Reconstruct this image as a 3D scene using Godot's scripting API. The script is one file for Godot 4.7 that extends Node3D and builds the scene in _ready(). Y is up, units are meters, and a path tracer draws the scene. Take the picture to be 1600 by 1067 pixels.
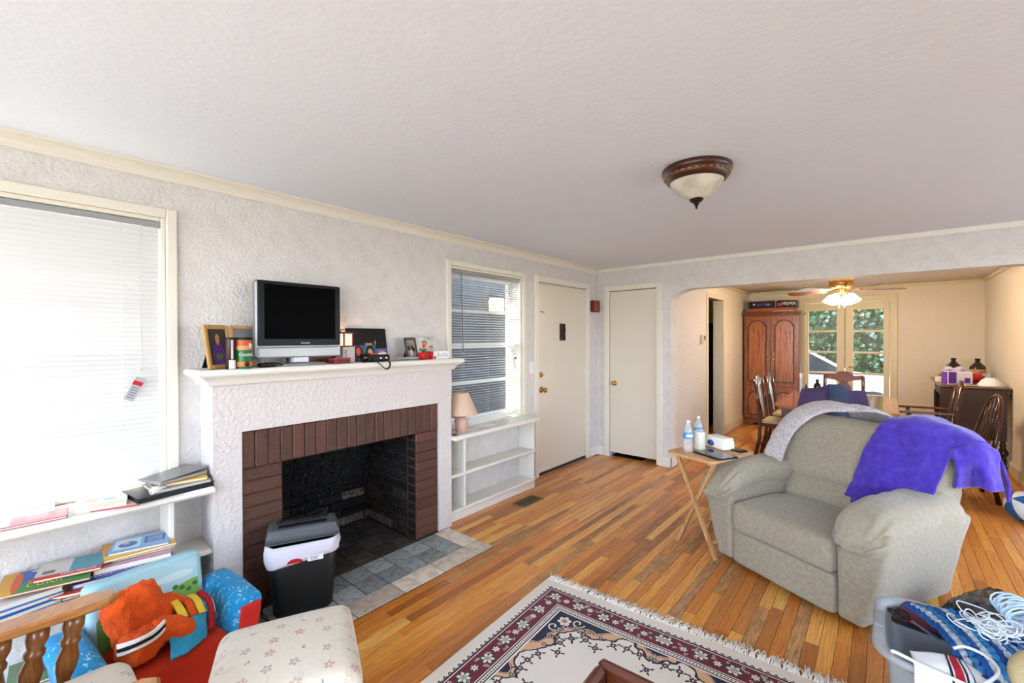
extends Node3D
# A living room with a white fireplace, opening through an arch into a dining room.
# x runs along the arch wall, -z runs along the fireplace wall away from the camera, y is up; metres.
const XW := -2.74      # fireplace wall
const ZB := -4.86      # arch wall
const CEIL := 2.29
const XR := 2.3        # right wall of the living room, out of frame
const ZR := 1.5        # wall behind the camera
const DXL := -1.84     # dining room
const DXR := 1.02
const DZ := -8.65
const DCEIL := 2.23
var M := {}
var used := {}
var rng := RandomNumberGenerator.new()

func _ready():
	rng.seed = 7
	var cam := Camera3D.new()
	cam.name = "camera"
	add_child(cam)
	cam.fov = 75.69
	cam.near = 0.05
	cam.position = Vector3(0, 1.44, 0)
	cam.basis = Basis(Vector3.UP, 0.704676) * Basis(Vector3.RIGHT, -0.006856) * Basis(Vector3.BACK, -0.002945)
	cam.current = true
	var env := Environment.new()
	env.background_mode = Environment.BG_SKY
	var sm := ProceduralSkyMaterial.new()
	sm.sky_top_color = Color(0.70, 0.80, 0.94)
	sm.sky_horizon_color = Color(0.93, 0.945, 0.96)
	sm.ground_bottom_color = Color(0.45, 0.45, 0.42)
	sm.ground_horizon_color = Color(0.8, 0.8, 0.78)
	sm.energy_multiplier = SKY_ENERGY
	var sky := Sky.new()
	sky.sky_material = sm
	env.sky = sky
	env.tonemap_mode = Environment.TONE_MAPPER_LINEAR
	env.tonemap_exposure = EXPOSURE
	env.sdfgi_enabled = true
	env.ssao_enabled = true
	env.ssil_enabled = true
	var we := WorldEnvironment.new()
	we.name = "environment"
	we.environment = env
	add_child(we)
	var sun := DirectionalLight3D.new()
	sun.name = "sun"
	sun.light_energy = SUN_ENERGY
	sun.light_color = Color(1.0, 0.96, 0.9)
	sun.light_angular_distance = 0.6
	sun.shadow_enabled = true
	add_child(sun)
	sun.look_at_from_position(Vector3.ZERO, Vector3(0.83, -0.68, 0.1), Vector3.UP)
	make_materials()
	shell()
	floors()
	fireplace()
	shelves()
	windows_left()
	doors()
	dining_shell()
	outside()
	armchair()
	rug_and_table()
	furniture()
	mantel_things()
	small_things()
	books()
	glider_corner()
	tote_corner()
	dining_things()

const SKY_ENERGY := 6.0
const EXPOSURE := 2.65
const SUN_ENERGY := 6.0

# ---------------------------------------------------------------- naming
func numbered(n: String) -> String:
	if not used.has(n):
		used[n] = 0
		return n
	used[n] += 1
	return "%s_%03d" % [n, used[n]]

func tag(o: Node3D, label: String, category: String, group := "") -> Node3D:
	o.set_meta("label", label)
	o.set_meta("category", category)
	if group != "":
		o.set_meta("group", group)
	return o

func thing(called: String, label: String, category: String, at := Vector3.ZERO, turn := 0.0, group := "") -> Node3D:
	var o := Node3D.new()
	o.name = numbered(called)
	add_child(o)
	o.position = at
	o.rotation.y = turn
	tag(o, label, category, group)
	return o

func struct(called: String, parent: Node3D = null) -> Node3D:
	var o := Node3D.new()
	o.name = numbered(called)
	(parent if parent else self).add_child(o, true)
	o.set_meta("kind", "structure")
	return o

func obj(called: String, mesh, mat: Material, parent: Node3D = null, at := Vector3.ZERO, b := Basis()) -> MeshInstance3D:
	var o := MeshInstance3D.new()
	o.name = called if parent else numbered(called)
	if mesh is SurfaceTool:
		mesh.generate_normals()
		mesh = mesh.commit()
	o.mesh = mesh
	o.material_override = mat
	(parent if parent else self).add_child(o, true)
	o.transform = Transform3D(b, at)
	return o

func part_label(o: Node3D, label: String) -> Node3D:
	o.set_meta("label", label)
	return o

# ---------------------------------------------------------------- shapes
func S() -> SurfaceTool:
	var st := SurfaceTool.new()
	st.begin(Mesh.PRIMITIVE_TRIANGLES)
	return st

func tri(st: SurfaceTool, a: Vector3, b: Vector3, c: Vector3):
	st.add_vertex(a); st.add_vertex(b); st.add_vertex(c)

# a, b, c, d run clockwise as seen from outside
func quad(st: SurfaceTool, a: Vector3, b: Vector3, c: Vector3, d: Vector3):
	tri(st, a, b, c); tri(st, a, c, d)

func quad_uv(st: SurfaceTool, p: Array, uv: Array):
	for i in [0, 1, 2, 0, 2, 3]:
		st.set_uv(uv[i]); st.add_vertex(p[i])

# a flat upright print of w by h centred on the origin, facing +z, uv upright
func print_mesh(w: float, h: float, u0 := 0.0, v0 := 0.0, u1 := 1.0, v1 := 1.0) -> SurfaceTool:
	var st := S()
	st.set_smooth_group(-1)
	quad_uv(st, [Vector3(-w / 2, h / 2, 0), Vector3(w / 2, h / 2, 0), Vector3(w / 2, -h / 2, 0), Vector3(-w / 2, -h / 2, 0)], [Vector2(u0, v0), Vector2(u1, v0), Vector2(u1, v1), Vector2(u0, v1)])
	return st

func box(st: SurfaceTool, c: Vector3, s: Vector3, bev := 0.0, b := Basis()):
	st.set_smooth_group(-1)
	var h := s / 2
	var e: float = minf(bev, minf(h.x, minf(h.y, h.z)) * 0.95)
	var at := func(x: int, y: int, z: int, k: int) -> Vector3:
		var i := h - Vector3(e, e, e)
		i[k] = h[k]
		return c + b * Vector3(i.x * x, i.y * y, i.z * z)
	for k in 3:
		var u := (k + 1) % 3
		var v := (k + 2) % 3
		for sg in [-1, 1]:
			var pts := []
			for q in [[-1, -1], [1, -1], [1, 1], [-1, 1]]:
				var d := [0, 0, 0]
				d[k] = sg; d[u] = q[0]; d[v] = q[1]
				pts.append(at.call(d[0], d[1], d[2], k))
			if sg > 0:
				pts.reverse()
			quad(st, pts[0], pts[1], pts[2], pts[3])
	if e <= 0.0:
		return
	for k in 3:      # edges along axis k
		var u := (k + 1) % 3
		var v := (k + 2) % 3
		for su in [-1, 1]:
			for sv in [-1, 1]:
				var d0 := [0, 0, 0]
				var d1 := [0, 0, 0]
				d0[k] = -1; d1[k] = 1
				d0[u] = su; d1[u] = su; d0[v] = sv; d1[v] = sv
				var p := [at.call(d0[0], d0[1], d0[2], u), at.call(d1[0], d1[1], d1[2], u), at.call(d1[0], d1[1], d1[2], v), at.call(d0[0], d0[1], d0[2], v)]
				if su * sv < 0:
					p.reverse()
				quad(st, p[0], p[1], p[2], p[3])
	for x in [-1, 1]:
		for y in [-1, 1]:
			for z in [-1, 1]:
				var p := [at.call(x, y, z, 0), at.call(x, y, z, 1), at.call(x, y, z, 2)]
				if x * y * z > 0:
					p.reverse()
				tri(st, p[0], p[1], p[2])

# box from corner to corner
func bx(st: SurfaceTool, a: Vector3, z: Vector3, bev := 0.0):
	box(st, (a + z) / 2, (z - a).abs(), bev)

func bar(st: SurfaceTool, a: Vector3, z: Vector3, w: float, t: float, bev := 0.0, side := Vector3.UP):
	var d := (z - a)
	var l := d.length()
	d /= l
	var s := side
	if absf(s.dot(d)) > 0.98:
		s = Vector3.RIGHT
	var x := s.cross(d).normalized()
	var y := d.cross(x)
	box(st, (a + z) / 2, Vector3(w, t, l), bev, Basis(x, y, d))

# profile of (radius, height) pairs from the bottom up
func lathe(st: SurfaceTool, prof: Array, segs := 20, xf := Transform3D(), from := 0.0, to := TAU):
	st.set_smooth_group(0)
	for i in prof.size() - 1:
		var p: Vector2 = prof[i]
		var q: Vector2 = prof[i + 1]
		for k in segs:
			var a := lerpf(from, to, float(k) / segs)
			var b := lerpf(from, to, float(k + 1) / segs)
			var v := [Vector3(cos(a) * p.x, p.y, sin(a) * p.x), Vector3(cos(a) * q.x, q.y, sin(a) * q.x), Vector3(cos(b) * q.x, q.y, sin(b) * q.x), Vector3(cos(b) * p.x, p.y, sin(b) * p.x)]
			for j in 4:
				v[j] = xf * v[j]
			if p.x > 1e-5:
				if q.x < 1e-5:
					tri(st, v[0], v[3], v[2])
				else:
					quad(st, v[0], v[3], v[2], v[1])
			elif q.x > 1e-5:
				tri(st, v[0], v[2], v[1])

func tube(st: SurfaceTool, pts: Array, r, segs := 8, closed := false, flat := 1.0):
	st.set_smooth_group(0)
	var n := pts.size()
	var rings := []
	var up := Vector3.UP
	for i in n:
		var a: Vector3 = pts[(i - 1 + n) % n] if (i > 0 or closed) else pts[i]
		var b: Vector3 = pts[(i + 1) % n] if (i < n - 1 or closed) else pts[i]
		var d := (b - a).normalized()
		var x := up.cross(d)
		if x.length() < 0.1:
			x = (Vector3.RIGHT if absf(d.x) < 0.9 else Vector3.BACK).cross(d)
		x = x.normalized()
		var y := d.cross(x)
		up = y if absf(y.dot(Vector3.UP)) < 0.999 else Vector3.UP
		var rr: float = r[i] if r is Array else r
		var ring := []
		for k in segs:
			var t := TAU * k / segs
			ring.append(pts[i] + (x * cos(t) + y * sin(t) * flat) * rr)
		rings.append(ring)
	for i in (n if closed else n - 1):
		var p: Array = rings[i]
		var q: Array = rings[(i + 1) % n]
		for k in segs:
			var l := (k + 1) % segs
			quad(st, p[k], q[k], q[l], p[l])
	if not closed:
		for k in range(1, segs - 1):
			tri(st, rings[0][0], rings[0][k], rings[0][k + 1])
			tri(st, rings[n - 1][0], rings[n - 1][k + 1], rings[n - 1][k])

# a polygon in the xy plane (any winding), thickened from z0 to z1, with a small bevel on both faces
func prism(st: SurfaceTool, poly: PackedVector2Array, z0: float, z1: float, xf := Transform3D(), bev := 0.0, smooth := false):
	if not Geometry2D.is_polygon_clockwise(poly):
		poly = poly.duplicate()
		poly.reverse()
	var inner := poly
	if bev > 0.0:
		var off := Geometry2D.offset_polygon(poly, -bev, Geometry2D.JOIN_MITER)
		if off.size() == 1 and off[0].size() == poly.size():
			inner = off[0]
			# offset_polygon may start elsewhere: align
			var best := 0
			for k in inner.size():
				if inner[k].distance_to(poly[0]) < inner[best].distance_to(poly[0]):
					best = k
			var al := PackedVector2Array()
			for k in inner.size():
				al.append(inner[(best + k) % inner.size()])
			inner = al
			if not Geometry2D.is_polygon_clockwise(inner):
				inner.reverse()
		else:
			bev = 0.0
	st.set_smooth_group(-1)
	var idx := Geometry2D.triangulate_polygon(inner)
	for i in range(0, idx.size(), 3):
		var t := [inner[idx[i]], inner[idx[i + 1]], inner[idx[i + 2]]]
		var cw: bool = (t[1] - t[0]).cross(t[2] - t[0]) < 0
		if not cw:
			t.reverse()
		tri(st, xf * Vector3(t[0].x, t[0].y, z1), xf * Vector3(t[1].x, t[1].y, z1), xf * Vector3(t[2].x, t[2].y, z1))
		tri(st, xf * Vector3(t[2].x, t[2].y, z0), xf * Vector3(t[1].x, t[1].y, z0), xf * Vector3(t[0].x, t[0].y, z0))
	if smooth:
		st.set_smooth_group(3)
	var layers := [[inner, z0], [poly, z0 + bev], [poly, z1 - bev], [inner, z1]] if bev > 0.0 else [[poly, z0], [poly, z1]]
	for j in layers.size() - 1:
		var a: PackedVector2Array = layers[j][0]
		var b: PackedVector2Array = layers[j + 1][0]
		for k in a.size():
			var l := (k + 1) % a.size()
			quad(st, xf * Vector3(a[k].x, a[k].y, layers[j][1]), xf * Vector3(a[l].x, a[l].y, layers[j][1]), xf * Vector3(b[l].x, b[l].y, layers[j + 1][1]), xf * Vector3(b[k].x, b[k].y, layers[j + 1][1]))

# smooth surface f(u, v) over nu x nv cells; the normal is df/dv x df/du
func grid(st: SurfaceTool, nu: int, nv: int, f: Callable, flip := false):
	st.set_smooth_group(0)
	var p := []
	for i in nu + 1:
		var row := []
		for j in nv + 1:
			row.append(f.call(float(i) / nu, float(j) / nv))
		p.append(row)
	for i in nu:
		for j in nv:
			var q := [[i, j], [i + 1, j], [i + 1, j + 1], [i, j + 1]]
			var o := [0, 1, 2, 0, 2, 3]
			if flip:
				o = [0, 2, 1, 0, 3, 2]
			if p[i][j] == p[i + 1][j]:
				o = o.slice(3) if not flip else o.slice(3)
			elif p[i][j + 1] == p[i + 1][j + 1]:
				o = o.slice(0, 3)
			for k in o:
				st.set_uv(Vector2(float(q[k][0]) / nu, float(q[k][1]) / nv))
				st.add_vertex(p[q[k][0]][q[k][1]])

# a cloth of thickness t over f(u, v): two faces and a rim
func cloth(st: SurfaceTool, nu: int, nv: int, f: Callable, t: float):
	var e := 0.01
	var face := func(u: float, v: float, s: float) -> Vector3:
		var u0 := clampf(u, e, 1 - e)
		var v0 := clampf(v, e, 1 - e)
		var n: Vector3 = (f.call(u0, v0 + e) - f.call(u0, v0 - e)).cross(f.call(u0 + e, v0) - f.call(u0 - e, v0)).normalized()
		return f.call(u, v) + n * s * t
	grid(st, nu, nv, func(u, v): return face.call(u, v, 0.5))
	grid(st, nu, nv, func(u, v): return face.call(u, v, -0.5), true)
	for side in [0.0, 1.0]:
		grid(st, nu, 3, func(u, v): return face.call(u, side, v - 0.5), side > 0.5)
		grid(st, 3, nv, func(u, v): return face.call(side, v, u - 0.5), side > 0.5)

# a rounded block (superellipsoid on a cube grid); deform bends the point p given its unit cube place c
func pillow(st: SurfaceTool, c: Vector3, s: Vector3, round := 0.3, n := 8, b := Basis(), deform = null):
	st.set_smooth_group(0)
	var h := s / 2
	var map := func(q: Vector3) -> Vector3:
		# q on the cube [-1, 1]^3
		var i := Vector3(q.x, q.y, q.z)
		var r: float = round * minf(h.x, minf(h.y, h.z)) * 2.0
		var core := Vector3(maxf(h.x - r, 0.0), maxf(h.y - r, 0.0), maxf(h.z - r, 0.0))
		var p := Vector3(i.x * h.x, i.y * h.y, i.z * h.z)
		var k := Vector3(clampf(p.x, -core.x, core.x), clampf(p.y, -core.y, core.y), clampf(p.z, -core.z, core.z))
		var d := p - k
		var m: float = maxf(absf(d.x) / maxf(h.x - core.x, 1e-6), maxf(absf(d.y) / maxf(h.y - core.y, 1e-6), absf(d.z) / maxf(h.z - core.z, 1e-6)))
		if d.length() > 1e-7:
			d = Vector3(d.x / maxf(h.x - core.x, 1e-6), d.y / maxf(h.y - core.y, 1e-6), d.z / maxf(h.z - core.z, 1e-6)).normalized() * m
			d = Vector3(d.x * (h.x - core.x), d.y * (h.y - core.y), d.z * (h.z - core.z))
		var out := k + d
		if deform != null:
			out = deform.call(out, q)
		return c + b * out
	# cube grid denser at the edges
	var t := []
	for i in n + 1:
		var x := 2.0 * i / n - 1.0
		t.append(sin(x * PI / 2) * 0.7 + x * 0.3)
	for k in 3:
		var u := (k + 1) % 3
		var v := (k + 2) % 3
		for sg in [-1.0, 1.0]:
			var p := []
			for i in n + 1:
				var row := []
				for j in n + 1:
					var q := Vector3.ZERO
					q[k] = sg; q[u] = t[i]; q[v] = t[j]
					row.append(map.call(q))
				p.append(row)
			for i in n:
				for j in n:
					if sg < 0:
						quad(st, p[i][j], p[i + 1][j], p[i + 1][j + 1], p[i][j + 1])
					else:
						quad(st, p[i][j], p[i][j + 1], p[i + 1][j + 1], p[i + 1][j])

func arc_pts(c: Vector2, r: Vector2, a0: float, a1: float, n: int) -> PackedVector2Array:
	var out := PackedVector2Array()
	for i in n + 1:
		var a := lerpf(a0, a1, float(i) / n)
		out.append(c + Vector2(cos(a) * r.x, sin(a) * r.y))
	return out

func rrect(w: float, h: float, r: float, n := 4) -> PackedVector2Array:
	var out := PackedVector2Array()
	var k := [Vector2(w / 2 - r, h / 2 - r), Vector2(-w / 2 + r, h / 2 - r), Vector2(-w / 2 + r, -h / 2 + r), Vector2(w / 2 - r, -h / 2 + r)]
	for i in 4:
		out.append_array(arc_pts(k[i], Vector2(r, r), i * PI / 2, (i + 1) * PI / 2, n))
	return out

func spline(pts: Array, n := 6) -> Array:
	var out := []
	for i in pts.size() - 1:
		var p0 = pts[maxi(i - 1, 0)]
		var p3 = pts[mini(i + 2, pts.size() - 1)]
		for k in n:
			out.append(pts[i].cubic_interpolate(pts[i + 1], p0, p3, float(k) / n))
	out.append(pts[-1])
	return out

func lettering(called: String, text: String, size: float, mat: Material, parent: Node3D, at: Vector3, b := Basis(), font := "Droid Sans", depth := 0.0006) -> MeshInstance3D:
	var t := TextMesh.new()
	var f := SystemFont.new()
	f.font_names = PackedStringArray([font])
	t.font = f
	t.text = text
	t.font_size = 32
	t.pixel_size = size / 32.0
	t.depth = depth
	t.curve_step = 2.0
	return obj(called, t, mat, parent, at, b)

# ---------------------------------------------------------------- materials
func mat(c: Color, rough := 0.7, opt := {}) -> StandardMaterial3D:
	var m := StandardMaterial3D.new()
	m.albedo_color = c
	m.roughness = rough
	m.metallic_specular = opt.get("spec", 0.4)
	m.metallic = opt.get("metal", 0.0)
	if opt.has("tex"):
		m.albedo_texture = opt.tex
	if opt.has("bump"):
		m.heightmap_enabled = true
		m.heightmap_texture = opt.bump
		m.heightmap_scale = opt.get("relief", 0.2)
	if opt.has("scale"):
		m.uv1_triplanar = true
		m.uv1_world_triplanar = opt.get("world", false)
		m.uv1_scale = opt.scale if opt.scale is Vector3 else Vector3.ONE * opt.scale
	if opt.has("sheen"):
		m.rim_enabled = true
		m.rim = opt.sheen
		m.rim_tint = 0.5
	if opt.has("coat"):
		m.clearcoat_enabled = true
		m.clearcoat = opt.coat
		m.clearcoat_roughness = opt.get("coat_rough", 0.15)
	if opt.has("back"):
		m.backlight_enabled = true
		m.backlight = opt.back
	if opt.has("emit"):
		m.emission_enabled = true
		m.emission = opt.emit
		m.emission_energy_multiplier = opt.get("power", 1.0)
	if opt.has("alpha"):
		m.transparency = BaseMaterial3D.TRANSPARENCY_ALPHA
		m.albedo_color.a = opt.alpha
	if opt.get("solid_glass", false):
		m.refraction_enabled = true
		m.refraction_scale = 0.05
	return m

func hexc(s: String) -> Color:
	return Color.html(s)

func noise_image(w: int, h: int, freq: float, oct := 4, sd := 1, type := FastNoiseLite.TYPE_SIMPLEX_SMOOTH) -> Image:
	var n := FastNoiseLite.new()
	n.seed = sd
	n.noise_type = type
	n.frequency = freq
	n.fractal_octaves = oct
	return n.get_seamless_image(w, h)

func tex(im: Image) -> ImageTexture:
	return ImageTexture.create_from_image(im)

# colours picked from stops by the brightness of a noise image (normalised 0 to 1)
func ramp(im: Image, stops: Array) -> ImageTexture:
	var g := Gradient.new()
	var off := PackedFloat32Array()
	var col := PackedColorArray()
	for s in stops:
		off.append(s[0]); col.append(s[1])
	g.offsets = off
	g.colors = col
	var lut := []
	for i in 256:
		lut.append(g.sample(i / 255.0))
	var src := im.duplicate()
	src.convert(Image.FORMAT_L8)
	var d: PackedByteArray = src.get_data()
	var out := PackedByteArray()
	out.resize(d.size() * 3)
	for i in d.size():
		var c: Color = lut[d[i]]
		out[i * 3] = c.r8; out[i * 3 + 1] = c.g8; out[i * 3 + 2] = c.b8
	return tex(Image.create_from_data(im.get_width(), im.get_height(), false, Image.FORMAT_RGB8, out))

# drawing on small images for prints: coordinates from 0 to 1
func canvas(w: int, h: int, c: Color) -> Image:
	var im := Image.create(w, h, false, Image.FORMAT_RGB8)
	im.fill(c)
	return im

func rect(im: Image, x0: float, y0: float, x1: float, y1: float, c: Color):
	var w := im.get_width()
	var h := im.get_height()
	im.fill_rect(Rect2i(int(x0 * w), int(y0 * h), maxi(1, int((x1 - x0) * w)), maxi(1, int((y1 - y0) * h))), c)

func oval(im: Image, cx: float, cy: float, rx: float, ry: float, c: Color, tilt := 0.0):
	var w := im.get_width()
	var h := im.get_height()
	var R := maxf(rx * w, ry * h)
	for y in range(maxi(0, int(cy * h - R)), mini(h, int(cy * h + R) + 1)):
		for x in range(maxi(0, int(cx * w - R)), mini(w, int(cx * w + R) + 1)):
			var d := Vector2(x + 0.5 - cx * w, y + 0.5 - cy * h).rotated(-tilt)
			if (d.x / (rx * w)) ** 2 + (d.y / (ry * h)) ** 2 < 1.0:
				im.set_pixel(x, y, c)

func poly(im: Image, pts: PackedVector2Array, c: Color):
	var w := im.get_width()
	var h := im.get_height()
	var px := PackedVector2Array()
	var lo := Vector2(1e9, 1e9)
	var hi := -lo
	for p in pts:
		var q := Vector2(p.x * w, p.y * h)
		px.append(q)
		lo = lo.min(q); hi = hi.max(q)
	for y in range(maxi(0, int(lo.y)), mini(h, int(hi.y) + 1)):
		for x in range(maxi(0, int(lo.x)), mini(w, int(hi.x) + 1)):
			if Geometry2D.is_point_in_polygon(Vector2(x + 0.5, y + 0.5), px):
				im.set_pixel(x, y, c)

func make_materials():
	var fine := tex(noise_image(512, 512, 0.03, 3, 3))
	var rough := tex(noise_image(512, 512, 0.05, 5, 5, FastNoiseLite.TYPE_PERLIN))
	var blot := noise_image(256, 256, 0.012, 4, 11)
	var grain := noise_image(256, 256, 0.09, 4, 21)
	M.fine = fine; M.rough_bump = rough; M.blot = blot
	M.stucco = mat(hexc("d8d5d2"), 0.75, {"bump": rough, "relief": 0.4, "scale": 2.4, "world": true, "spec": 0.3,
		"tex": ramp(blot, [[0.0, Color(0.95, 0.945, 0.94)], [0.5, Color(0.98, 0.98, 0.98)], [1.0, Color.WHITE]])})
	M.stucco_bold = mat(hexc("d0cac7"), 0.75, {"bump": rough, "relief": 0.5, "scale": 1.8, "world": true, "spec": 0.3})
	M.ceiling = mat(hexc("dbe1e9"), 0.85, {"bump": rough, "relief": 0.09, "scale": 1.6, "world": true, "spec": 0.2})
	M.cream_wall = mat(hexc("e0d6c2"), 0.7, {"bump": rough, "relief": 0.6, "scale": 1.6, "world": true, "spec": 0.35})
	M.jamb_wall = mat(hexc("d8d2cc"), 0.42, {"bump": rough, "relief": 1.1, "scale": 2.2, "world": true, "spec": 0.5})
	M.paint = mat(hexc("e2dfd6"), 0.38, {"bump": fine, "relief": 0.05, "scale": 3.0, "spec": 0.45})
	M.trim = mat(hexc("dedacc"), 0.4, {"spec": 0.45})
	M.door = mat(hexc("d9d2c2"), 0.42, {"bump": fine, "relief": 0.04, "scale": 2.0, "spec": 0.45})
	M.cream_trim = mat(hexc("d6c9a6"), 0.42, {"spec": 0.45})
	M.white = mat(hexc("e9e9e6"), 0.5)
	M.white_gloss = mat(hexc("eeeeec"), 0.2, {"spec": 0.5})
	M.black = mat(hexc("121214"), 0.5)
	M.black_gloss = mat(hexc("08080a"), 0.12, {"spec": 0.5})
	M.dark_metal = mat(hexc("2a211b"), 0.4, {"metal": 0.7})
	M.brass = mat(hexc("b98f3c"), 0.22, {"metal": 1.0})
	M.silver = mat(hexc("9fa1a5"), 0.35, {"metal": 0.6})
	M.steel = mat(hexc("b8b8b8"), 0.3, {"metal": 1.0})
	M.glass = mat(Color(1, 1, 1), 0.02, {"alpha": 0.05, "spec": 0.12})
	M.paper = mat(hexc("e8e4da"), 0.8)
	M.red = mat(hexc("b81a1e"), 0.5)
	M.dark = mat(hexc("1b1512"), 0.8)
	M.grain_im = grain
	# wood: long streaks made from a stretched noise, u along the grain
	var streak := FastNoiseLite.new()
	streak.seed = 5
	streak.frequency = 0.012
	streak.fractal_octaves = 4
	var cell := FastNoiseLite.new()
	cell.seed = 9
	cell.frequency = 0.006
	var wd := PackedByteArray()
	var W := 512
	var Hh := 256
	wd.resize(W * Hh)
	for y in Hh:
		for x in W:
			var warp := cell.get_noise_2d(x * 0.5, y * 1.4) * 26.0
			var f := streak.get_noise_2d(x * 0.28, (y + warp) * 6.5)
			var ring := sin((y + warp * 1.6) * 0.42 + streak.get_noise_2d(x * 0.2, y) * 3.0)
			wd[y * W + x] = clampi(int(140 + f * 110 + ring * 26), 0, 255)
	M.wood_im = Image.create_from_data(W, Hh, false, Image.FORMAT_L8, wd)
	M.wood_bump = tex(M.wood_im)
	var wood_tex := ramp(M.wood_im, [[0.05, Color(0.66, 0.6, 0.54)], [0.4, Color(0.9, 0.88, 0.86)], [0.72, Color.WHITE]])
	M.wood_tex = wood_tex
	var up: Image = M.wood_im.duplicate()
	up.rotate_90(CLOCKWISE)
	M.oak_up = ramp(up, [[0.2, Color(0.42, 0.36, 0.3)], [0.45, Color(0.78, 0.74, 0.7)], [0.75, Color.WHITE]])

func wood(c: Color, rough := 0.35, opt := {}) -> StandardMaterial3D:
	var o := {"tex": M.wood_tex, "bump": M.wood_bump, "relief": 0.02, "spec": 0.45}
	o.merge(opt, true)
	return mat(c, rough, o)

# triplanar wood whose grain runs along axis 0, 1 or 2 of the object
func wood_tri(c: Color, axis: int, rough := 0.35, k := 1.0, opt := {}) -> StandardMaterial3D:
	# triplanar: planes across x use (z, y), across y (x, z), across z (x, y)
	var s: Vector3 = [Vector3(1.2, 5.0, 5.0), Vector3(5.0, 1.2, 5.0), Vector3(5.0, 5.0, 1.2)][axis] * k
	var o := {"tex": M.wood_tex if axis != 1 else M.get("wood_tex_up", M.wood_tex), "scale": s, "spec": 0.45}
	if axis == 1 and not M.has("wood_tex_up"):
		var im: Image = M.wood_im.duplicate()
		im.rotate_90(CLOCKWISE)
		M.wood_tex_up = ramp(im, [[0.1, Color(0.55, 0.5, 0.45)], [0.45, Color(0.82, 0.8, 0.77)], [0.8, Color.WHITE]])
		o.tex = M.wood_tex_up
	o.merge(opt, true)
	return mat(c, rough, o)

# a wall across x (plane 0) or z (plane 2) from p0 to p1 in thickness, with openings [along0, along1, y0, y1]
func wall(st: SurfaceTool, plane: int, p0: float, p1: float, a0: float, a1: float, y0: float, y1: float, holes: Array):
	var put := func(b0: float, b1: float, h0: float, h1: float):
		if b1 - b0 < 0.001 or h1 - h0 < 0.001:
			return
		if plane == 0:
			bx(st, Vector3(p0, h0, b0), Vector3(p1, h1, b1))
		else:
			bx(st, Vector3(b0, h0, p0), Vector3(b1, h1, p1))
	var at := a0
	holes.sort_custom(func(a, b): return a[0] < b[0])
	for h in holes:
		put.call(at, h[0], y0, y1)
		put.call(h[0], h[1], y0, h[2])
		put.call(h[0], h[1], h[3], y1)
		at = h[1]
	put.call(at, a1, y0, y1)

const WIN1 := [-0.555, 0.65, 0.721, 2.045]
const WIN2 := [-3.375, -2.435, 0.68, 2.045]
const DOOR := [-4.60, -3.635, 0.0, 2.03]
const FIRE := [-2.02, -0.96, -1.0, 0.82]
const CLOSET := [-2.575, -1.98, 0.0, 2.01]
const REAR := [-2.5, 2.0, 0.06, 2.16]
const SIDE := [-4.5, -1.9, 0.4, 2.1]

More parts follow.
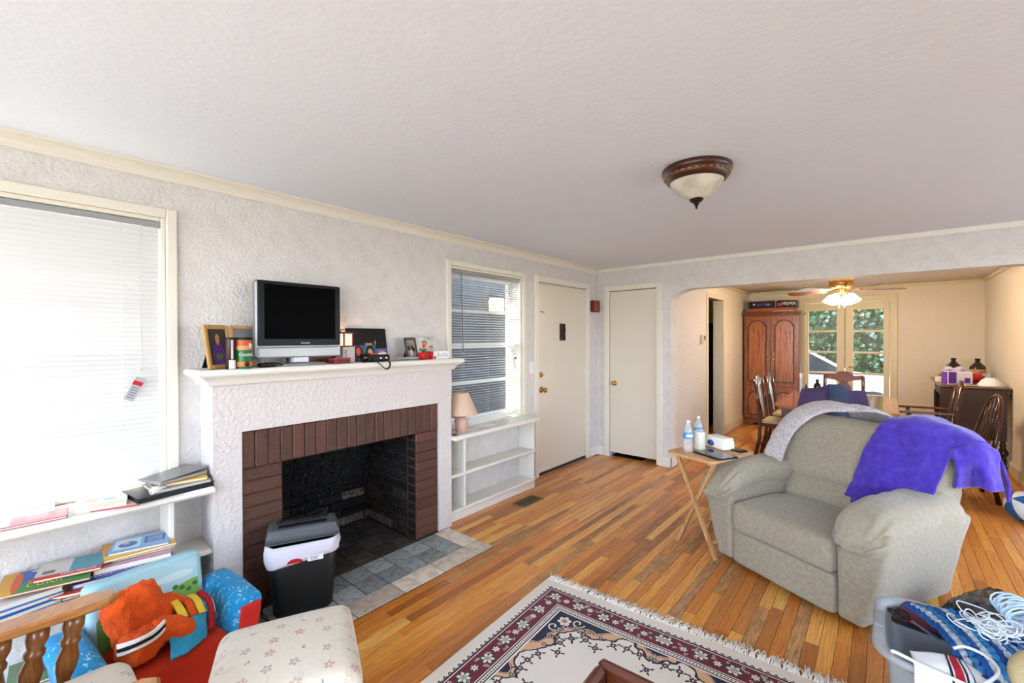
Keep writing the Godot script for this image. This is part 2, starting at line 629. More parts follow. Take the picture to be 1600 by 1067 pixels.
func shell():
	var st := S()
	wall(st, 0, XW - 0.2, XW, ZB - 0.1, ZR, -0.05, CEIL + 0.05, [WIN1, WIN2, DOOR, FIRE])
	struct_mesh("wall_left", st, M.stucco)
	# arch wall: one outline with the arch cut out, the closet doorway left open
	st = S()
	var ax0 := -1.82
	var ax1 := DXR
	var top := 1.975
	var out := PackedVector2Array([Vector2(CLOSET[1], 0), Vector2(ax0, 0)])
	out.append_array(arc_pts(Vector2(ax0 + 0.27, top - 0.15), Vector2(0.27, 0.15), PI, PI / 2, 10))
	out.append_array(arc_pts(Vector2(ax1 - 0.27, top - 0.15), Vector2(0.27, 0.15), PI / 2, 0, 10))
	out.append_array([Vector2(ax1, 0), Vector2(XR, 0), Vector2(XR, CEIL + 0.05), Vector2(CLOSET[1], CEIL + 0.05)])
	prism(st, out, ZB - 0.16, ZB)
	wall(st, 2, ZB - 0.16, ZB, XW - 0.1, CLOSET[1], 0.0, CEIL + 0.05, [[CLOSET[0], CLOSET[1], -1.0, CLOSET[3]]])
	struct_mesh("wall_back", st, M.stucco)
	st = S()
	wall(st, 2, ZR, ZR + 0.2, XW - 0.2, XR + 0.2, -0.05, CEIL + 0.05, [REAR])
	struct_mesh("wall_rear", st, M.stucco)
	st = S()
	wall(st, 0, XR, XR + 0.2, ZB - 0.16, ZR, -0.05, CEIL + 0.05, [SIDE])
	struct_mesh("wall_right", st, M.stucco)
	st = S()
	bx(st, Vector3(XW - 0.2, CEIL, ZB), Vector3(XR + 0.2, CEIL + 0.15, ZR + 0.2))
	struct_mesh("ceiling", st, M.ceiling)
	# plaster cove along the fireplace wall, flat moulding along the arch wall
	st = S()
	var cove := PackedVector2Array([Vector2(0, 0), Vector2(0, -0.05)])
	cove.append_array(arc_pts(Vector2(0.055, -0.06), Vector2(0.05, 0.05), PI, PI / 2, 5))
	cove.append(Vector2(0.062, 0))
	prism(st, cove, 0, ZR - ZB, Transform3D(Basis(), Vector3(XW - 0.001, CEIL + 0.001, ZB)), 0.0)
	struct_mesh("trim_1", st, M.trim)
	st = S()
	bx(st, Vector3(XW + 0.03, CEIL - 0.045, ZB - 0.001), Vector3(XR, CEIL + 0.001, ZB + 0.022), 0.006)
	struct_mesh("trim_2", st, M.paint)
	# baseboards in view: between the two doors and the foot of the arch
	for b in [["baseboard_left", Vector3(XW, 0, ZB), Vector3(XW + 0.018, 0.11, DOOR[0] - 0.07)], ["baseboard_back", Vector3(XW + 0.018, 0, ZB), Vector3(CLOSET[0] - 0.07, 0.11, ZB + 0.018)], ["baseboard_arch", Vector3(CLOSET[1] + 0.06, 0, ZB), Vector3(-1.802, 0.11, ZB + 0.018)], ["baseboard_jamb", Vector3(-1.82, 0, ZB - 0.16), Vector3(-1.802, 0.11, ZB + 0.018)]]:
		st = S()
		bx(st, b[1], b[2], 0.005)
		struct_mesh(b[0], st, M.paint)
	# the two large windows out of frame that light the room: frames, mullions, panes, sills
	big_window("window_3", REAR, true)
	big_window("window_4", SIDE, false)

func struct_mesh(called: String, st, m: Material, parent: Node3D = null) -> MeshInstance3D:
	var o := obj(called, st, m, parent)
	if parent == null:
		o.set_meta("kind", "structure")
	return o

func big_window(called: String, h: Array, rear: bool):
	var w := struct(called)
	var P := func(a: float, y: float, d: float) -> Vector3:
		return Vector3(a, y, ZR + d) if rear else Vector3(XR + d, y, a)
	for k in 3:
		var a0: float = lerpf(h[0], h[1], k / 3.0)
		var a1: float = lerpf(h[0], h[1], (k + 1) / 3.0)
		var st := S()
		for e in [[a0, a0 + 0.05, h[2], h[3]], [a1 - 0.05, a1, h[2], h[3]], [a0 + 0.05, a1 - 0.05, h[2], h[2] + 0.06], [a0 + 0.05, a1 - 0.05, h[3] - 0.05, h[3]]]:
			bx(st, P.call(e[0], e[2], 0.06), P.call(e[1], e[3], 0.12), 0.004)
		obj("window_frame", st, M.paint, w)
		st = S()
		bx(st, P.call(a0 + 0.04, h[2] + 0.05, 0.088), P.call(a1 - 0.04, h[3] - 0.04, 0.092))
		obj("pane", st, M.glass, w)
	var st2 := S()
	bx(st2, P.call(h[0] - 0.06, h[2] - 0.03, -0.04), P.call(h[1] + 0.06, h[2], 0.06), 0.006)
	obj("window_sill", st2, M.paint, w)

# ---------------------------------------------------------------- floors of separate oak strips
func floors():
	var base := S()
	bx(base, Vector3(XW - 0.2, -0.12, DZ - 0.2), Vector3(XR + 0.2, -0.012, ZR + 0.2))
	var fl := struct("floor")
	obj("subfloor", base, mat(hexc("2b1a0e"), 0.9), fl)
	var tones := ["de9440", "e39c46", "e8a852", "d28434", "dc903e", "cf8238", "edb45c", "d88a3a", "e4a04c", "cd7e33", "b8702e", "ac662c", "c27a3a"]
	var mats := []
	for t in tones:
		mats.append(wood(hexc(t), 0.3, {"relief": 0.03, "coat": 0.25, "coat_rough": 0.22}))
	# scuffed boards keep the same tones but a duller finish and pale wear
	var worn_im := noise_image(256, 256, 0.02, 5, 31)
	var dull := []
	for t in ["b98352", "c9965f", "b5814f", "c2956a"]:
		var m := wood(hexc(t), 0.45, {"relief": 0.03})
		m.detail_enabled = true
		m.detail_albedo = ramp(worn_im, [[0.0, Color(1, 1, 1)], [0.45, Color(0.96, 0.95, 0.94)], [0.66, Color(0.82, 0.79, 0.77)], [0.85, Color(0.97, 0.96, 0.95)]])
		m.detail_blend_mode = BaseMaterial3D.BLEND_MODE_MUL
		dull.append(m)
	var wdt := 0.0572
	var list := []
	var r := RandomNumberGenerator.new()
	r.seed = 12
	var x := -2.064 - 12 * wdt
	while x < XR:
		var z := ZR + r.randf() * -0.9
		var z1 := ZR
		while z1 > DZ:
			var inside_dining := z1 < ZB - 0.16
			var len := r.randf_range(0.35, 1.25)
			var z0 := z1 - len if z1 < ZR else z
			z0 = maxf(z0, DZ)
			var mid := (z0 + z1) / 2
			var hearth := x < -2.06 and x > -2.8 and mid < -0.72 and mid > -2.27
			var ok := true
			if z0 < ZB - 0.1 and (x < DXL - 0.35 or x > DXR + 0.05):
				if z1 < ZB:
					break
				z0 = maxf(z0, ZB - 0.05)
			if ok:
				# cut around the hearth
				if x < -2.07 and z1 > -2.23 and z0 < -0.73:
					if z1 > -0.73:
						list.append([x, -0.73, z1])
					if z0 < -2.23:
						list.append([x, z0, -2.23])
				else:
					list.append([x, z0, z1])
			z1 = z0
		x += wdt
	# largest in view first
	var cam := Vector3(0, 1.44, 0)
	var fwd := Vector3(-0.648, 0, -0.762)
	for p in list:
		var m := Vector3(p[0] + wdt / 2, 0, (p[1] + p[2]) / 2)
		var d := m - cam
		var dep := d.dot(fwd)
		var side := absf(d.dot(Vector3(0.762, 0, -0.648))) / maxf(dep, 0.01)
		var score: float = (p[2] - p[1]) / maxf(dep * dep * dep, 0.05)
		if dep < 1.6 or side > 1.25:
			score *= 0.01
		if m.x > -1.45 and m.x < 0.1 and m.z > -2.1 and m.z < -0.5:
			score *= 0.02
		if m.x < -2.5 and m.z > -3.4:
			score *= 0.01
		if m.z < ZB and m.x < DXL:
			score *= 0.01
		p.append(score)
	list.sort_custom(func(a, b): return a[3] > b[3])
	var rest := {}
	for i in list.size():
		var p: Array = list[i]
		var worn: float = M.worn.get_noise_2d(p[0] * 100, (p[1] + p[2]) * 50) if M.has("worn") else 0.0
		var k := r.randi() % mats.size()
		var use: Material = mats[k]
		var traffic: bool = (p[0] > -2.3 and p[0] < -0.3 and p[1] < -2.6 and p[2] > -4.9)
		if traffic and r.randf() < 0.2 or r.randf() < 0.04:
			use = dull[r.randi() % dull.size()]
		var st: SurfaceTool
		if i < 300:
			st = S()
		else:
			if not rest.has(use):
				rest[use] = S()
			st = rest[use]
		plank(st, p[0], p[0] + wdt, p[1], p[2], r.randf() * 7.0, r.randf() * 5.0, r.randf_range(-0.0006, 0.0006))
		if i < 300:
			obj("plank", st, use, fl)
	for u in rest:
		var o := obj("planks", rest[u], u, fl)
		o.set_meta("kind", "stuff")

func plank(st: SurfaceTool, x0: float, x1: float, z0: float, z1: float, ou: float, ov: float, y: float):
	st.set_smooth_group(-1)
	var g := 0.0006
	var b := 0.0016
	x0 += g; x1 -= g; z0 += g; z1 -= g
	var lo := -0.01
	var q := func(p: Array):
		var uv := []
		for v in p:
			uv.append(Vector2(v.z * 1.3 + ou, v.x * 5.0 + ov))
		quad_uv(st, p, uv)
	var t := y
	var a := [Vector3(x0 + b, t, z0 + b), Vector3(x1 - b, t, z0 + b), Vector3(x1 - b, t, z1 - b), Vector3(x0 + b, t, z1 - b)]
	var c := [Vector3(x0, t - b, z0), Vector3(x1, t - b, z0), Vector3(x1, t - b, z1), Vector3(x0, t - b, z1)]
	var d := [Vector3(x0, lo, z0), Vector3(x1, lo, z0), Vector3(x1, lo, z1), Vector3(x0, lo, z1)]
	q.call([a[0], a[1], a[2], a[3]])
	for i in 4:
		var j := (i + 1) % 4
		q.call([c[i], c[j], a[j], a[i]])
		q.call([d[i], d[j], c[j], c[i]])

# ---------------------------------------------------------------- fireplace
const FLAT := Basis(Vector3(1, 0, 0), Vector3(0, 0, -1), Vector3(0, 1, 0))    # polygons in (x, -z), thickened along y

func slab(st: SurfaceTool, pts: Array, y0: float, y1: float, bev := 0.0, at := Vector3.ZERO):
	var p := PackedVector2Array()
	for v in pts:
		p.append(Vector2(v.x, -v.y))
	prism(st, p, y0, y1, Transform3D(FLAT, at), bev)

# a shelf wrapped round three sides: profile of (how far it stands out, height) from the bottom up
func wrap_shelf(st: SurfaceTool, xb: float, xf: float, z0: float, z1: float, prof: Array):
	st.set_smooth_group(2)
	var ring := func(p: Vector2) -> Array:
		return [Vector3(xb, p.y, z0 - p.x), Vector3(xf + p.x, p.y, z0 - p.x), Vector3(xf + p.x, p.y, z1 + p.x), Vector3(xb, p.y, z1 + p.x)]
	for side in 3:
		st.set_smooth_group(2 + side)
		for i in prof.size() - 1:
			var a: Array = ring.call(prof[i])
			var b: Array = ring.call(prof[i + 1])
			quad(st, a[side], b[side], b[side + 1], a[side + 1])
	st.set_smooth_group(-1)
	var t: Array = ring.call(prof[-1])
	quad(st, t[0], t[1], t[2], t[3])
	var u: Array = ring.call(prof[0])
	quad(st, u[3], u[2], u[1], u[0])

func fireplace():
	var fx := -2.54
	var f := struct("wall_chimney")
	var st := S()
	wall(st, 0, XW - 0.01, fx, -2.265, -0.695, 0.0, 1.24, [[-2.14, -0.825, -1.0, 0.96]])
	obj("chimney_breast", st, M.stucco_bold, f)
	st = S()
	wrap_shelf(st, XW - 0.01, fx, -2.265, -0.695, [Vector2(0.0, 1.205), Vector2(0.018, 1.207), Vector2(0.022, 1.216), Vector2(0.03, 1.232), Vector2(0.046, 1.243), Vector2(0.05, 1.25), Vector2(0.062, 1.252), Vector2(0.072, 1.26), Vector2(0.075, 1.27), Vector2(0.072, 1.281), Vector2(0.062, 1.29)])
	obj("mantel_shelf", st, M.paint, f)
	# brick surround, painted brown, joints recessed
	var brick := []
	for c in ["50301f", "4a2a1e", "583326", "4e2d22"]:
		brick.append(mat(hexc(c), 0.33, {"bump": M.rough_bump, "relief": 0.35, "scale": 5.0, "world": true, "spec": 0.5}))
	st = S()
	wall(st, 0, fx - 0.12, fx - 0.018, -2.14, -0.825, 0.0, 0.96, [[-1.94, -1.03, -1.0, 0.76]])
	obj("mortar", st, mat(hexc("4d3026"), 0.5, {"bump": M.rough_bump, "relief": 0.3, "scale": 5.0}), f)
	var r := RandomNumberGenerator.new()
	r.seed = 4
	var put := func(z0: float, z1: float, y0: float, y1: float):
		var s := S()
		var g := 0.0022
		bx(s, Vector3(fx - 0.1, y0 + g, z0 + g), Vector3(fx - 0.011 + r.randf_range(-0.002, 0.002), y1 - g, z1 - g), 0.004)
		obj("brick", s, brick[r.randi() % 4], f)
	for k in 20:
		put.call(-2.14 + 1.315 * k / 20.0, -2.14 + 1.315 * (k + 1) / 20.0, 0.76, 0.958)
	for k in 11:
		put.call(-2.138, -1.94, 0.003 + 0.757 * k / 11.0, 0.003 + 0.757 * (k + 1) / 11.0)
		put.call(-1.03, -0.827, 0.003 + 0.757 * k / 11.0, 0.003 + 0.757 * (k + 1) / 11.0)
	# firebox of sooty brick
	var soot := [mat(hexc("0c0b0b"), 0.85), mat(hexc("171311"), 0.8), mat(hexc("231a16"), 0.75), mat(hexc("37271f"), 0.75), mat(hexc("6a6058"), 0.85), mat(hexc("8b8378"), 0.85)]
	obj_mortar(f)
	var sooty := noise_image(256, 256, 0.03, 5, 91)
	var sk := 0
	for m in soot:
		var bc: Color = m.albedo_color
		m.albedo_color = Color.WHITE
		m.albedo_texture = ramp(sooty, [[0.2, bc.darkened(0.5)], [0.5, bc], [0.75, bc.lightened(0.1)], [0.95, bc.lightened(0.25)]])
		m.uv1_offset = Vector3(sk * 0.37, sk * 0.61, sk * 0.23)
		sk += 1
		m.heightmap_enabled = true
		m.heightmap_texture = M.rough_bump
		m.heightmap_scale = 0.5
		m.uv1_triplanar = true
		m.uv1_scale = Vector3.ONE * 4.0
	var box_core := S()
	bx(box_core, Vector3(-3.45, 0.0, -2.2), Vector3(-3.2, 1.3, -0.75))
	bx(box_core, Vector3(-3.3, 0.0, -2.2), Vector3(fx - 0.125, 1.19, -1.965))
	bx(box_core, Vector3(-3.3, 0.0, -1.005), Vector3(fx - 0.125, 1.19, -0.75))
	bx(box_core, Vector3(-3.45, 1.15, -2.2), Vector3(XW - 0.2, 1.3, -0.75))
	bx(box_core, Vector3(-2.88, 0.80, -1.965), Vector3(-2.67, 1.19, -1.0))
	bx(box_core, Vector3(-3.45, -0.1, -2.2), Vector3(XW, -0.004, -0.75))
	obj("firebox_core", box_core, mat(hexc("2c2825"), 0.95, {"bump": M.rough_bump, "relief": 0.4, "scale": 4.0}), f)
	# right cheek, seen through the opening: courses of brick from front to back
	for row in 12:
		var y0 := 0.004 + row * 0.064
		var off := 0.09 if row % 2 else 0.0
		var x := -2.655
		var seg := [0.09] if row % 2 else [0.19]
		while x > -3.17:
			var l: float = 0.19
			if x > -2.66 and row % 2:
				l = 0.1
			var x0 := maxf(x - l, -3.19)
			var s := S()
			box(s, Vector3((x + x0) / 2, y0 + 0.032, -1.962), Vector3(x - x0 - 0.007, 0.058, 0.05), 0.004)
			var k := 0
			if row == 0:
				k = 4 if x < -2.8 else 3
			elif row < 5:
				k = [1, 2, 3, 2][r.randi() % 4]
			else:
				k = r.randi() % 2
			obj("brick", s, soot[k], f)
			x = x0
		# the small pier bricks just inside the face
		var p := S()
		box(p, Vector3(-2.605 - 0.0, y0 + 0.032, -1.953), Vector3(0.085, 0.056, 0.03), 0.004)
		obj("brick", p, soot[0 if row > 3 else 1], f)
		# left cheek
		var q := S()
		box(q, Vector3(-2.9, y0 + 0.032, -1.005), Vector3(0.48, 0.058, 0.04), 0.004)
		obj("brick", q, soot[r.randi() % 2], f)
		# back, leaning forward towards the top
		for c in 5:
			var z0 := -1.94 + c * 0.19 + (0.095 if row % 2 else 0.0) - 0.06
			var z1 := minf(z0 + 0.19, -1.01)
			z0 = maxf(z0, -1.945)
			var b := S()
			box(b, Vector3(-3.2 + maxf(0.0, y0 - 0.3) * 0.3, y0 + 0.032, (z0 + z1) / 2), Vector3(0.05, 0.058, z1 - z0 - 0.007), 0.004)
			var kk := 0
			if row == 0:
				kk = 4 if c < 3 else 3
			elif row < 4:
				kk = [0, 1, 1, 2, 4][r.randi() % 5]
			obj("brick", b, soot[kk], f)
	# hearth of slate and beige tiles, flush with the floor
	var h := struct("floor_hearth")
	st = S()
	bx(st, Vector3(-3.2, -0.03, -2.232), Vector3(-2.066, -0.0035, -0.73))
	obj("grout", st, mat(hexc("3a322c"), 0.9), h)
	var blot2 := noise_image(256, 256, 0.02, 5, 44)
	var slate_tex := ramp(blot2, [[0.15, hexc("8b8d8a")], [0.42, hexc("a0a7a4")], [0.6, hexc("a8b2b3")], [0.85, hexc("968b82")]])
	var sooty_tex := ramp(blot2, [[0.15, hexc("383432")], [0.5, hexc("4b4643")], [0.85, hexc("57524d")]])
	var beige_tex := ramp(blot2, [[0.1, hexc("c4b09a")], [0.5, hexc("dccbb8")], [0.85, hexc("e6d9c8")]])
	var tile_mats := {"slate": [], "soot": [], "beige": []}
	for k in 3:
		for nm in [["slate", slate_tex, 0.5], ["soot", sooty_tex, 0.7], ["beige", beige_tex, 0.45]]:
			var m := mat(Color.WHITE.darkened(0.09 * k), nm[2], {"tex": nm[1], "scale": 2.4, "bump": M.rough_bump, "relief": 0.12})
			m.uv1_offset = Vector3(0.3 * k, 0.7 * k, 0.15 * k)
			tile_mats[nm[0]].append(m)
	var tile := func(kind: String, x0: float, x1: float, z0: float, z1: float):
		var s := S()
		var g := 0.0035
		bx(s, Vector3(x0 + g, -0.02, z0 + g), Vector3(x1 - g, 0.0015 + r.randf_range(-0.0005, 0.0005), z1 - g), 0.0015)
		obj("tile", s, tile_mats[kind][r.randi() % 3], h)
	for k in 5:
		tile.call("beige", -2.222, -2.07, -2.088 + k * 0.295, minf(-2.088 + (k + 1) * 0.295, -0.735))
	tile.call("beige", -2.222, -2.07, -2.228, -2.088)
	tile.call("beige", -2.535, -2.222, -2.228, -2.088)
	for i in 9:
		for j in 2:
			tile.call("slate", -2.535 + 0.1565 * j, -2.535 + 0.1565 * (j + 1), -2.088 + i * 0.1485, -2.088 + (i + 1) * 0.1485)
	for i in 6:
		for j in 4:
			tile.call("soot", -3.175 + 0.16 * j, -3.175 + 0.16 * (j + 1), -1.93 + i * 0.15, -1.93 + (i + 1) * 0.15)

func obj_mortar(f: Node3D):
	var st := S()
	bx(st, Vector3(-3.2, 0.0, -1.975), Vector3(-2.655, 0.76, -1.9425))
	obj("mortar", st, mat(hexc("5f5852"), 0.9, {"tex": ramp(M.blot, [[0.2, Color(0.25, 0.24, 0.23)], [0.6, Color(0.7, 0.69, 0.67)], [0.9, Color.WHITE]]), "scale": 3.0}), f)

# ---------------------------------------------------------------- built-in shelves under the two windows
func shelves():
	for right in [true, false]:
		var k := thing("built_in_bookcase", "white built-in shelf with rounded end under blinds beside entry door" if right else "white built-in shelf holding children's books left of the fireplace", "bookcase", Vector3.ZERO, 0.0, "built-in shelves")
		var z0 := -2.266 if right else -0.694      # at the chimney breast
		var dir := -1.0 if right else 1.0
		var L := 1.075 if right else 1.9
		var ze := z0 + dir * L                      # end panel
		var fx := -2.56
		var ty := 0.688 if right else 0.72
		var my := 0.378 if right else 0.398
		for s in [[ty - 0.036, ty, -2.5, "top"], [my - 0.026, my, -2.555, "shelf"], [0.075, 0.1, -2.555, "shelf"]]:
			var st := S()
			var over := 0.085 if s[3] == "top" else 0.075
			var x1: float = s[2]
			var pts := [Vector2(XW + 0.001, z0), Vector2(x1, z0)]
			if right:
				for a in arc_pts(Vector2(0, 0), Vector2(1, 1), 0, PI / 2, 6):
					pts.append(Vector2(XW + (x1 - XW) * (0.35 + 0.65 * a.x), ze + 0.02 - (over + 0.02) * a.y))
				pts.append(Vector2(XW + 0.001, ze - over))
			else:
				pts.append(Vector2(x1, ze))
				pts.append(Vector2(XW + 0.001, ze))
			slab(st, pts, s[0], s[1], 0.01 if s[3] == "top" else 0.005)
			obj(s[3], st, M.paint, k)
		var dv := S()
		for seg in [[0.1005, my - 0.0265], [my + 0.0005, ty - 0.0365]]:
			bx(dv, Vector3(XW + 0.001, seg[0], z0 + dir * 0.15), Vector3(fx, seg[1], z0 + dir * 0.172), 0.003)
		obj("divider", dv, M.paint, k)
		if right:
			var ep := S()
			for seg in [[0.1005, my - 0.0265], [my + 0.0005, ty - 0.0365]]:
				bx(ep, Vector3(XW + 0.001, seg[0], ze), Vector3(fx, seg[1], ze + 0.02), 0.003)
			obj("end_panel", ep, M.paint, k)
		var toe := S()
		bx(toe, Vector3(XW + 0.001, 0.001, z0), Vector3(-2.582, 0.0745, ze - (0.03 if right else 0.0)), 0.002)
		obj("toe_kick", toe, M.paint, k)

# ---------------------------------------------------------------- windows of the fireplace wall with their blinds
func windows_left():
	left_window("window_1", WIN1)
	left_window("window_2", WIN2)
	blind(WIN1, 80.0, "long white slatted blind in bright window above the books", 1)
	blind(WIN2, 14.0, "white slatted blind in window behind small table lamp", 2)

func left_window(called: String, h: Array):
	var w := struct(called)
	var st := S()
	var c := 0.045
	for e in [[h[0] - c, h[0], h[2], h[3] + c], [h[1], h[1] + c, h[2], h[3] + c], [h[0], h[1], h[3], h[3] + c]]:
		bx(st, Vector3(XW - 0.005, e[2], e[0]), Vector3(XW + 0.02, e[3], e[1]), 0.005)
	obj("window_casing", st, M.trim, w)
	st = S()
	var t := 0.02
	for e in [[h[0], h[0] + t, h[2], h[3]], [h[1] - t, h[1], h[2], h[3]], [h[0] + t, h[1] - t, h[3] - t, h[3]], [h[0] + t, h[1] - t, h[2], h[2] + t]]:
		bx(st, Vector3(XW - 0.2, e[2], e[0]), Vector3(XW - 0.002, e[3], e[1]), 0.003)
	obj("window_frame", st, M.trim, w)
	var mid := 1.375
	for s in [[h[2] + t, mid + 0.02, -0.10], [mid - 0.02, h[3] - t, -0.145]]:
		st = S()
		var a0: float = h[0] + t
		var a1: float = h[1] - t
		var x: float = XW + s[2]
		for e in [[a0, a0 + 0.045, s[0], s[1]], [a1 - 0.045, a1, s[0], s[1]], [a0 + 0.045, a1 - 0.045, s[0], s[0] + 0.045], [a0 + 0.045, a1 - 0.045, s[1] - 0.04, s[1]], [a0 + 0.045, a1 - 0.045, (s[0] + s[1]) / 2 - 0.014, (s[0] + s[1]) / 2 + 0.014]]:
			bx(st, Vector3(x - 0.02, e[2], e[0]), Vector3(x + 0.02, e[3], e[1]), 0.003)
		obj("sash", st, M.paint, w)
		for half in 2:
			st = S()
			var y0: float = lerpf(s[0] + 0.045, (s[0] + s[1]) / 2 + 0.014, half)
			var y1: float = lerpf((s[0] + s[1]) / 2 - 0.014, s[1] - 0.04, half)
			bx(st, Vector3(x - 0.002, y0 - 0.004, a0 + 0.04), Vector3(x + 0.002, y1 + 0.004, a1 - 0.04))
			obj("pane", st, M.glass, w)

func blind(h: Array, tilt: float, label: String, which: int):
	var L: float = h[1] - h[0] - 0.05
	var zc: float = (h[0] + h[1]) / 2
	var b := thing("window_blind", label, "blind", Vector3(XW - 0.025, 0, zc), 0.0, "slatted window blinds")
	var vinyl := mat(hexc("d2d3d2"), 0.45, {"back": Color(0.23, 0.23, 0.23)})
	var st := S()
	bx(st, Vector3(-0.018, h[3] - 0.052, -L / 2), Vector3(0.018, h[3] - 0.022, L / 2), 0.003)
	obj("head_rail", st, mat(hexc("9a9c9e"), 0.35, {"metal": 0.3}), b)
	for z in [-L / 2, L / 2]:
		st = S()
		bx(st, Vector3(-0.02, h[3] - 0.054, z - 0.012), Vector3(0.021, h[3] - 0.02, z + 0.012), 0.002)
		obj("bracket", st, M.silver, b)
	var pitch := 0.0222
	var n := int((h[3] - 0.065 - (h[2] + 0.03)) / pitch)
	var arc := arc_pts(Vector2(0, -0.03), Vector2(0.0345, 0.0345), PI / 2 + 0.38, PI / 2 - 0.38, 4)
	var back := arc_pts(Vector2(0, -0.03), Vector2(0.0339, 0.0339), PI / 2 - 0.38, PI / 2 + 0.38, 4)
	arc.append_array(back)
	st = S()
	prism(st, arc, -L / 2, L / 2, Transform3D(Basis(), Vector3(0, -0.0045, 0)), 0.0)
	st.generate_normals()
	var mesh := st.commit()
	var r := RandomNumberGenerator.new()
	r.seed = which
	for k in n:
		var y: float = h[3] - 0.065 - k * pitch
		obj("slat", mesh, vinyl, b, Vector3(0, y, 0), Basis(Vector3.BACK, deg_to_rad(tilt + r.randf_range(-2.0, 2.0))))
	st = S()
	bx(st, Vector3(-0.012, h[2] + 0.004, -L / 2), Vector3(0.012, h[2] + 0.02, L / 2), 0.003)
	obj("bottom_rail", st, vinyl, b)
	for z in [-L / 2 + 0.14, 0.0, L / 2 - 0.14]:
		st = S()
		for x in [-0.0135, 0.0135]:
			tube(st, [Vector3(x, h[3] - 0.05, z), Vector3(x, h[2] + 0.02, z)], 0.0008, 4)
		obj("ladder_cord", st, M.white, b)
	# tilt wand and pull cord
	st = S()
	if which == 2:
		tube(st, [Vector3(0.026, h[3] - 0.05, L / 2 - 0.1), Vector3(0.03, h[3] - 0.72, L / 2 - 0.115)], 0.0035, 6)
		obj("tilt_wand", st, mat(hexc("4c5660"), 0.25), b)
		st = S()
		tube(st, [Vector3(0.025, h[3] - 0.05, -L / 2 + 0.09), Vector3(0.028, 1.25, -L / 2 + 0.09)], 0.0012, 5)
		obj("pull_cord", st, M.white, b)
		st = S()
		box(st, Vector3(0.03, 1.2, -L / 2 + 0.1), Vector3(0.004, 0.12, 0.035), 0.001, Basis(Vector3.RIGHT, 0.35))
		obj("care_tag", st, M.paper, b)
		st = S()
		box(st, Vector3(0.03, 1.248, -L / 2 + 0.085), Vector3(0.007, 0.018, 0.03), 0.001, Basis(Vector3.RIGHT, 0.35))
		obj("tag_band", st, M.red, b)
	else:
		var zt := -L / 2 + 0.07
		tube(st, [Vector3(0.025, h[3] - 0.05, zt), Vector3(0.03, 1.7, zt + 0.006), Vector3(0.032, 1.31, zt)], 0.0014, 5)
		obj("pull_cord", st, mat(hexc("c9c9c6"), 0.6), b)
		st = S()
		lathe(st, [Vector2(0, 0), Vector2(0.009, 0.002), Vector2(0.006, 0.02), Vector2(0.002, 0.028)], 10, Transform3D(Basis(), Vector3(0.032, 1.285, zt + 0.01)))
		obj("cord_tassel", st, mat(hexc("d8c9c6"), 0.4), b)
		var tg := Basis(Vector3.RIGHT, -0.42)
		st = S()
		box(st, Vector3(0.035, 1.205, zt + 0.03), Vector3(0.002, 0.115, 0.038), 0.0008, tg)
		obj("care_tag", st, mat(hexc("a9a6aa"), 0.6), b)
		st = S()
		box(st, Vector3(0.0365, 1.205, zt + 0.03) + tg * Vector3(0, 0.028, 0), Vector3(0.002, 0.02, 0.0382), 0.0004, tg)
		obj("tag_band", st, M.red, b)
		for j in 5:
			st = S()
			box(st, Vector3(0.0362, 1.205, zt + 0.03) + tg * Vector3(0, 0.005 - j * 0.012, 0), Vector3(0.001, 0.003, 0.026), 0.0, tg)
			obj("print_line", st, mat(hexc("55545a"), 0.6), b)

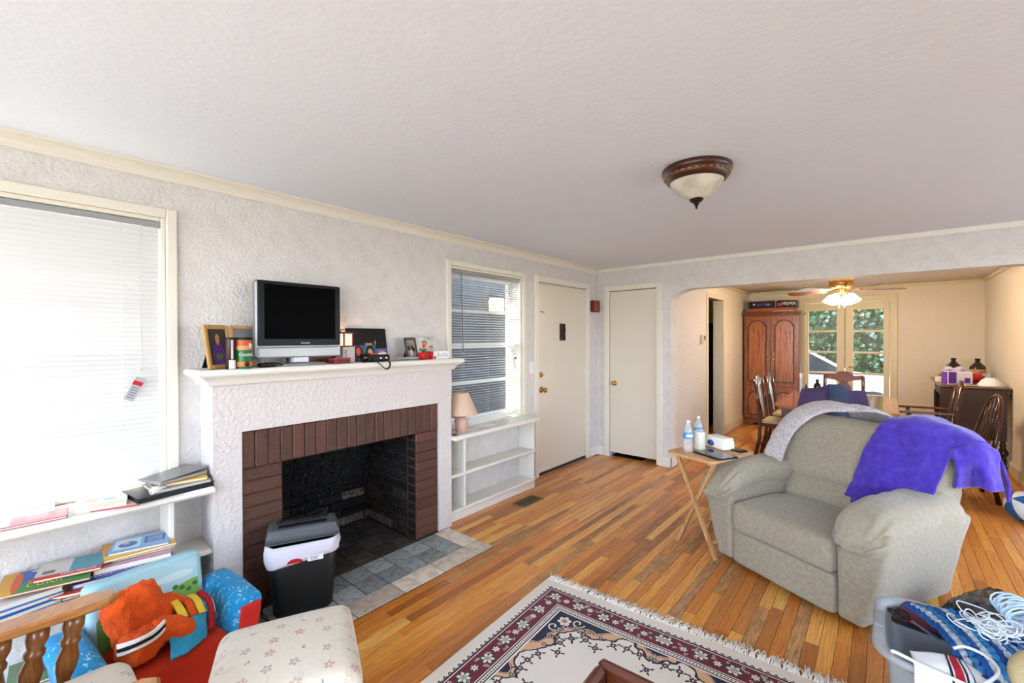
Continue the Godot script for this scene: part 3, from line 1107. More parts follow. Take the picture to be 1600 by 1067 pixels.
# ---------------------------------------------------------------- doors
func doors():
	# entry door in the fireplace wall
	var d := struct("door_1")
	var st := S()
	bx(st, Vector3(XW - 0.055, 0.03, DOOR[0] + 0.006), Vector3(XW - 0.012, 2.022, DOOR[1] - 0.006), 0.004)
	obj("slab", st, M.door, d)
	st = S()
	var c := 0.065
	for e in [[DOOR[0] - c, DOOR[0], 0.0, DOOR[3] + c], [DOOR[1], DOOR[1] + c, 0.0, DOOR[3] + c], [DOOR[0], DOOR[1], DOOR[3], DOOR[3] + c]]:
		bx(st, Vector3(XW - 0.005, e[2], e[0]), Vector3(XW + 0.018, e[3], e[1]), 0.006)
	obj("door_casing", st, M.trim, d)
	st = S()
	for e in [[DOOR[0], DOOR[0] + 0.004, 0.0, DOOR[3]], [DOOR[1] - 0.004, DOOR[1], 0.0, DOOR[3]], [DOOR[0], DOOR[1], DOOR[3] - 0.004, DOOR[3]]]:
		bx(st, Vector3(XW - 0.2, e[2], e[0]), Vector3(XW, e[3], e[1]))
	bx(st, Vector3(XW - 0.22, -0.02, DOOR[0]), Vector3(XW - 0.2, DOOR[3], DOOR[1]))
	obj("door_jamb", st, M.trim, d)
	st = S()
	bx(st, Vector3(XW - 0.06, 0.002, DOOR[0] + 0.01), Vector3(XW - 0.006, 0.034, DOOR[1] - 0.01), 0.004)
	obj("door_sweep", st, mat(hexc("2f2a28"), 0.6), d)
	for y in [1.78, 1.04, 0.33]:
		st = S()
		bx(st, Vector3(XW - 0.014, y - 0.045, DOOR[0] - 0.008), Vector3(XW + 0.022, y + 0.045, DOOR[0] + 0.012), 0.003)
		tube(st, [Vector3(XW + 0.014, y - 0.05, DOOR[0] + 0.002), Vector3(XW + 0.014, y + 0.05, DOOR[0] + 0.002)], 0.007, 8)
		obj("hinge", st, M.paint, d)
	var RX := Basis(Vector3.BACK, -PI / 2)     # lathe axis along +x
	st = S()
	var kx := XW - 0.012
	lathe(st, [Vector2(0, -0.002), Vector2(0.033, -0.002), Vector2(0.033, 0.004), Vector2(0.028, 0.012), Vector2(0.012, 0.015), Vector2(0.012, 0.035), Vector2(0.022, 0.042), Vector2(0.028, 0.055), Vector2(0.024, 0.066), Vector2(0.0, 0.068)], 18, Transform3D(RX, Vector3(kx, 0.90, DOOR[1] - 0.07)))
	obj("knob", st, M.brass, d)
	st = S()
	lathe(st, [Vector2(0, -0.002), Vector2(0.028, -0.002), Vector2(0.028, 0.006), Vector2(0.02, 0.014), Vector2(0, 0.015)], 16, Transform3D(RX, Vector3(kx, 1.06, DOOR[1] - 0.07)))
	box(st, Vector3(kx + 0.024, 1.06, DOOR[1] - 0.07), Vector3(0.022, 0.008, 0.03), 0.003)
	obj("deadbolt", st, M.brass, d)
	st = S()
	bx(st, Vector3(XW - 0.014, 1.415, -4.165), Vector3(XW - 0.008, 1.605, -4.05), 0.002)
	obj("peep_window", st, mat(hexc("2b1d15"), 0.5, {"bump": M.rough_bump, "relief": 0.5, "scale": 8.0}), d)
	st = S()
	box(st, Vector3(XW - 0.006, 1.53, -4.15), Vector3(0.012, 0.05, 0.012), 0.003)
	box(st, Vector3(XW - 0.006, 1.44, -4.15), Vector3(0.012, 0.03, 0.012), 0.003)
	obj("latch", st, M.dark_metal, d)
	st = S()
	tube(st, [Vector3(kx, 1.72, -3.69), Vector3(kx + 0.012, 1.72, -3.69), Vector3(kx + 0.014, 1.718, -3.735), Vector3(kx + 0.012, 1.71, -3.74)], 0.0035, 6)
	obj("chain_hook", st, M.dark_metal, d)
	# closet door in the arch wall
	d = struct("door_2")
	st = S()
	bx(st, Vector3(CLOSET[0] + 0.004, 0.052, ZB - 0.05), Vector3(CLOSET[1] - 0.004, 2.004, ZB - 0.012), 0.003)
	obj("slab", st, M.door, d)
	st = S()
	for e in [[CLOSET[0] - c, CLOSET[0], 0.0, CLOSET[3] + c], [CLOSET[1], CLOSET[1] + c, 0.0, CLOSET[3] + c], [CLOSET[0], CLOSET[1], CLOSET[3], CLOSET[3] + c]]:
		bx(st, Vector3(e[0], e[2], ZB - 0.005), Vector3(e[1], e[3], ZB + 0.018), 0.006)
	obj("door_casing", st, M.trim, d)
	st = S()
	lathe(st, [Vector2(0, -0.002), Vector2(0.03, -0.002), Vector2(0.028, 0.008), Vector2(0.011, 0.012), Vector2(0.011, 0.03), Vector2(0.022, 0.036), Vector2(0.026, 0.048), Vector2(0.02, 0.058), Vector2(0, 0.06)], 18, Transform3D(Basis(Vector3.RIGHT, PI / 2), Vector3(CLOSET[0] + 0.07, 0.895, ZB - 0.012)))
	obj("knob", st, M.brass, d)
	for y in [1.78, 0.36]:
		st = S()
		tube(st, [Vector3(CLOSET[1] - 0.002, y - 0.05, ZB - 0.004), Vector3(CLOSET[1] - 0.002, y + 0.05, ZB - 0.004)], 0.006, 8)
		obj("hinge", st, M.trim, d)
	st = S()
	wall(st, 2, ZB - 0.75, ZB - 0.65, XW - 0.1, DXL - 0.13, -0.05, CEIL, [])
	wall(st, 0, XW - 0.1, XW, ZB - 0.65, ZB - 0.16, -0.05, CEIL, [])
	bx(st, Vector3(XW - 0.1, CEIL, ZB - 0.75), Vector3(DXL, CEIL + 0.1, ZB - 0.16))
	struct_mesh("wall_closet", st, M.stucco)
	# light switch and the small wooden letter box in the corner
	var sw := thing("light_switch", "white toggle light switch plate on wall beside entry door", "light switch", Vector3(XW, 1.145, -3.525))
	st = S()
	bx(st, Vector3(0, -0.06, -0.038), Vector3(0.007, 0.06, 0.038), 0.003)
	obj("plate", st, M.white_gloss, sw)
	st = S()
	box(st, Vector3(0.012, 0.005, 0), Vector3(0.016, 0.02, 0.009), 0.002, Basis(Vector3.BACK, 0.4))
	obj("toggle", st, M.white, sw)
	var mb := thing("letter_box", "small reddish brown wooden box on wall beside door hinge", "wall box", Vector3(XW, 1.76, -4.762))
	st = S()
	bx(st, Vector3(0.001, 0, -0.07), Vector3(0.055, 0.14, 0.07), 0.004)
	obj("body", st, wood_tri(hexc("6e2a14"), 0, 0.35), mb)
	st = S()
	bx(st, Vector3(0.056, 0.01, -0.06), Vector3(0.062, 0.125, 0.06), 0.002)
	obj("front_panel", st, wood_tri(hexc("8a3a18"), 2, 0.3), mb)

# ---------------------------------------------------------------- dining room shell, kitchen doorway, french doors, garden
const KDOOR := [-6.98, -6.25, 0.0, 1.99]
const FDOOR := [-1.03, 0.05, 0.0, 2.0]

func dining_shell():
	var st := S()
	wall(st, 0, DXL - 0.13, DXL, DZ - 0.2, KDOOR[1], -0.05, DCEIL + 0.05, [KDOOR])
	struct_mesh("wall_dining_left", st, M.cream_wall)
	st = S()
	wall(st, 0, DXL - 0.13, DXL, KDOOR[1], ZB - 0.16, -0.05, DCEIL + 0.05, [])
	struct_mesh("wall_arch_side", st, M.jamb_wall)
	st = S()
	wall(st, 0, DXR, DXR + 0.15, DZ - 0.2, ZB - 0.16, -0.05, DCEIL + 0.05, [])
	struct_mesh("wall_dining_right", st, M.cream_wall)
	st = S()
	wall(st, 2, DZ - 0.2, DZ, DXL, DXR, -0.05, DCEIL + 0.05, [FDOOR])
	struct_mesh("wall_dining_back", st, M.cream_wall)
	st = S()
	bx(st, Vector3(DXL - 0.2, DCEIL, DZ - 0.2), Vector3(DXR + 0.2, DCEIL + 0.2, ZB - 0.155))
	struct_mesh("ceiling_dining", st, mat(hexc("cfc8be"), 0.8, {"bump": M.rough_bump, "relief": 0.4, "scale": 1.2, "world": true}))
	st = S()
	bx(st, Vector3(DXL, DCEIL - 0.045, DZ), Vector3(DXR, DCEIL + 0.001, DZ + 0.03), 0.008)
	bx(st, Vector3(DXL, DCEIL - 0.045, DZ + 0.03), Vector3(DXL + 0.03, DCEIL + 0.001, ZB - 0.16), 0.008)
	bx(st, Vector3(DXR - 0.03, DCEIL - 0.045, DZ + 0.03), Vector3(DXR, DCEIL + 0.001, ZB - 0.16), 0.008)
	struct_mesh("trim_3", st, M.cream_trim)
	for b in [["baseboard_dining_left", Vector3(DXL, 0, DZ), Vector3(DXL + 0.018, 0.12, KDOOR[0] - 0.06)], ["baseboard_dining_near", Vector3(DXL, 0, KDOOR[1] + 0.06), Vector3(DXL + 0.018, 0.12, ZB - 0.16)], ["baseboard_dining_right", Vector3(DXR - 0.018, 0, DZ), Vector3(DXR, 0.12, ZB - 0.16)], ["baseboard_dining_back", Vector3(FDOOR[1] + 0.08, 0, DZ), Vector3(DXR - 0.018, 0.12, DZ + 0.018)]]:
		st = S()
		bx(st, b[1], b[2], 0.005)
		struct_mesh(b[0], st, M.cream_trim)
	# kitchen doorway casing
	st = S()
	var c := 0.06
	for e in [[KDOOR[0] - c, KDOOR[0], 0.0, KDOOR[3] + c], [KDOOR[1], KDOOR[1] + c, 0.0, KDOOR[3] + c], [KDOOR[0], KDOOR[1], KDOOR[3], KDOOR[3] + c]]:
		bx(st, Vector3(DXL - 0.135, e[2], e[0]), Vector3(DXL + 0.018, e[3], e[1]), 0.005)
	struct_mesh("trim_4", st, M.cream_trim)
	# kitchen beyond
	st = S()
	wall(st, 2, ZB - 0.85, ZB - 0.75, -4.2, DXL - 0.13, -0.05, DCEIL, [])
	wall(st, 2, DZ - 0.2, DZ, -4.2, DXL, -0.05, DCEIL, [])
	wall(st, 0, -4.3, -4.2, DZ - 0.2, ZB - 0.75, -0.05, DCEIL, [])
	bx(st, Vector3(-4.3, DCEIL, DZ - 0.2), Vector3(DXL - 0.2, DCEIL + 0.2, ZB - 0.75))
	bx(st, Vector3(-4.3, -0.1, DZ - 0.2), Vector3(XW - 0.2, -0.005, ZB - 0.75))
	struct_mesh("wall_kitchen", st, M.cream_wall)
	var fr := thing("refrigerator", "tall dark refrigerator edge glimpsed through the kitchen doorway", "refrigerator", Vector3(-2.6, 0, -8.2))
	st = S()
	bx(st, Vector3(-0.4, 0.03, -0.4), Vector3(0.36, 1.7, 0.3), 0.012)
	obj("body", st, M.black, fr)
	st = S()
	bx(st, Vector3(-0.4, 0.06, 0.305), Vector3(0.36, 1.1, 0.36), 0.01)
	bx(st, Vector3(-0.4, 1.12, 0.305), Vector3(0.36, 1.69, 0.36), 0.01)
	obj("door", st, mat(hexc("2b2c2e"), 0.3, {"metal": 0.4}), fr)
	st = S()
	for y in [[0.5, 1.05], [1.16, 1.5]]:
		tube(st, [Vector3(0.3, y[0], 0.36), Vector3(0.3, y[0] + 0.02, 0.4), Vector3(0.3, y[1] - 0.02, 0.4), Vector3(0.3, y[1], 0.36)], 0.009, 8)
	obj("handle", st, M.steel, fr)
	# thermostat and switch on the wall beside the doorway
	var th := thing("thermostat", "small beige thermostat on arch side wall by the kitchen doorway", "thermostat", Vector3(DXL, 1.42, -5.98))
	st = S()
	bx(st, Vector3(0, -0.06, -0.04), Vector3(0.03, 0.06, 0.04), 0.006)
	obj("body", st, mat(hexc("c9b998"), 0.5), th)
	st = S()
	bx(st, Vector3(0.0, -0.005, -0.1), Vector3(0.028, 0.05, -0.042), 0.004)
	obj("cover", st, mat(hexc("4a3524"), 0.4), th)
	var sw := thing("light_switch", "pale switch plate on dining wall between doorway and armoire", "light switch", Vector3(DXL, 1.14, -7.3))
	st = S()
	bx(st, Vector3(0, -0.06, -0.038), Vector3(0.006, 0.06, 0.038), 0.002)
	obj("plate", st, M.cream_trim, sw)
	st = S()
	box(st, Vector3(0.01, 0.0, 0), Vector3(0.014, 0.02, 0.009), 0.002, Basis(Vector3.BACK, 0.4))
	obj("toggle", st, M.white, sw)
	# french doors
	st = S()
	var o := 0.085
	for e in [[FDOOR[0] - o, FDOOR[0], 0.0, FDOOR[3] + o], [FDOOR[1], FDOOR[1] + o, 0.0, FDOOR[3] + o], [FDOOR[0], FDOOR[1], FDOOR[3], FDOOR[3] + o]]:
		bx(st, Vector3(e[0], e[2], DZ - 0.005), Vector3(e[1], e[3], DZ + 0.02), 0.006)
	struct_mesh("trim_5", st, M.cream_trim)
	var names := ["door_3", "door_4"]
	for k in 2:
		var x0: float = lerpf(FDOOR[0], FDOOR[1], k * 0.5) + 0.004
		var x1: float = lerpf(FDOOR[0], FDOOR[1], (k + 1) * 0.5) - 0.004
		var d := struct(names[k])
		var sw0 := 0.06 if k == 0 else 0.10
		var sw1 := 0.10 if k == 0 else 0.07
		var a0 := x0 + sw0
		var a1 := x1 - sw1
		var ys := [0.2, 0.56, 0.87, 1.20, 1.535, 1.875]
		ys = [0.22, 0.545, 0.875, 1.205, 1.54, 1.875]
		st = S()
		bx(st, Vector3(x0, 0.01, DZ - 0.06), Vector3(a0, 1.992, DZ - 0.015), 0.004)
		bx(st, Vector3(a1, 0.01, DZ - 0.06), Vector3(x1, 1.992, DZ - 0.015), 0.004)
		bx(st, Vector3(a0, 1.875, DZ - 0.06), Vector3(a1, 1.992, DZ - 0.015), 0.004)
		bx(st, Vector3(a0, 0.01, DZ - 0.06), Vector3(a1, 0.22, DZ - 0.015), 0.004)
		obj("door_frame", st, M.cream_trim, d)
		for j in range(1, 5):
			st = S()
			bx(st, Vector3(a0, ys[j] - 0.015, DZ - 0.055), Vector3(a1, ys[j] + 0.015, DZ - 0.02), 0.004)
			obj("muntin", st, M.cream_trim, d)
		for j in 5:
			st = S()
			bx(st, Vector3(a0 - 0.003, ys[j] + (0.01 if j else -0.003), DZ - 0.039), Vector3(a1 + 0.003, ys[j + 1] - (0.01 if j < 4 else -0.003), DZ - 0.036))
			obj("pane", st, M.glass, d)
		if k == 1:
			st = S()
			tube(st, [Vector3(x0 + 0.05, 0.98, DZ - 0.015), Vector3(x0 + 0.05, 0.98, DZ + 0.04), Vector3(x0 + 0.14, 0.985, DZ + 0.045)], 0.008, 8)
			obj("lever_handle", st, M.brass, d)
		st = S()
		for y in [0.3, 1.75]:
			var hx := x0 - 0.002 if k == 0 else x1 + 0.002
			tube(st, [Vector3(hx, y - 0.05, DZ - 0.008), Vector3(hx, y + 0.05, DZ - 0.008)], 0.008, 8)
		obj("hinge", st, M.cream_trim, d)

func outside():
	# ground
	var st := S()
	bx(st, Vector3(-40, -0.35, -40), Vector3(40, -0.13, 30))
	struct_mesh("ground", st, mat(hexc("8f8a7d"), 0.9, {"bump": M.rough_bump, "relief": 0.5, "scale": 1.0, "world": true}))
	st = S()
	bx(st, Vector3(-9.0, -0.129, -14.0), Vector3(8.0, -0.1, -9.4))
	var lawn := obj("lawn", st, mat(hexc("5f7d33"), 0.9, {"tex": ramp(noise_image(256, 256, 0.05, 5, 61), [[0.1, Color(0.55, 0.6, 0.4)], [0.5, Color(0.85, 0.9, 0.75)], [0.9, Color.WHITE]]), "scale": 0.7, "world": true, "bump": M.rough_bump, "relief": 3.0}))
	lawn.set_meta("kind", "structure")
	# roof and eaves, so that sun and sky come in through openings alone
	st = S()
	bx(st, Vector3(XW - 0.85, 2.42, DZ - 0.5), Vector3(XR + 0.6, 2.55, ZR + 0.25))
	struct_mesh("roof", st, mat(hexc("6a655f"), 0.9))
	# wing of the house seen through the second window: dark blue-grey boards
	var wing := thing("house_wing", "dark blue grey board wall outside the window behind lamp", "wall")
	var boards := [mat(hexc("262c35"), 0.6), mat(hexc("2a303a"), 0.6), mat(hexc("222830"), 0.6)]
	for seg in [[-3.35, -1.95], [-9.6, -3.78]]:
		for k in 24:
			st = S()
			box(st, Vector3(-4.45, 0.0 + k * 0.14, (seg[0] + seg[1]) / 2), Vector3(0.03, 0.15, seg[1] - seg[0]), 0.004, Basis(Vector3.BACK, 0.1))
			obj("board", st, boards[k % 3], wing)
	st = S()
	for z in [-3.35, -3.78, -5.6]:
		bx(st, Vector3(-4.43, -0.1, z - 0.06), Vector3(-4.36, 3.3, z + 0.06), 0.006)
	obj("corner_board", st, M.white, wing)
	st = S()
	bx(st, Vector3(-4.6, -0.1, -9.6), Vector3(-4.475, 3.3, -3.78))
	bx(st, Vector3(-4.6, -0.1, -3.35), Vector3(-4.475, 3.3, -1.95))
	obj("backing", st, M.dark, wing)
	var lp := thing("porch_lantern", "lit porch lantern glowing beyond the slatted blind", "lantern", Vector3(-4.40, 1.80, -4.70))
	st = S()
	bx(st, Vector3(0.03, 0.0, -0.08), Vector3(0.19, 0.22, 0.08), 0.01)
	obj("lamp_glass", st, mat(hexc("ffe0ac"), 0.4, {"emit": hexc("ffd9a0"), "power": 3.0}), lp)
	st = S()
	bx(st, Vector3(0.015, 0.221, -0.095), Vector3(0.205, 0.25, 0.095), 0.008)
	bx(st, Vector3(0.015, -0.03, -0.095), Vector3(0.205, -0.001, 0.095), 0.008)
	bx(st, Vector3(-0.01, 0.05, -0.03), Vector3(0.028, 0.28, 0.03), 0.005)
	obj("cap", st, M.dark_metal, lp)
	# hedge behind the french doors
	var hd := thing("hedge", "tall dense green hedge outside the french doors", "hedge", Vector3(0, -0.1, -13.0))
	st = S()
	var nz := FastNoiseLite.new()
	nz.seed = 3
	nz.frequency = 0.5
	pillow(st, Vector3(-1.0, 2.3, -0.5), Vector3(9.0, 5.0, 1.2), 0.4, 16, Basis(), func(p: Vector3, q: Vector3): return p + Vector3(0, 0, nz.get_noise_2d(p.x * 2, p.y * 2) * 0.35))
	obj("hedge_body", st, mat(hexc("2b4722"), 0.9), hd)
	var r := RandomNumberGenerator.new()
	r.seed = 77
	var leaf := S()
	leaf.set_smooth_group(-1)
	quad(leaf, Vector3(0, 0, 0), Vector3(-0.5, 0.45, 0.08), Vector3(0, 1, 0.0), Vector3(0, 0.5, -0.06))
	quad(leaf, Vector3(0, 0, 0), Vector3(0, 0.5, -0.06), Vector3(0, 1, 0.0), Vector3(0.5, 0.45, 0.08))
	leaf.generate_normals()
	var lm := leaf.commit()
	var tints := [hexc("27421f"), hexc("3d5c2c"), hexc("172e16")]
	for t in 3:
		var mm := MultiMesh.new()
		mm.transform_format = MultiMesh.TRANSFORM_3D
		mm.mesh = lm
		mm.instance_count = 9000
		for i in mm.instance_count:
			var x := r.randf_range(-5.0, 3.0)
			var y := r.randf_range(0.0, 4.6)
			var zz := 0.12 + nz.get_noise_2d((x + 1.0) * 2, (y - 2.3) * 2) * 0.35 + r.randf_range(-0.05, 0.22)
			var b := Basis.from_euler(Vector3(r.randf_range(-1.2, 1.2), r.randf_range(-1.4, 1.4), r.randf_range(0, TAU))).scaled(Vector3.ONE * r.randf_range(0.06, 0.13))
			mm.set_instance_transform(i, Transform3D(b, Vector3(x, y, zz)))
		var mi := MultiMeshInstance3D.new()
		mi.name = "leaves"
		mi.multimesh = mm
		mi.material_override = mat(tints[t], 0.2, {"back": tints[t].lightened(0.1), "spec": 0.7})
		mi.set_meta("kind", "stuff")
		hd.add_child(mi, true)
	# white car parked on the grass
	var car := thing("car", "white car with dark glass parked outside the french doors", "car", Vector3(-1.35, -0.1, -10.6), 0.12)
	var white := mat(hexc("e4e6ea"), 0.2, {"coat": 0.6})
	st = S()
	prism(st, PackedVector2Array([Vector2(-1.7, 0.25), Vector2(1.7, 0.25), Vector2(1.78, 0.5), Vector2(1.7, 0.72), Vector2(0.95, 0.84), Vector2(-1.55, 0.86), Vector2(-1.78, 0.75), Vector2(-1.78, 0.4)]), -0.75, 0.75, Transform3D(), 0.05)
	obj("body", st, white, car)
	st = S()
	prism(st, PackedVector2Array([Vector2(-1.45, 0.855), Vector2(-1.2, 1.36), Vector2(-0.05, 1.4), Vector2(0.85, 0.85)]), -0.62, 0.62, Transform3D(), 0.03)
	obj("cabin_glass", st, mat(hexc("24303c"), 0.06, {"spec": 0.6}), car)
	st = S()
	prism(st, PackedVector2Array([Vector2(-1.24, 1.35), Vector2(-1.15, 1.42), Vector2(-0.05, 1.44), Vector2(0.06, 1.37)]), -0.63, 0.63, Transform3D(), 0.01)
	for s in [-0.63, 0.6]:
		bar(st, Vector3(-0.02, 1.38, s), Vector3(0.84, 0.86, s), 0.05, 0.03, 0.005)
		bar(st, Vector3(-0.6, 1.38, s), Vector3(-0.62, 0.86, s), 0.05, 0.03, 0.005)
		bar(st, Vector3(-1.2, 1.36, s), Vector3(-1.45, 0.86, s), 0.07, 0.03, 0.005)
	obj("roof", st, white, car)
	for x in [-1.1, 1.1]:
		for z in [-0.7, 0.7]:
			st = S()
			lathe(st, [Vector2(0, -0.1), Vector2(0.2, -0.1), Vector2(0.29, -0.09), Vector2(0.3, 0.0), Vector2(0.29, 0.09), Vector2(0.2, 0.1), Vector2(0, 0.1)], 20, Transform3D(Basis(Vector3.RIGHT, PI / 2), Vector3(x, 0.3, z)))
			obj("wheel", st, M.black, car)

# a smooth surface through a net of points: u runs down the rows, v along each row
func crom(a: Array, t: float):
	var n := a.size() - 1
	var k := clampi(int(t * n), 0, n - 1)
	return a[k].cubic_interpolate(a[k + 1], a[maxi(k - 1, 0)], a[mini(k + 2, n)], t * n - k)

func net(rows: Array) -> Callable:
	return func(u: float, v: float) -> Vector3:
		var col := []
		for r in rows:
			col.append(crom(r, v))
		return crom(col, u)

func wrinkled(f: Callable, amp: float, freq: float, sd: int) -> Callable:
	var n := FastNoiseLite.new()
	n.seed = sd
	n.frequency = freq
	n.fractal_octaves = 3
	return func(u: float, v: float) -> Vector3:
		var p: Vector3 = f.call(u, v)
		return p + Vector3(n.get_noise_3dv(p), n.get_noise_3dv(p + Vector3(9, 0, 0)), n.get_noise_3dv(p + Vector3(0, 7, 0))) * amp

func armchair():
	var t := thing("recliner", "grey green plush recliner armchair with blankets over its back", "armchair", Vector3(-0.28, 0, -3.275), -0.466)
	var fab := mat(Color.WHITE, 0.85, {"tex": ramp(noise_image(512, 512, 0.06, 5, 8), [[0.1, hexc("8f8777")], [0.5, hexc("99917f")], [0.9, hexc("a39b89")]]), "scale": 1.1, "sheen": 0.5, "spec": 0.15, "bump": M.fine, "relief": 0.12})
	var nz := FastNoiseLite.new()
	nz.seed = 15
	nz.frequency = 3.0
	nz.fractal_octaves = 3
	var soft := func(p: Vector3, at: Vector3, a: float) -> Vector3:
		var w := at + p
		return Vector3(nz.get_noise_3dv(w * 1.0), nz.get_noise_3dv(w + Vector3(5, 0, 0)), nz.get_noise_3dv(w + Vector3(0, 5, 0))) * a
	# leg rest panel
	var st := S()
	var c := Vector3(0, 0.125, 0.33)
	pillow(st, c, Vector3(0.606, 0.205, 0.19), 0.1, 10, Basis(), func(p: Vector3, q: Vector3): return p + soft.call(p, c, 0.006) + Vector3(0, 0, 0.006 * (1 - q.x * q.x)))
	obj("leg_rest", st, fab, t)
	# seat cushion
	st = S()
	var c2 := Vector3(0, 0.31, 0.12)
	pillow(st, c2, Vector3(0.60, 0.165, 0.645), 0.22, 14, Basis(), func(p: Vector3, q: Vector3): return p + soft.call(p, c2, 0.012) + Vector3(0, 0.028 * (1 - q.x * q.x) * (1 - q.z * q.z) * (1 if q.y > 0 else 0) + (0.012 if q.y > 0 else 0.0) * q.x * q.x, 0))
	obj("seat_cushion", st, fab, t)
	for s in [-1.0, 1.0]:
		# arm panel, wider at the top than at the floor
		st = S()
		var c3 := Vector3(s * 0.415, 0.27, 0.05)
		pillow(st, c3, Vector3(0.21, 0.5, 0.74), 0.14, 14, Basis(), func(p: Vector3, q: Vector3):
			var k: float = clampf((p.y + 0.25) / 0.5, 0, 1)
			var o := p
			if q.x * s > 0:
				o.x += s * (0.035 * k - 0.085 * (1 - k)) * clampf(q.x * s * 1.5, 0, 1)
			o.z += 0.015 * k - (0.05 * (1 - k) if q.z < 0 else 0.0)
			return o + soft.call(p, c3, 0.008))
		obj("arm_panel", st, fab, t)
		# plump pad over it, drooping at the front, gathered in pleats
		st = S()
		var c4 := Vector3(s * 0.42, 0.52, 0.09)
		pillow(st, c4, Vector3(0.27, 0.185, 0.74), 0.5, 18, Basis(), func(p: Vector3, q: Vector3):
			var o := p
			var f: float = clampf((p.z - 0.1) / 0.27, 0, 1)
			o.y -= 0.085 * f * f
			o.y += 0.012 * sin(p.z * 3 + 1.0)
			o.z += 0.03 * f * (1.0 if p.y < 0 else 0.0)
			var pl := sin(atan2(p.x, p.y + 0.05) * 17.0) * 0.006 * f * f + sin(p.z * 62.0 + p.x * 9) * 0.005 * clampf(1.0 - absf(p.z + 0.12) / 0.2, 0, 1) * (1.0 if p.y > 0 else 0.0)
			o.x *= 1.0 - 0.1 * f
			return o + Vector3(0, pl, pl * 0.5) + soft.call(p, c4, 0.02))
		obj("arm_pad", st, fab, t)
	var lean := Basis(Vector3.RIGHT, -0.3)
	# outer back
	st = S()
	var c5 := Vector3(0, 0.5, -0.37)
	pillow(st, c5, Vector3(0.92, 0.82, 0.15), 0.4, 12, lean, func(p: Vector3, q: Vector3): return p * Vector3(1.0 - 0.16 * clampf((p.y - 0.1) / 0.3, 0, 1), 1, 1) + soft.call(p, c5, 0.01))
	obj("back_shell", st, fab, t)
	# upper back cushion
	st = S()
	var c6 := Vector3(0.0, 0.68, -0.27)
	pillow(st, c6, Vector3(1.0, 0.48, 0.25), 0.45, 22, lean, func(p: Vector3, q: Vector3):
		var o := p
		o.x *= 1.0 - 0.22 * clampf((p.y - 0.02) / 0.22, 0, 1) ** 1.5
		var g := sin(p.x * 38.0 + nz.get_noise_2d(p.x * 2, 1.0) * 5.0) * 0.006 * clampf((p.y - 0.12) / 0.12, 0, 1) * clampf(nz.get_noise_2d(p.x * 2.0, 4.0) * 2 + 0.6, 0, 1)
		return o + Vector3(0, g, g) + soft.call(p, c6, 0.022))
	obj("back_cushion", st, fab, t)
	# lumbar cushion
	st = S()
	var c7 := Vector3(0.0, 0.435, -0.17)
	pillow(st, c7, Vector3(0.66, 0.22, 0.24), 0.4, 14, lean, func(p: Vector3, q: Vector3): return p + soft.call(p, c7, 0.022) + Vector3(0, 0, -0.02 * p.x * p.x * 8))
	obj("lumbar_cushion", st, fab, t)
	# dark frame between the floor and the skirts
	st = S()
	bx(st, Vector3(-0.28, 0.001, -0.36), Vector3(0.28, 0.06, 0.3))
	obj("base", st, M.dark, t)
	var place := Transform3D(Basis(Vector3.UP, -0.466), Vector3(-0.28, 0, -3.275))
	# white plush throw over the left shoulder
	var f := net([
		[Vector3(-0.515, 0.632, -0.190), Vector3(-0.450, 0.597, -0.060), Vector3(-0.370, 0.587, -0.030), Vector3(-0.295, 0.612, -0.025)],
		[Vector3(-0.505, 0.742, -0.240), Vector3(-0.435, 0.732, -0.125), Vector3(-0.350, 0.722, -0.075), Vector3(-0.280, 0.717, -0.055)],
		[Vector3(-0.440, 0.877, -0.290), Vector3(-0.380, 0.872, -0.200), Vector3(-0.310, 0.852, -0.135), Vector3(-0.245, 0.832, -0.110)],
		[Vector3(-0.340, 0.967, -0.360), Vector3(-0.280, 0.967, -0.290), Vector3(-0.220, 0.957, -0.230), Vector3(-0.160, 0.932, -0.195)],
		[Vector3(-0.230, 0.997, -0.452), Vector3(-0.130, 0.997, -0.370), Vector3(-0.060, 0.992, -0.310), Vector3(0.000, 0.972, -0.270)],
		[Vector3(-0.180, 0.922, -0.552), Vector3(-0.040, 0.942, -0.522), Vector3(0.080, 0.967, -0.400), Vector3(0.180, 0.964, -0.320)],
		[Vector3(-0.180, 0.712, -0.592), Vector3(-0.040, 0.732, -0.592), Vector3(0.080, 0.752, -0.552), Vector3(0.220, 0.772, -0.512)]])
	st = S()
	cloth(st, 30, 14, wrinkled(f, 0.012, 5.0, 3), 0.014)
	var thr := obj("throw_blanket", st, mat(Color.WHITE, 0.95, {"tex": ramp(noise_image(256, 256, 0.06, 3, 18), [[0.2, hexc("a9a3a6")], [0.5, hexc("cfc9cb")], [0.8, hexc("dcd7d8")]]), "scale": 3.0, "sheen": 0.6, "bump": M.rough_bump, "relief": 1.2, "spec": 0.1}))
	thr.transform = place
	tag(thr, "white dimpled plush throw draped over left shoulder of the recliner", "blanket")
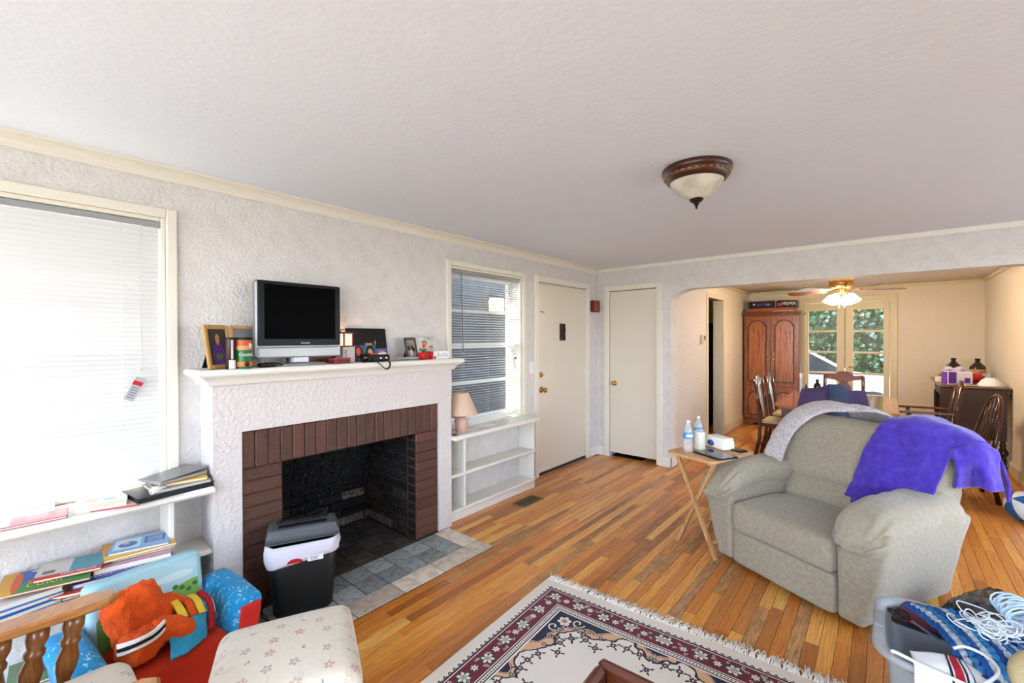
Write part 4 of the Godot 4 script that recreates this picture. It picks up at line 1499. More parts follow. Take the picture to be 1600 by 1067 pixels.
	# purple fleece over the right shoulder
	f = net([
		[Vector3(0.075, 0.475, -0.055), Vector3(0.17, 0.455, -0.045), Vector3(0.27, 0.46, -0.05), Vector3(0.36, 0.475, -0.05), Vector3(0.45, 0.50, -0.06)],
		[Vector3(0.09, 0.57, -0.085), Vector3(0.19, 0.57, -0.075), Vector3(0.29, 0.575, -0.08), Vector3(0.38, 0.58, -0.075), Vector3(0.475, 0.61, -0.09)],
		[Vector3(0.125, 0.70, -0.115), Vector3(0.22, 0.70, -0.11), Vector3(0.31, 0.70, -0.12), Vector3(0.40, 0.70, -0.125), Vector3(0.495, 0.71, -0.14)],
		[Vector3(0.165, 0.85, -0.17), Vector3(0.25, 0.845, -0.165), Vector3(0.33, 0.84, -0.175), Vector3(0.41, 0.83, -0.185), Vector3(0.5, 0.81, -0.20)],
		[Vector3(0.21, 0.955, -0.245), Vector3(0.29, 0.95, -0.24), Vector3(0.36, 0.935, -0.25), Vector3(0.44, 0.915, -0.265), Vector3(0.53, 0.87, -0.27)],
		[Vector3(0.25, 0.985, -0.35), Vector3(0.33, 0.98, -0.345), Vector3(0.40, 0.965, -0.35), Vector3(0.48, 0.945, -0.36), Vector3(0.58, 0.885, -0.34)],
		[Vector3(0.27, 0.955, -0.46), Vector3(0.35, 0.95, -0.47), Vector3(0.43, 0.93, -0.47), Vector3(0.52, 0.90, -0.46), Vector3(0.61, 0.82, -0.40)],
		[Vector3(0.27, 0.8, -0.54), Vector3(0.36, 0.78, -0.55), Vector3(0.46, 0.76, -0.55), Vector3(0.56, 0.75, -0.52), Vector3(0.635, 0.70, -0.43)],
		[Vector3(0.27, 0.6, -0.56), Vector3(0.37, 0.6, -0.57), Vector3(0.48, 0.6, -0.57), Vector3(0.58, 0.62, -0.53), Vector3(0.64, 0.60, -0.44)]])
	st = S()
	cloth(st, 40, 24, wrinkled(f, 0.022, 4.5, 12), 0.012)
	var pur := mat(Color.WHITE, 0.95, {"tex": ramp(noise_image(256, 256, 0.04, 5, 28), [[0.2, hexc("42309a")], [0.6, hexc("4c38a8")], [0.9, hexc("5a48b4")]]), "scale": 2.0, "sheen": 0.7, "spec": 0.1, "bump": M.fine, "relief": 0.2})
	var pl := thing("fleece_blanket", "bright purple fleece blanket draped over right shoulder of the recliner", "blanket")
	pl.transform = place
	obj("main_drape", st, pur, pl)
	# the part that hangs in folds past the side of the back
	f = net([
		[Vector3(0.49, 0.86, -0.22), Vector3(0.53, 0.87, -0.27), Vector3(0.575, 0.885, -0.33), Vector3(0.60, 0.86, -0.40)],
		[Vector3(0.515, 0.80, -0.20), Vector3(0.565, 0.80, -0.26), Vector3(0.60, 0.81, -0.30), Vector3(0.62, 0.79, -0.39)],
		[Vector3(0.52, 0.73, -0.20), Vector3(0.55, 0.735, -0.285), Vector3(0.615, 0.73, -0.28), Vector3(0.635, 0.72, -0.37)],
		[Vector3(0.515, 0.65, -0.21), Vector3(0.56, 0.66, -0.31), Vector3(0.62, 0.67, -0.275), Vector3(0.64, 0.66, -0.36)]])
	st = S()
	cloth(st, 14, 24, wrinkled(f, 0.022, 4.5, 12), 0.012)
	obj("side_fold", st, pur, pl)

# ---------------------------------------------------------------- rug, coffee table, tray table, bin
func rosette(im: Image, x: float, y: float, s: float, petal: Color, heart: Color, rim: Color, rot := 0.0):
	# x, y, s in metres on an image of 1000 pixels a metre
	var W := im.get_width() / 1000.0
	var H2 := im.get_height() / 1000.0
	for k in 6:
		var a := rot + k * TAU / 6
		oval(im, (x + cos(a) * s * 0.62) / W, (y + sin(a) * s * 0.62) / H2, s * 0.5 / W, s * 0.36 / H2, rim, a)
	for k in 6:
		var a := rot + k * TAU / 6
		oval(im, (x + cos(a) * s * 0.55) / W, (y + sin(a) * s * 0.55) / H2, s * 0.36 / W, s * 0.22 / H2, petal, a)
	oval(im, x / W, y / H2, s * 0.3 / W, s * 0.3 / H2, heart)

func rug_image() -> Image:
	# one quarter of the rug at a millimetre a pixel: 0.8 m across, 1.0 m along; the corner is at the origin
	var im := canvas(800, 1000, hexc("d8cdbe"))
	var navy := hexc("242536")
	var wine := hexc("6b1f30")
	var green := hexc("24453c")
	var ivory := hexc("dad0c2")
	var peach := hexc("cfa27e")
	var nz := FastNoiseLite.new()
	nz.seed = 6
	nz.frequency = 0.012
	nz.fractal_octaves = 2
	var G := 0.222
	var reach := func(c: float) -> float:
		return 0.022 + 0.15 * maxf(0.0, 1.0 - c / 0.40) + 0.02 * sin(c * 30.0) * clampf(c / 0.1, 0, 1) + 0.05 * maxf(0.0, 1.0 - absf(c - 0.50) / 0.05)
	for y in 1000:
		for x in 800:
			var d := minf(x, y) * 0.001
			var along := maxf(x, y) * 0.001
			if d < 0.05:
				continue
			var c := ivory
			if d < 0.068:
				# lace edge
				var w := sin(along * 210.0)
				var e := (d - 0.05) / 0.018
				if e > 0.55 - 0.4 * w and not (e > 0.62 and e < 0.8 and w > 0.1):
					c = navy
			elif d < 0.076:
				c = navy.lerp(wine, 0.4)
			elif d < 0.081:
				c = ivory
			elif d < 0.178:
				c = wine
			elif d < 0.183:
				c = ivory
			elif d < 0.189:
				c = navy
			elif d < 0.207:
				c = ivory if not (d > 0.194 and d < 0.202 and fposmod(along, 0.014) < 0.007) else navy
			elif d < 0.213:
				c = navy
			elif d < G:
				c = ivory
			else:
				var s := d - G
				var cc := along - G
				var n := nz.get_noise_2d(x, y)
				var R: float = reach.call(cc) + n * 0.022
				if s < R:
					var band := 0.05 + 0.02 * sin(cc * 22.0 + 1.0)
					if s > R - 0.013:
						c = navy
					elif s > R - band:
						c = peach
					elif s > R - band - 0.005:
						c = wine
					elif s > R - band - 0.009:
						c = ivory
					else:
						c = navy
			im.set_pixel(x, y, c)
	var r := RandomNumberGenerator.new()
	r.seed = 4
	# border flowers along both sides
	for side in 2:
		for k in 13:
			var a := 0.13 + k * 0.073
			if k == 0 and side == 1:
				continue
			var p := Vector2(0.13, a) if side == 0 else Vector2(a, 0.13)
			if p.x > 0.82:
				continue
			var jig := Vector2(r.randf_range(-0.006, 0.006), r.randf_range(-0.006, 0.006))
			p += jig
			if k % 2 == 0:
				rosette(im, p.x, p.y, 0.034, ivory, navy, green, r.randf() * 2)
				rosette(im, p.x, p.y, 0.013, ivory, wine, navy)
			else:
				rosette(im, p.x, p.y, 0.02, ivory, peach, green, r.randf() * 2)
			for j in 5:
				var q := p + Vector2(r.randf_range(-0.04, 0.04), r.randf_range(-0.04, 0.04))
				var dd := minf(q.x, q.y)
				if dd < 0.092 or dd > 0.168 or q.distance_to(p) < 0.026:
					continue
				var t := r.randf() * TAU
				oval(im, q.x / 0.8, q.y / 1.0, 0.0095 / 0.8, 0.0055, ivory, t)
				oval(im, q.x / 0.8, q.y / 1.0, 0.0065 / 0.8, 0.003, [green, navy, wine][j % 3], t)
	# scrolls on the navy corner, sprays on the peach band, sprigs in the ivory field
	rosette(im, G + 0.06, G + 0.06, 0.032, ivory, wine, ivory, 0.5)
	rosette(im, G + 0.06, G + 0.06, 0.014, peach, wine, navy, 0.5)
	for q in [[0.035, 0.125], [0.125, 0.035]]:
		for k in 26:
			var t := k * 0.26
			var rad := 0.034 - k * 0.0011
			oval(im, (G + q[0] + cos(t) * rad) / 0.8, G + q[1] + sin(t) * rad, 0.0042 / 0.8, 0.0042, ivory)
	for side in 2:
		for k in 9:
			var cc := 0.08 + k * 0.06
			var R: float = reach.call(cc)
			var o := Vector2(G + R - 0.03, G + cc)
			if side:
				o = Vector2(o.y, o.x)
			if R > 0.05 and minf(o.x, o.y) > G + 0.03:
				rosette(im, o.x, o.y, 0.013, green, ivory, peach.darkened(0.2), k)
			var e := Vector2(G + R + 0.03 + 0.02 * (k % 2), G + cc + 0.01)
			if side:
				e = Vector2(e.y, e.x)
			if e.x < 0.78 and e.y < 0.98:
				rosette(im, e.x, e.y, 0.015, wine, ivory, navy, k)
				for j in 4:
					var t := k + j * 1.5
					oval(im, (e.x + cos(t) * 0.026) / 0.8, e.y + sin(t) * 0.026, 0.01 / 0.8, 0.0045, [navy, green][j % 2], t)
	return im

func rug_and_table():
	var w := 1.46
	var l := 2.0
	var turn := -0.062
	var t := thing("area_rug", "ivory and burgundy oriental rug with fringed edge on wood floor", "rug", Vector3(-0.805, 0, -2.165), -turn)
	# local: x across from -w/2 to w/2, z from 0 (far, fringed edge) to l
	var rm := mat(Color.WHITE, 0.95, {"tex": tex(rug_image()), "spec": 0.1, "sheen": 0.3, "bump": M.fine, "relief": 0.1})
	var st := S()
	st.set_smooth_group(-1)
	var nx := 24
	var nzz := 30
	var uvf := func(x: float, z: float) -> Vector2:
		return Vector2((w / 2 - absf(x)) / 0.8, minf(z, l - z) / 1.0)
	var hgt := func(x: float, z: float) -> float:
		return 0.0095 + 0.0012 * sin(x * 9.0 + z * 4.0)
	for i in nx:
		for j in nzz:
			var x0 := -w / 2 + w * i / nx
			var x1 := -w / 2 + w * (i + 1) / nx
			var z0 := l * j / nzz
			var z1 := l * (j + 1) / nzz
			quad_uv(st, [Vector3(x0, hgt.call(x0, z0), z0), Vector3(x1, hgt.call(x1, z0), z0), Vector3(x1, hgt.call(x1, z1), z1), Vector3(x0, hgt.call(x0, z1), z1)], [uvf.call(x0, z0), uvf.call(x1, z0), uvf.call(x1, z1), uvf.call(x0, z1)])
	obj("pile", st, rm, t)
	st = S()
	bx(st, Vector3(-w / 2 + 0.001, 0.001, 0.001), Vector3(w / 2 - 0.001, 0.008, l - 0.001), 0.002)
	obj("backing", st, mat(hexc("c9bda8"), 0.95), t)
	var r := RandomNumberGenerator.new()
	r.seed = 9
	for s in [0, 1]:
		var fr := S()
		var ze: float = l * s
		var dir := -1.0 if s == 0 else 1.0
		for k in 460:
			var x := -w / 2 + w * (k + r.randf()) / 460.0
			var len := r.randf_range(0.045, 0.085)
			var sw := r.randf_range(-0.035, 0.03)
			tube(fr, [Vector3(x, 0.006, ze - dir * 0.004), Vector3(x + sw * 0.4, 0.006 + r.randf() * 0.008, ze + dir * len * 0.5), Vector3(x + sw, 0.0035 + r.randf() * 0.004, ze + dir * len)], 0.0026, 4)
		var o := obj("fringe", fr, mat(hexc("eee6da"), 0.95), t)
		o.set_meta("kind", "stuff")
	# wooden coffee table: framed top with a sunken panel
	var k := thing("coffee_table", "reddish brown wooden coffee table with raised rim at bottom edge", "table", Vector3(-0.665, 0.0105, -1.205), 0.05)
	# local: the corner in view is the origin, x to the right along the far rim, z towards the camera
	var rim := wood_tri(hexc("5a2a18"), 0, 0.25, 1.0, {"coat": 0.4})
	var rim2 := wood_tri(hexc("5a2a18"), 2, 0.25, 1.0, {"coat": 0.4})
	for e in [[0.0, 1.0, 0.0, 0.035], [0.0, 1.0, 0.515, 0.55], [0.0, 0.035, 0.036, 0.514], [0.965, 1.0, 0.036, 0.514]]:
		st = S()
		bx(st, Vector3(e[0], 0.37, e[2]), Vector3(e[1], 0.455, e[3]), 0.012)
		obj("rim", st, rim if e[1] - e[0] > 0.5 else rim2, k)
	st = S()
	bx(st, Vector3(0.036, 0.39, 0.036), Vector3(0.964, 0.41, 0.514))
	obj("tabletop", st, wood_tri(hexc("8a5236"), 0, 0.2, 1.0, {"coat": 0.5}), k)
	for x in [0.04, 0.96]:
		for z in [0.04, 0.51]:
			st = S()
			lathe(st, [Vector2(0, 0), Vector2(0.018, 0.0), Vector2(0.022, 0.04), Vector2(0.016, 0.06), Vector2(0.028, 0.14), Vector2(0.03, 0.3), Vector2(0.03, 0.37)], 12, Transform3D(Basis(), Vector3(x, 0, z)))
			obj("leg", st, rim, k)

func furniture():
	# folding tray table beside the armchair
	var t := thing("tray_table", "small folding pine tray table beside the recliner holding bottles", "table", Vector3(-0.93, 0, -3.23), -0.30)
	var pine := wood_tri(hexc("d6a877"), 2, 0.5)
	var pine_leg := wood_tri(hexc("d2a26e"), 1, 0.5)
	var st := S()
	prism(st, rrect(0.36, 0.5, 0.035), 0.632, 0.652, Transform3D(FLAT, Vector3.ZERO), 0.004)
	obj("tray_top", st, pine, t)
	st = S()
	for x in [-0.115, 0.115]:
		bx(st, Vector3(x - 0.012, 0.606, -0.2), Vector3(x + 0.012, 0.631, 0.2), 0.003)
	obj("rail", st, pine, t)
	var legs := []
	for z in [-0.165, 0.165]:
		for s in [-1.0, 1.0]:
			st = S()
			bar(st, Vector3(s * 0.155, 0.0, z + s * 0.014), Vector3(-s * 0.135, 0.63, z + s * 0.014), 0.024, 0.03, 0.003, Vector3.BACK)
			obj("leg", st, pine_leg, t)
	for s in [-1.0, 1.0]:
		st = S()
		bar(st, Vector3(s * 0.115, 0.09, -0.15), Vector3(s * 0.115, 0.09, 0.15), 0.024, 0.014, 0.003)
		obj("stretcher", st, pine, t)
	st = S()
	for z in [-0.165, 0.165]:
		tube(st, [Vector3(-0.0, 0.315, z - 0.034), Vector3(-0.0, 0.315, z + 0.034)], 0.005, 8)
	obj("pivot_pin", st, M.steel, t)
	tray_items()
	# paper shredder on its bin
	var b := thing("paper_shredder", "black waste bin with white liner and grey shredder head on hearth", "shredder", Vector3(-2.395, 0.002, -1.07), 1.157)
	b.scale = Vector3.ONE * 1.1
	var blk := mat(hexc("131414"), 0.42, {"bump": M.fine, "relief": 0.06, "scale": 8.0})
	st = S()
	var wall_of := func(y: float, w0: float, d0: float) -> Array:
		var out := []
		for p in rrect(w0, d0, 0.04, 4):
			out.append(Vector3(p.x, y, -p.y))
		return out
	var loft := func(s: SurfaceTool, rings: Array):
		s.set_smooth_group(0)
		for i in rings.size() - 1:
			var a: Array = rings[i]
			var z: Array = rings[i + 1]
			for k in a.size():
				var l := (k + 1) % a.size()
				quad(s, a[k], z[k], z[l], a[l])
	loft.call(st, [wall_of.call(0.0, 0.0001, 0.0001), wall_of.call(0.0, 0.25, 0.13), wall_of.call(0.012, 0.262, 0.142), wall_of.call(0.33, 0.306, 0.186), wall_of.call(0.333, 0.3, 0.18), wall_of.call(0.2, 0.28, 0.16)])
	obj("bin", st, blk, b)
	var nz := FastNoiseLite.new()
	nz.frequency = 14.0
	nz.fractal_octaves = 3
	st = S()
	var ring := func(y: float, g: float, amp: float) -> Array:
		var out := []
		for p in rrect(0.306 + g, 0.186 + g, 0.045, 6):
			var n := nz.get_noise_2d(p.x * 1.0, p.y + y * 2)
			out.append(Vector3(p.x * (1 + n * amp), y + n * amp * 0.3 + (0.018 * sin(p.x * 11.0) if y < 0.3 else 0.0), -p.y * (1 + n * amp)))
		return out
	loft.call(st, [ring.call(0.258, 0.002, 0.02), ring.call(0.262, 0.012, 0.05), ring.call(0.285, 0.02, 0.08), ring.call(0.31, 0.018, 0.09), ring.call(0.335, 0.014, 0.06), ring.call(0.345, 0.004, 0.02), ring.call(0.34, -0.012, 0.02)])
	obj("bag_liner", st, mat(hexc("d9d4dc"), 0.35, {"back": Color(0.5, 0.45, 0.48)}), b)
	st = S()
	var cap := arc_pts(Vector2(0, 0), Vector2(0.034, 0.02), 0, PI, 10)
	prism(st, cap, 0.0, 0.004, Transform3D(Basis(), Vector3(-0.035, 0.262, 0.0985)), 0.0)
	obj("bag_tie", st, M.red, b)
	st = S()
	box(st, Vector3(0.052, 0.27, 0.102), Vector3(0.068, 0.024, 0.003), 0.0005)
	obj("label_sticker", st, M.white, b)
	for i in 3:
		st = S()
		box(st, Vector3(0.045, 0.277 - i * 0.006, 0.1042), Vector3(0.04 - i * 0.006, 0.0022, 0.001))
		obj("print_line", st, mat(hexc("6b6b70"), 0.7), b)
	var head := mat(hexc("505456"), 0.4, {"bump": M.fine, "relief": 0.05, "scale": 8.0})
	st = S()
	prism(st, rrect(0.325, 0.165, 0.025), 0.346, 0.352, Transform3D(FLAT, Vector3(0, 0, -0.012)), 0.002)
	pillow(st, Vector3(0, 0.378, -0.012), Vector3(0.318, 0.055, 0.158), 0.16, 8, Basis(), func(p: Vector3, q: Vector3): return p * (Vector3(0.95, 1, 0.86) if p.y > 0 else Vector3.ONE))
	obj("shredder_head", st, head, b)
	st = S()
	box(st, Vector3(0.0, 0.4065, 0.012), Vector3(0.215, 0.006, 0.036), 0.002)
	obj("feed_slot", st, mat(hexc("1a1a1e"), 0.35), b)
	st = S()
	box(st, Vector3(0.0, 0.4065, -0.045), Vector3(0.235, 0.004, 0.03), 0.001)
	obj("control_panel", st, mat(hexc("26282a"), 0.3), b)
	for i in 5:
		st = S()
		box(st, Vector3(-0.01 + i * 0.022, 0.409, -0.045), Vector3(0.014, 0.001, 0.006 + 0.003 * (i % 2)))
		obj("print_line", st, mat(hexc("a9acae"), 0.5), b)
	st = S()
	tube(st, spline([Vector3(-0.1, 0.41, -0.05), Vector3(-0.03, 0.413, -0.03), Vector3(0.05, 0.413, -0.03), Vector3(0.1, 0.418, -0.05), Vector3(0.118, 0.43, -0.085), Vector3(0.1, 0.4, -0.115), Vector3(0.0, 0.3, -0.13), Vector3(-0.1, 0.15, -0.115), Vector3(-0.175, 0.02, -0.06), Vector3(-0.17, 0.006, 0.04), Vector3(-0.1, 0.006, 0.12)], 6), 0.0032, 6)
	obj("power_cord", st, M.black, b)
	# floor register
	var v := thing("floor_register", "small brass floor vent with scrolled grille near the shelf", "vent", Vector3(-2.405, 0.0, -3.04), 0.0)
	st = S()
	for e in [[-0.075, -0.06, -0.145, 0.145], [0.06, 0.075, -0.145, 0.145], [-0.06, 0.06, -0.145, -0.13], [-0.06, 0.06, 0.13, 0.145]]:
		bx(st, Vector3(e[0], 0.0, e[2]), Vector3(e[1], 0.006, e[3]), 0.002)
	var old_brass := mat(hexc("8a7448"), 0.4, {"metal": 0.7})
	obj("frame", st, old_brass, v)
	st = S()
	bx(st, Vector3(-0.061, -0.003, -0.131), Vector3(0.061, 0.0015, 0.131))
	obj("well", st, M.black, v)
	for i in 6:
		st = S()
		var z := -0.11 + i * 0.044
		for sgn in [-1.0, 1.0]:
			var sp := []
			for k in 13:
				var a := k * 0.55
				sp.append(Vector3(sgn * 0.028 + cos(a) * (0.026 - k * 0.0016) * sgn, 0.004, z + sin(a) * (0.022 - k * 0.0014)))
			tube(st, sp, 0.0024, 5)
		obj("scroll", st, old_brass, v)
	# beach ball at the right edge
	var ball := thing("beach_ball", "blue and white panelled ball on floor at right edge", "ball", Vector3(0.83, 0.115, -5.2), 0.0)
	ball.basis = Basis.from_euler(Vector3(0.5, 0.3, 0.9))
	for k in 6:
		st = S()
		var prof := []
		for i in 13:
			var a := -PI / 2 + PI * i / 12.0
			prof.append(Vector2(cos(a) * 0.115, sin(a) * 0.115))
		lathe(st, prof, 5, Transform3D(), TAU * k / 6.0, TAU * (k + 1) / 6.0)
		obj("panel", st, [mat(hexc("1c66a8"), 0.35), mat(hexc("dfe3e2"), 0.35), mat(hexc("14537f"), 0.35)][[0, 1, 0, 1, 2, 1][k]], ball)

func bottle(called: String, label: String, at: Vector3, cap_col: Color):
	var b := thing(called, label, "bottle", at, 0.6, "water bottles on the tray table")
	var st := S()
	var pr := [Vector2(0, 0.004), Vector2(0.024, 0.0), Vector2(0.03, 0.006), Vector2(0.031, 0.03), Vector2(0.0285, 0.045), Vector2(0.031, 0.06), Vector2(0.0285, 0.075), Vector2(0.031, 0.09), Vector2(0.031, 0.135), Vector2(0.029, 0.15), Vector2(0.018, 0.178), Vector2(0.0125, 0.19), Vector2(0.0125, 0.2)]
	lathe(st, pr, 24)
	obj("plastic", st, mat(Color(0.93, 0.96, 0.98), 0.05, {"alpha": 0.22, "spec": 0.5}), b)
	st = S()
	lathe(st, [Vector2(0.0316, 0.092), Vector2(0.0318, 0.093), Vector2(0.0318, 0.132), Vector2(0.0316, 0.133)], 24)
	obj("label_band", st, mat(hexc("4f9fd0"), 0.4), b)
	st = S()
	lathe(st, [Vector2(0.0321, 0.104), Vector2(0.0322, 0.105), Vector2(0.0322, 0.121), Vector2(0.0321, 0.122)], 24, Transform3D(), -0.2, 2.2)
	obj("label_mark", st, M.white, b)
	st = S()
	lathe(st, [Vector2(0.0, 0.2), Vector2(0.0145, 0.2), Vector2(0.0145, 0.214), Vector2(0.013, 0.216), Vector2(0.0, 0.216)], 16)
	obj("cap", st, mat(cap_col, 0.4), b)

func tray_items():
	var y := 0.6525
	bottle("water_bottle", "nearer clear water bottle with blue label on tray table", Vector3(-1.045, y, -3.115), hexc("e6e8ea"))
	bottle("water_bottle", "farther clear water bottle standing behind the white candle jar", Vector3(-1.045, y, -3.335), hexc("e6e8ea"))
	var st := S()
	var c := thing("candle_jar", "white cylindrical jar between the bottles on tray table", "jar", Vector3(-1.005, y, -3.235))
	lathe(st, [Vector2(0, 0), Vector2(0.036, 0), Vector2(0.038, 0.003), Vector2(0.038, 0.122), Vector2(0.036, 0.125), Vector2(0.03, 0.124), Vector2(0.029, 0.119), Vector2(0, 0.118)], 24)
	obj("jar", st, mat(hexc("d9d8c8"), 0.35), c)
	st = S()
	lathe(st, [Vector2(0.0385, 0.11), Vector2(0.039, 0.111), Vector2(0.039, 0.123), Vector2(0.0385, 0.124)], 24)
	obj("rim_band", st, M.white, c)
	var w := thing("wipes_box", "white plastic wipes box with blue print on tray table", "box", Vector3(-0.905, y, -3.36), -0.55)
	st = S()
	pillow(st, Vector3(0, 0.032, 0), Vector3(0.175, 0.062, 0.105), 0.18, 8)
	obj("tub", st, M.white_gloss, w)
	st = S()
	pillow(st, Vector3(0, 0.068, 0), Vector3(0.165, 0.03, 0.096), 0.35, 8)
	obj("lid", st, M.white_gloss, w)
	st = S()
	lathe(st, [Vector2(0, -0.001), Vector2(0.022, -0.001), Vector2(0.022, 0.0008), Vector2(0, 0.001)], 20, Transform3D(Basis(Vector3.RIGHT, PI / 2).scaled(Vector3(1.5, 1, 1)), Vector3(-0.03, 0.034, 0.0528)))
	obj("label_mark", st, mat(hexc("3c62b0"), 0.4), w)
	var t := thing("tablet", "black tablet lying flat at front of tray table", "tablet", Vector3(-0.87, y, -3.125), -0.5)
	st = S()
	prism(st, rrect(0.235, 0.165, 0.012), 0.0, 0.009, Transform3D(FLAT, Vector3.ZERO), 0.002)
	obj("body", st, M.black, t)
	st = S()
	prism(st, rrect(0.225, 0.155, 0.009), 0.0091, 0.0098, Transform3D(FLAT, Vector3.ZERO), 0.0)
	obj("screen", st, mat(hexc("0a0b0e"), 0.06, {"spec": 0.6}), t)
	st = S()
	lathe(st, [Vector2(0, 0.0099), Vector2(0.006, 0.0099), Vector2(0.006, 0.0102), Vector2(0, 0.0102)], 12, Transform3D(Basis(), Vector3(0.104, 0, 0)))
	obj("home_button", st, M.black, t)
	t = thing("phone", "black smartphone lying at right end of tray table", "phone", Vector3(-0.80, y, -3.36), -0.45)
	st = S()
	prism(st, rrect(0.145, 0.075, 0.012), 0.0, 0.009, Transform3D(FLAT, Vector3.ZERO), 0.003)
	obj("body", st, M.black, t)
	st = S()
	prism(st, rrect(0.12, 0.066, 0.004), 0.0091, 0.0096, Transform3D(FLAT, Vector3.ZERO), 0.0)
	obj("screen", st, mat(hexc("2a241e"), 0.06, {"spec": 0.6}), t)

# ---------------------------------------------------------------- things on the mantel
const MY := 1.2905

# a picture frame that stands up: face towards local +z, back edge on the floor; returns the thing
func photo_frame(called: String, label: String, cat: String, at: Vector3, turn: float, w: float, h: float, border: float, fm: Material, im: Image, lean := 0.2, group := ""):
	var o := thing(called, label, cat, at, turn, group)
	var tip := Node3D.new()
	var b := Basis(Vector3.RIGHT, -lean)
	tip.free()
	for e in [[-w / 2, -w / 2 + border, 0.0, h], [w / 2 - border, w / 2, 0.0, h], [-w / 2 + border, w / 2 - border, 0.0, border], [-w / 2 + border, w / 2 - border, h - border, h]]:
		var st := S()
		box(st, Vector3((e[0] + e[1]) / 2, (e[2] + e[3]) / 2, 0), Vector3(e[1] - e[0], e[3] - e[2], 0.016), 0.004)
		obj("frame_side", st, fm, o, Vector3.ZERO, b)
	obj("photo", print_mesh(w - 2 * border, h - 2 * border), mat(Color.WHITE, 0.25, {"tex": tex(im)}), o, b * Vector3(0, h / 2, 0.001), b)
	var st2 := S()
	box(st2, Vector3(0, h / 2, -0.004), Vector3(w - border, h - border, 0.006))
	obj("backing", st2, M.black, o, Vector3.ZERO, b)
	st2 = S()
	var foot := b * Vector3(0, h * 0.7, -0.008)
	bar(st2, foot, Vector3(0, 0.004, foot.z - h * 0.25), 0.05, 0.004, 0.0)
	obj("easel_leg", st2, M.black, o)
	return o

func person_print(im: Image, cx: float, top: float, s: float, shirt: Color, skin: Color, hair: Color):
	# shoulders, neck, head and hair, as a small flat photograph shows them
	oval(im, cx, top + s * 0.95, s * 0.55, s * 0.5, shirt)
	rect(im, cx - s * 0.5, top + s * 0.95, cx + s * 0.5, minf(1.0, top + s * 1.7), shirt)
	rect(im, cx - s * 0.1, top + s * 0.35, cx + s * 0.1, top + s * 0.56, skin.darkened(0.15))
	oval(im, cx, top + s * 0.16, s * 0.27, s * 0.3, hair)
	oval(im, cx, top + s * 0.24, s * 0.2, s * 0.25, skin)
	oval(im, cx - s * 0.07, top + s * 0.21, s * 0.025, s * 0.022, hair.darkened(0.4))
	oval(im, cx + s * 0.07, top + s * 0.21, s * 0.025, s * 0.022, hair.darkened(0.4))
	oval(im, cx, top + s * 0.37, s * 0.07, s * 0.022, skin.darkened(0.35))

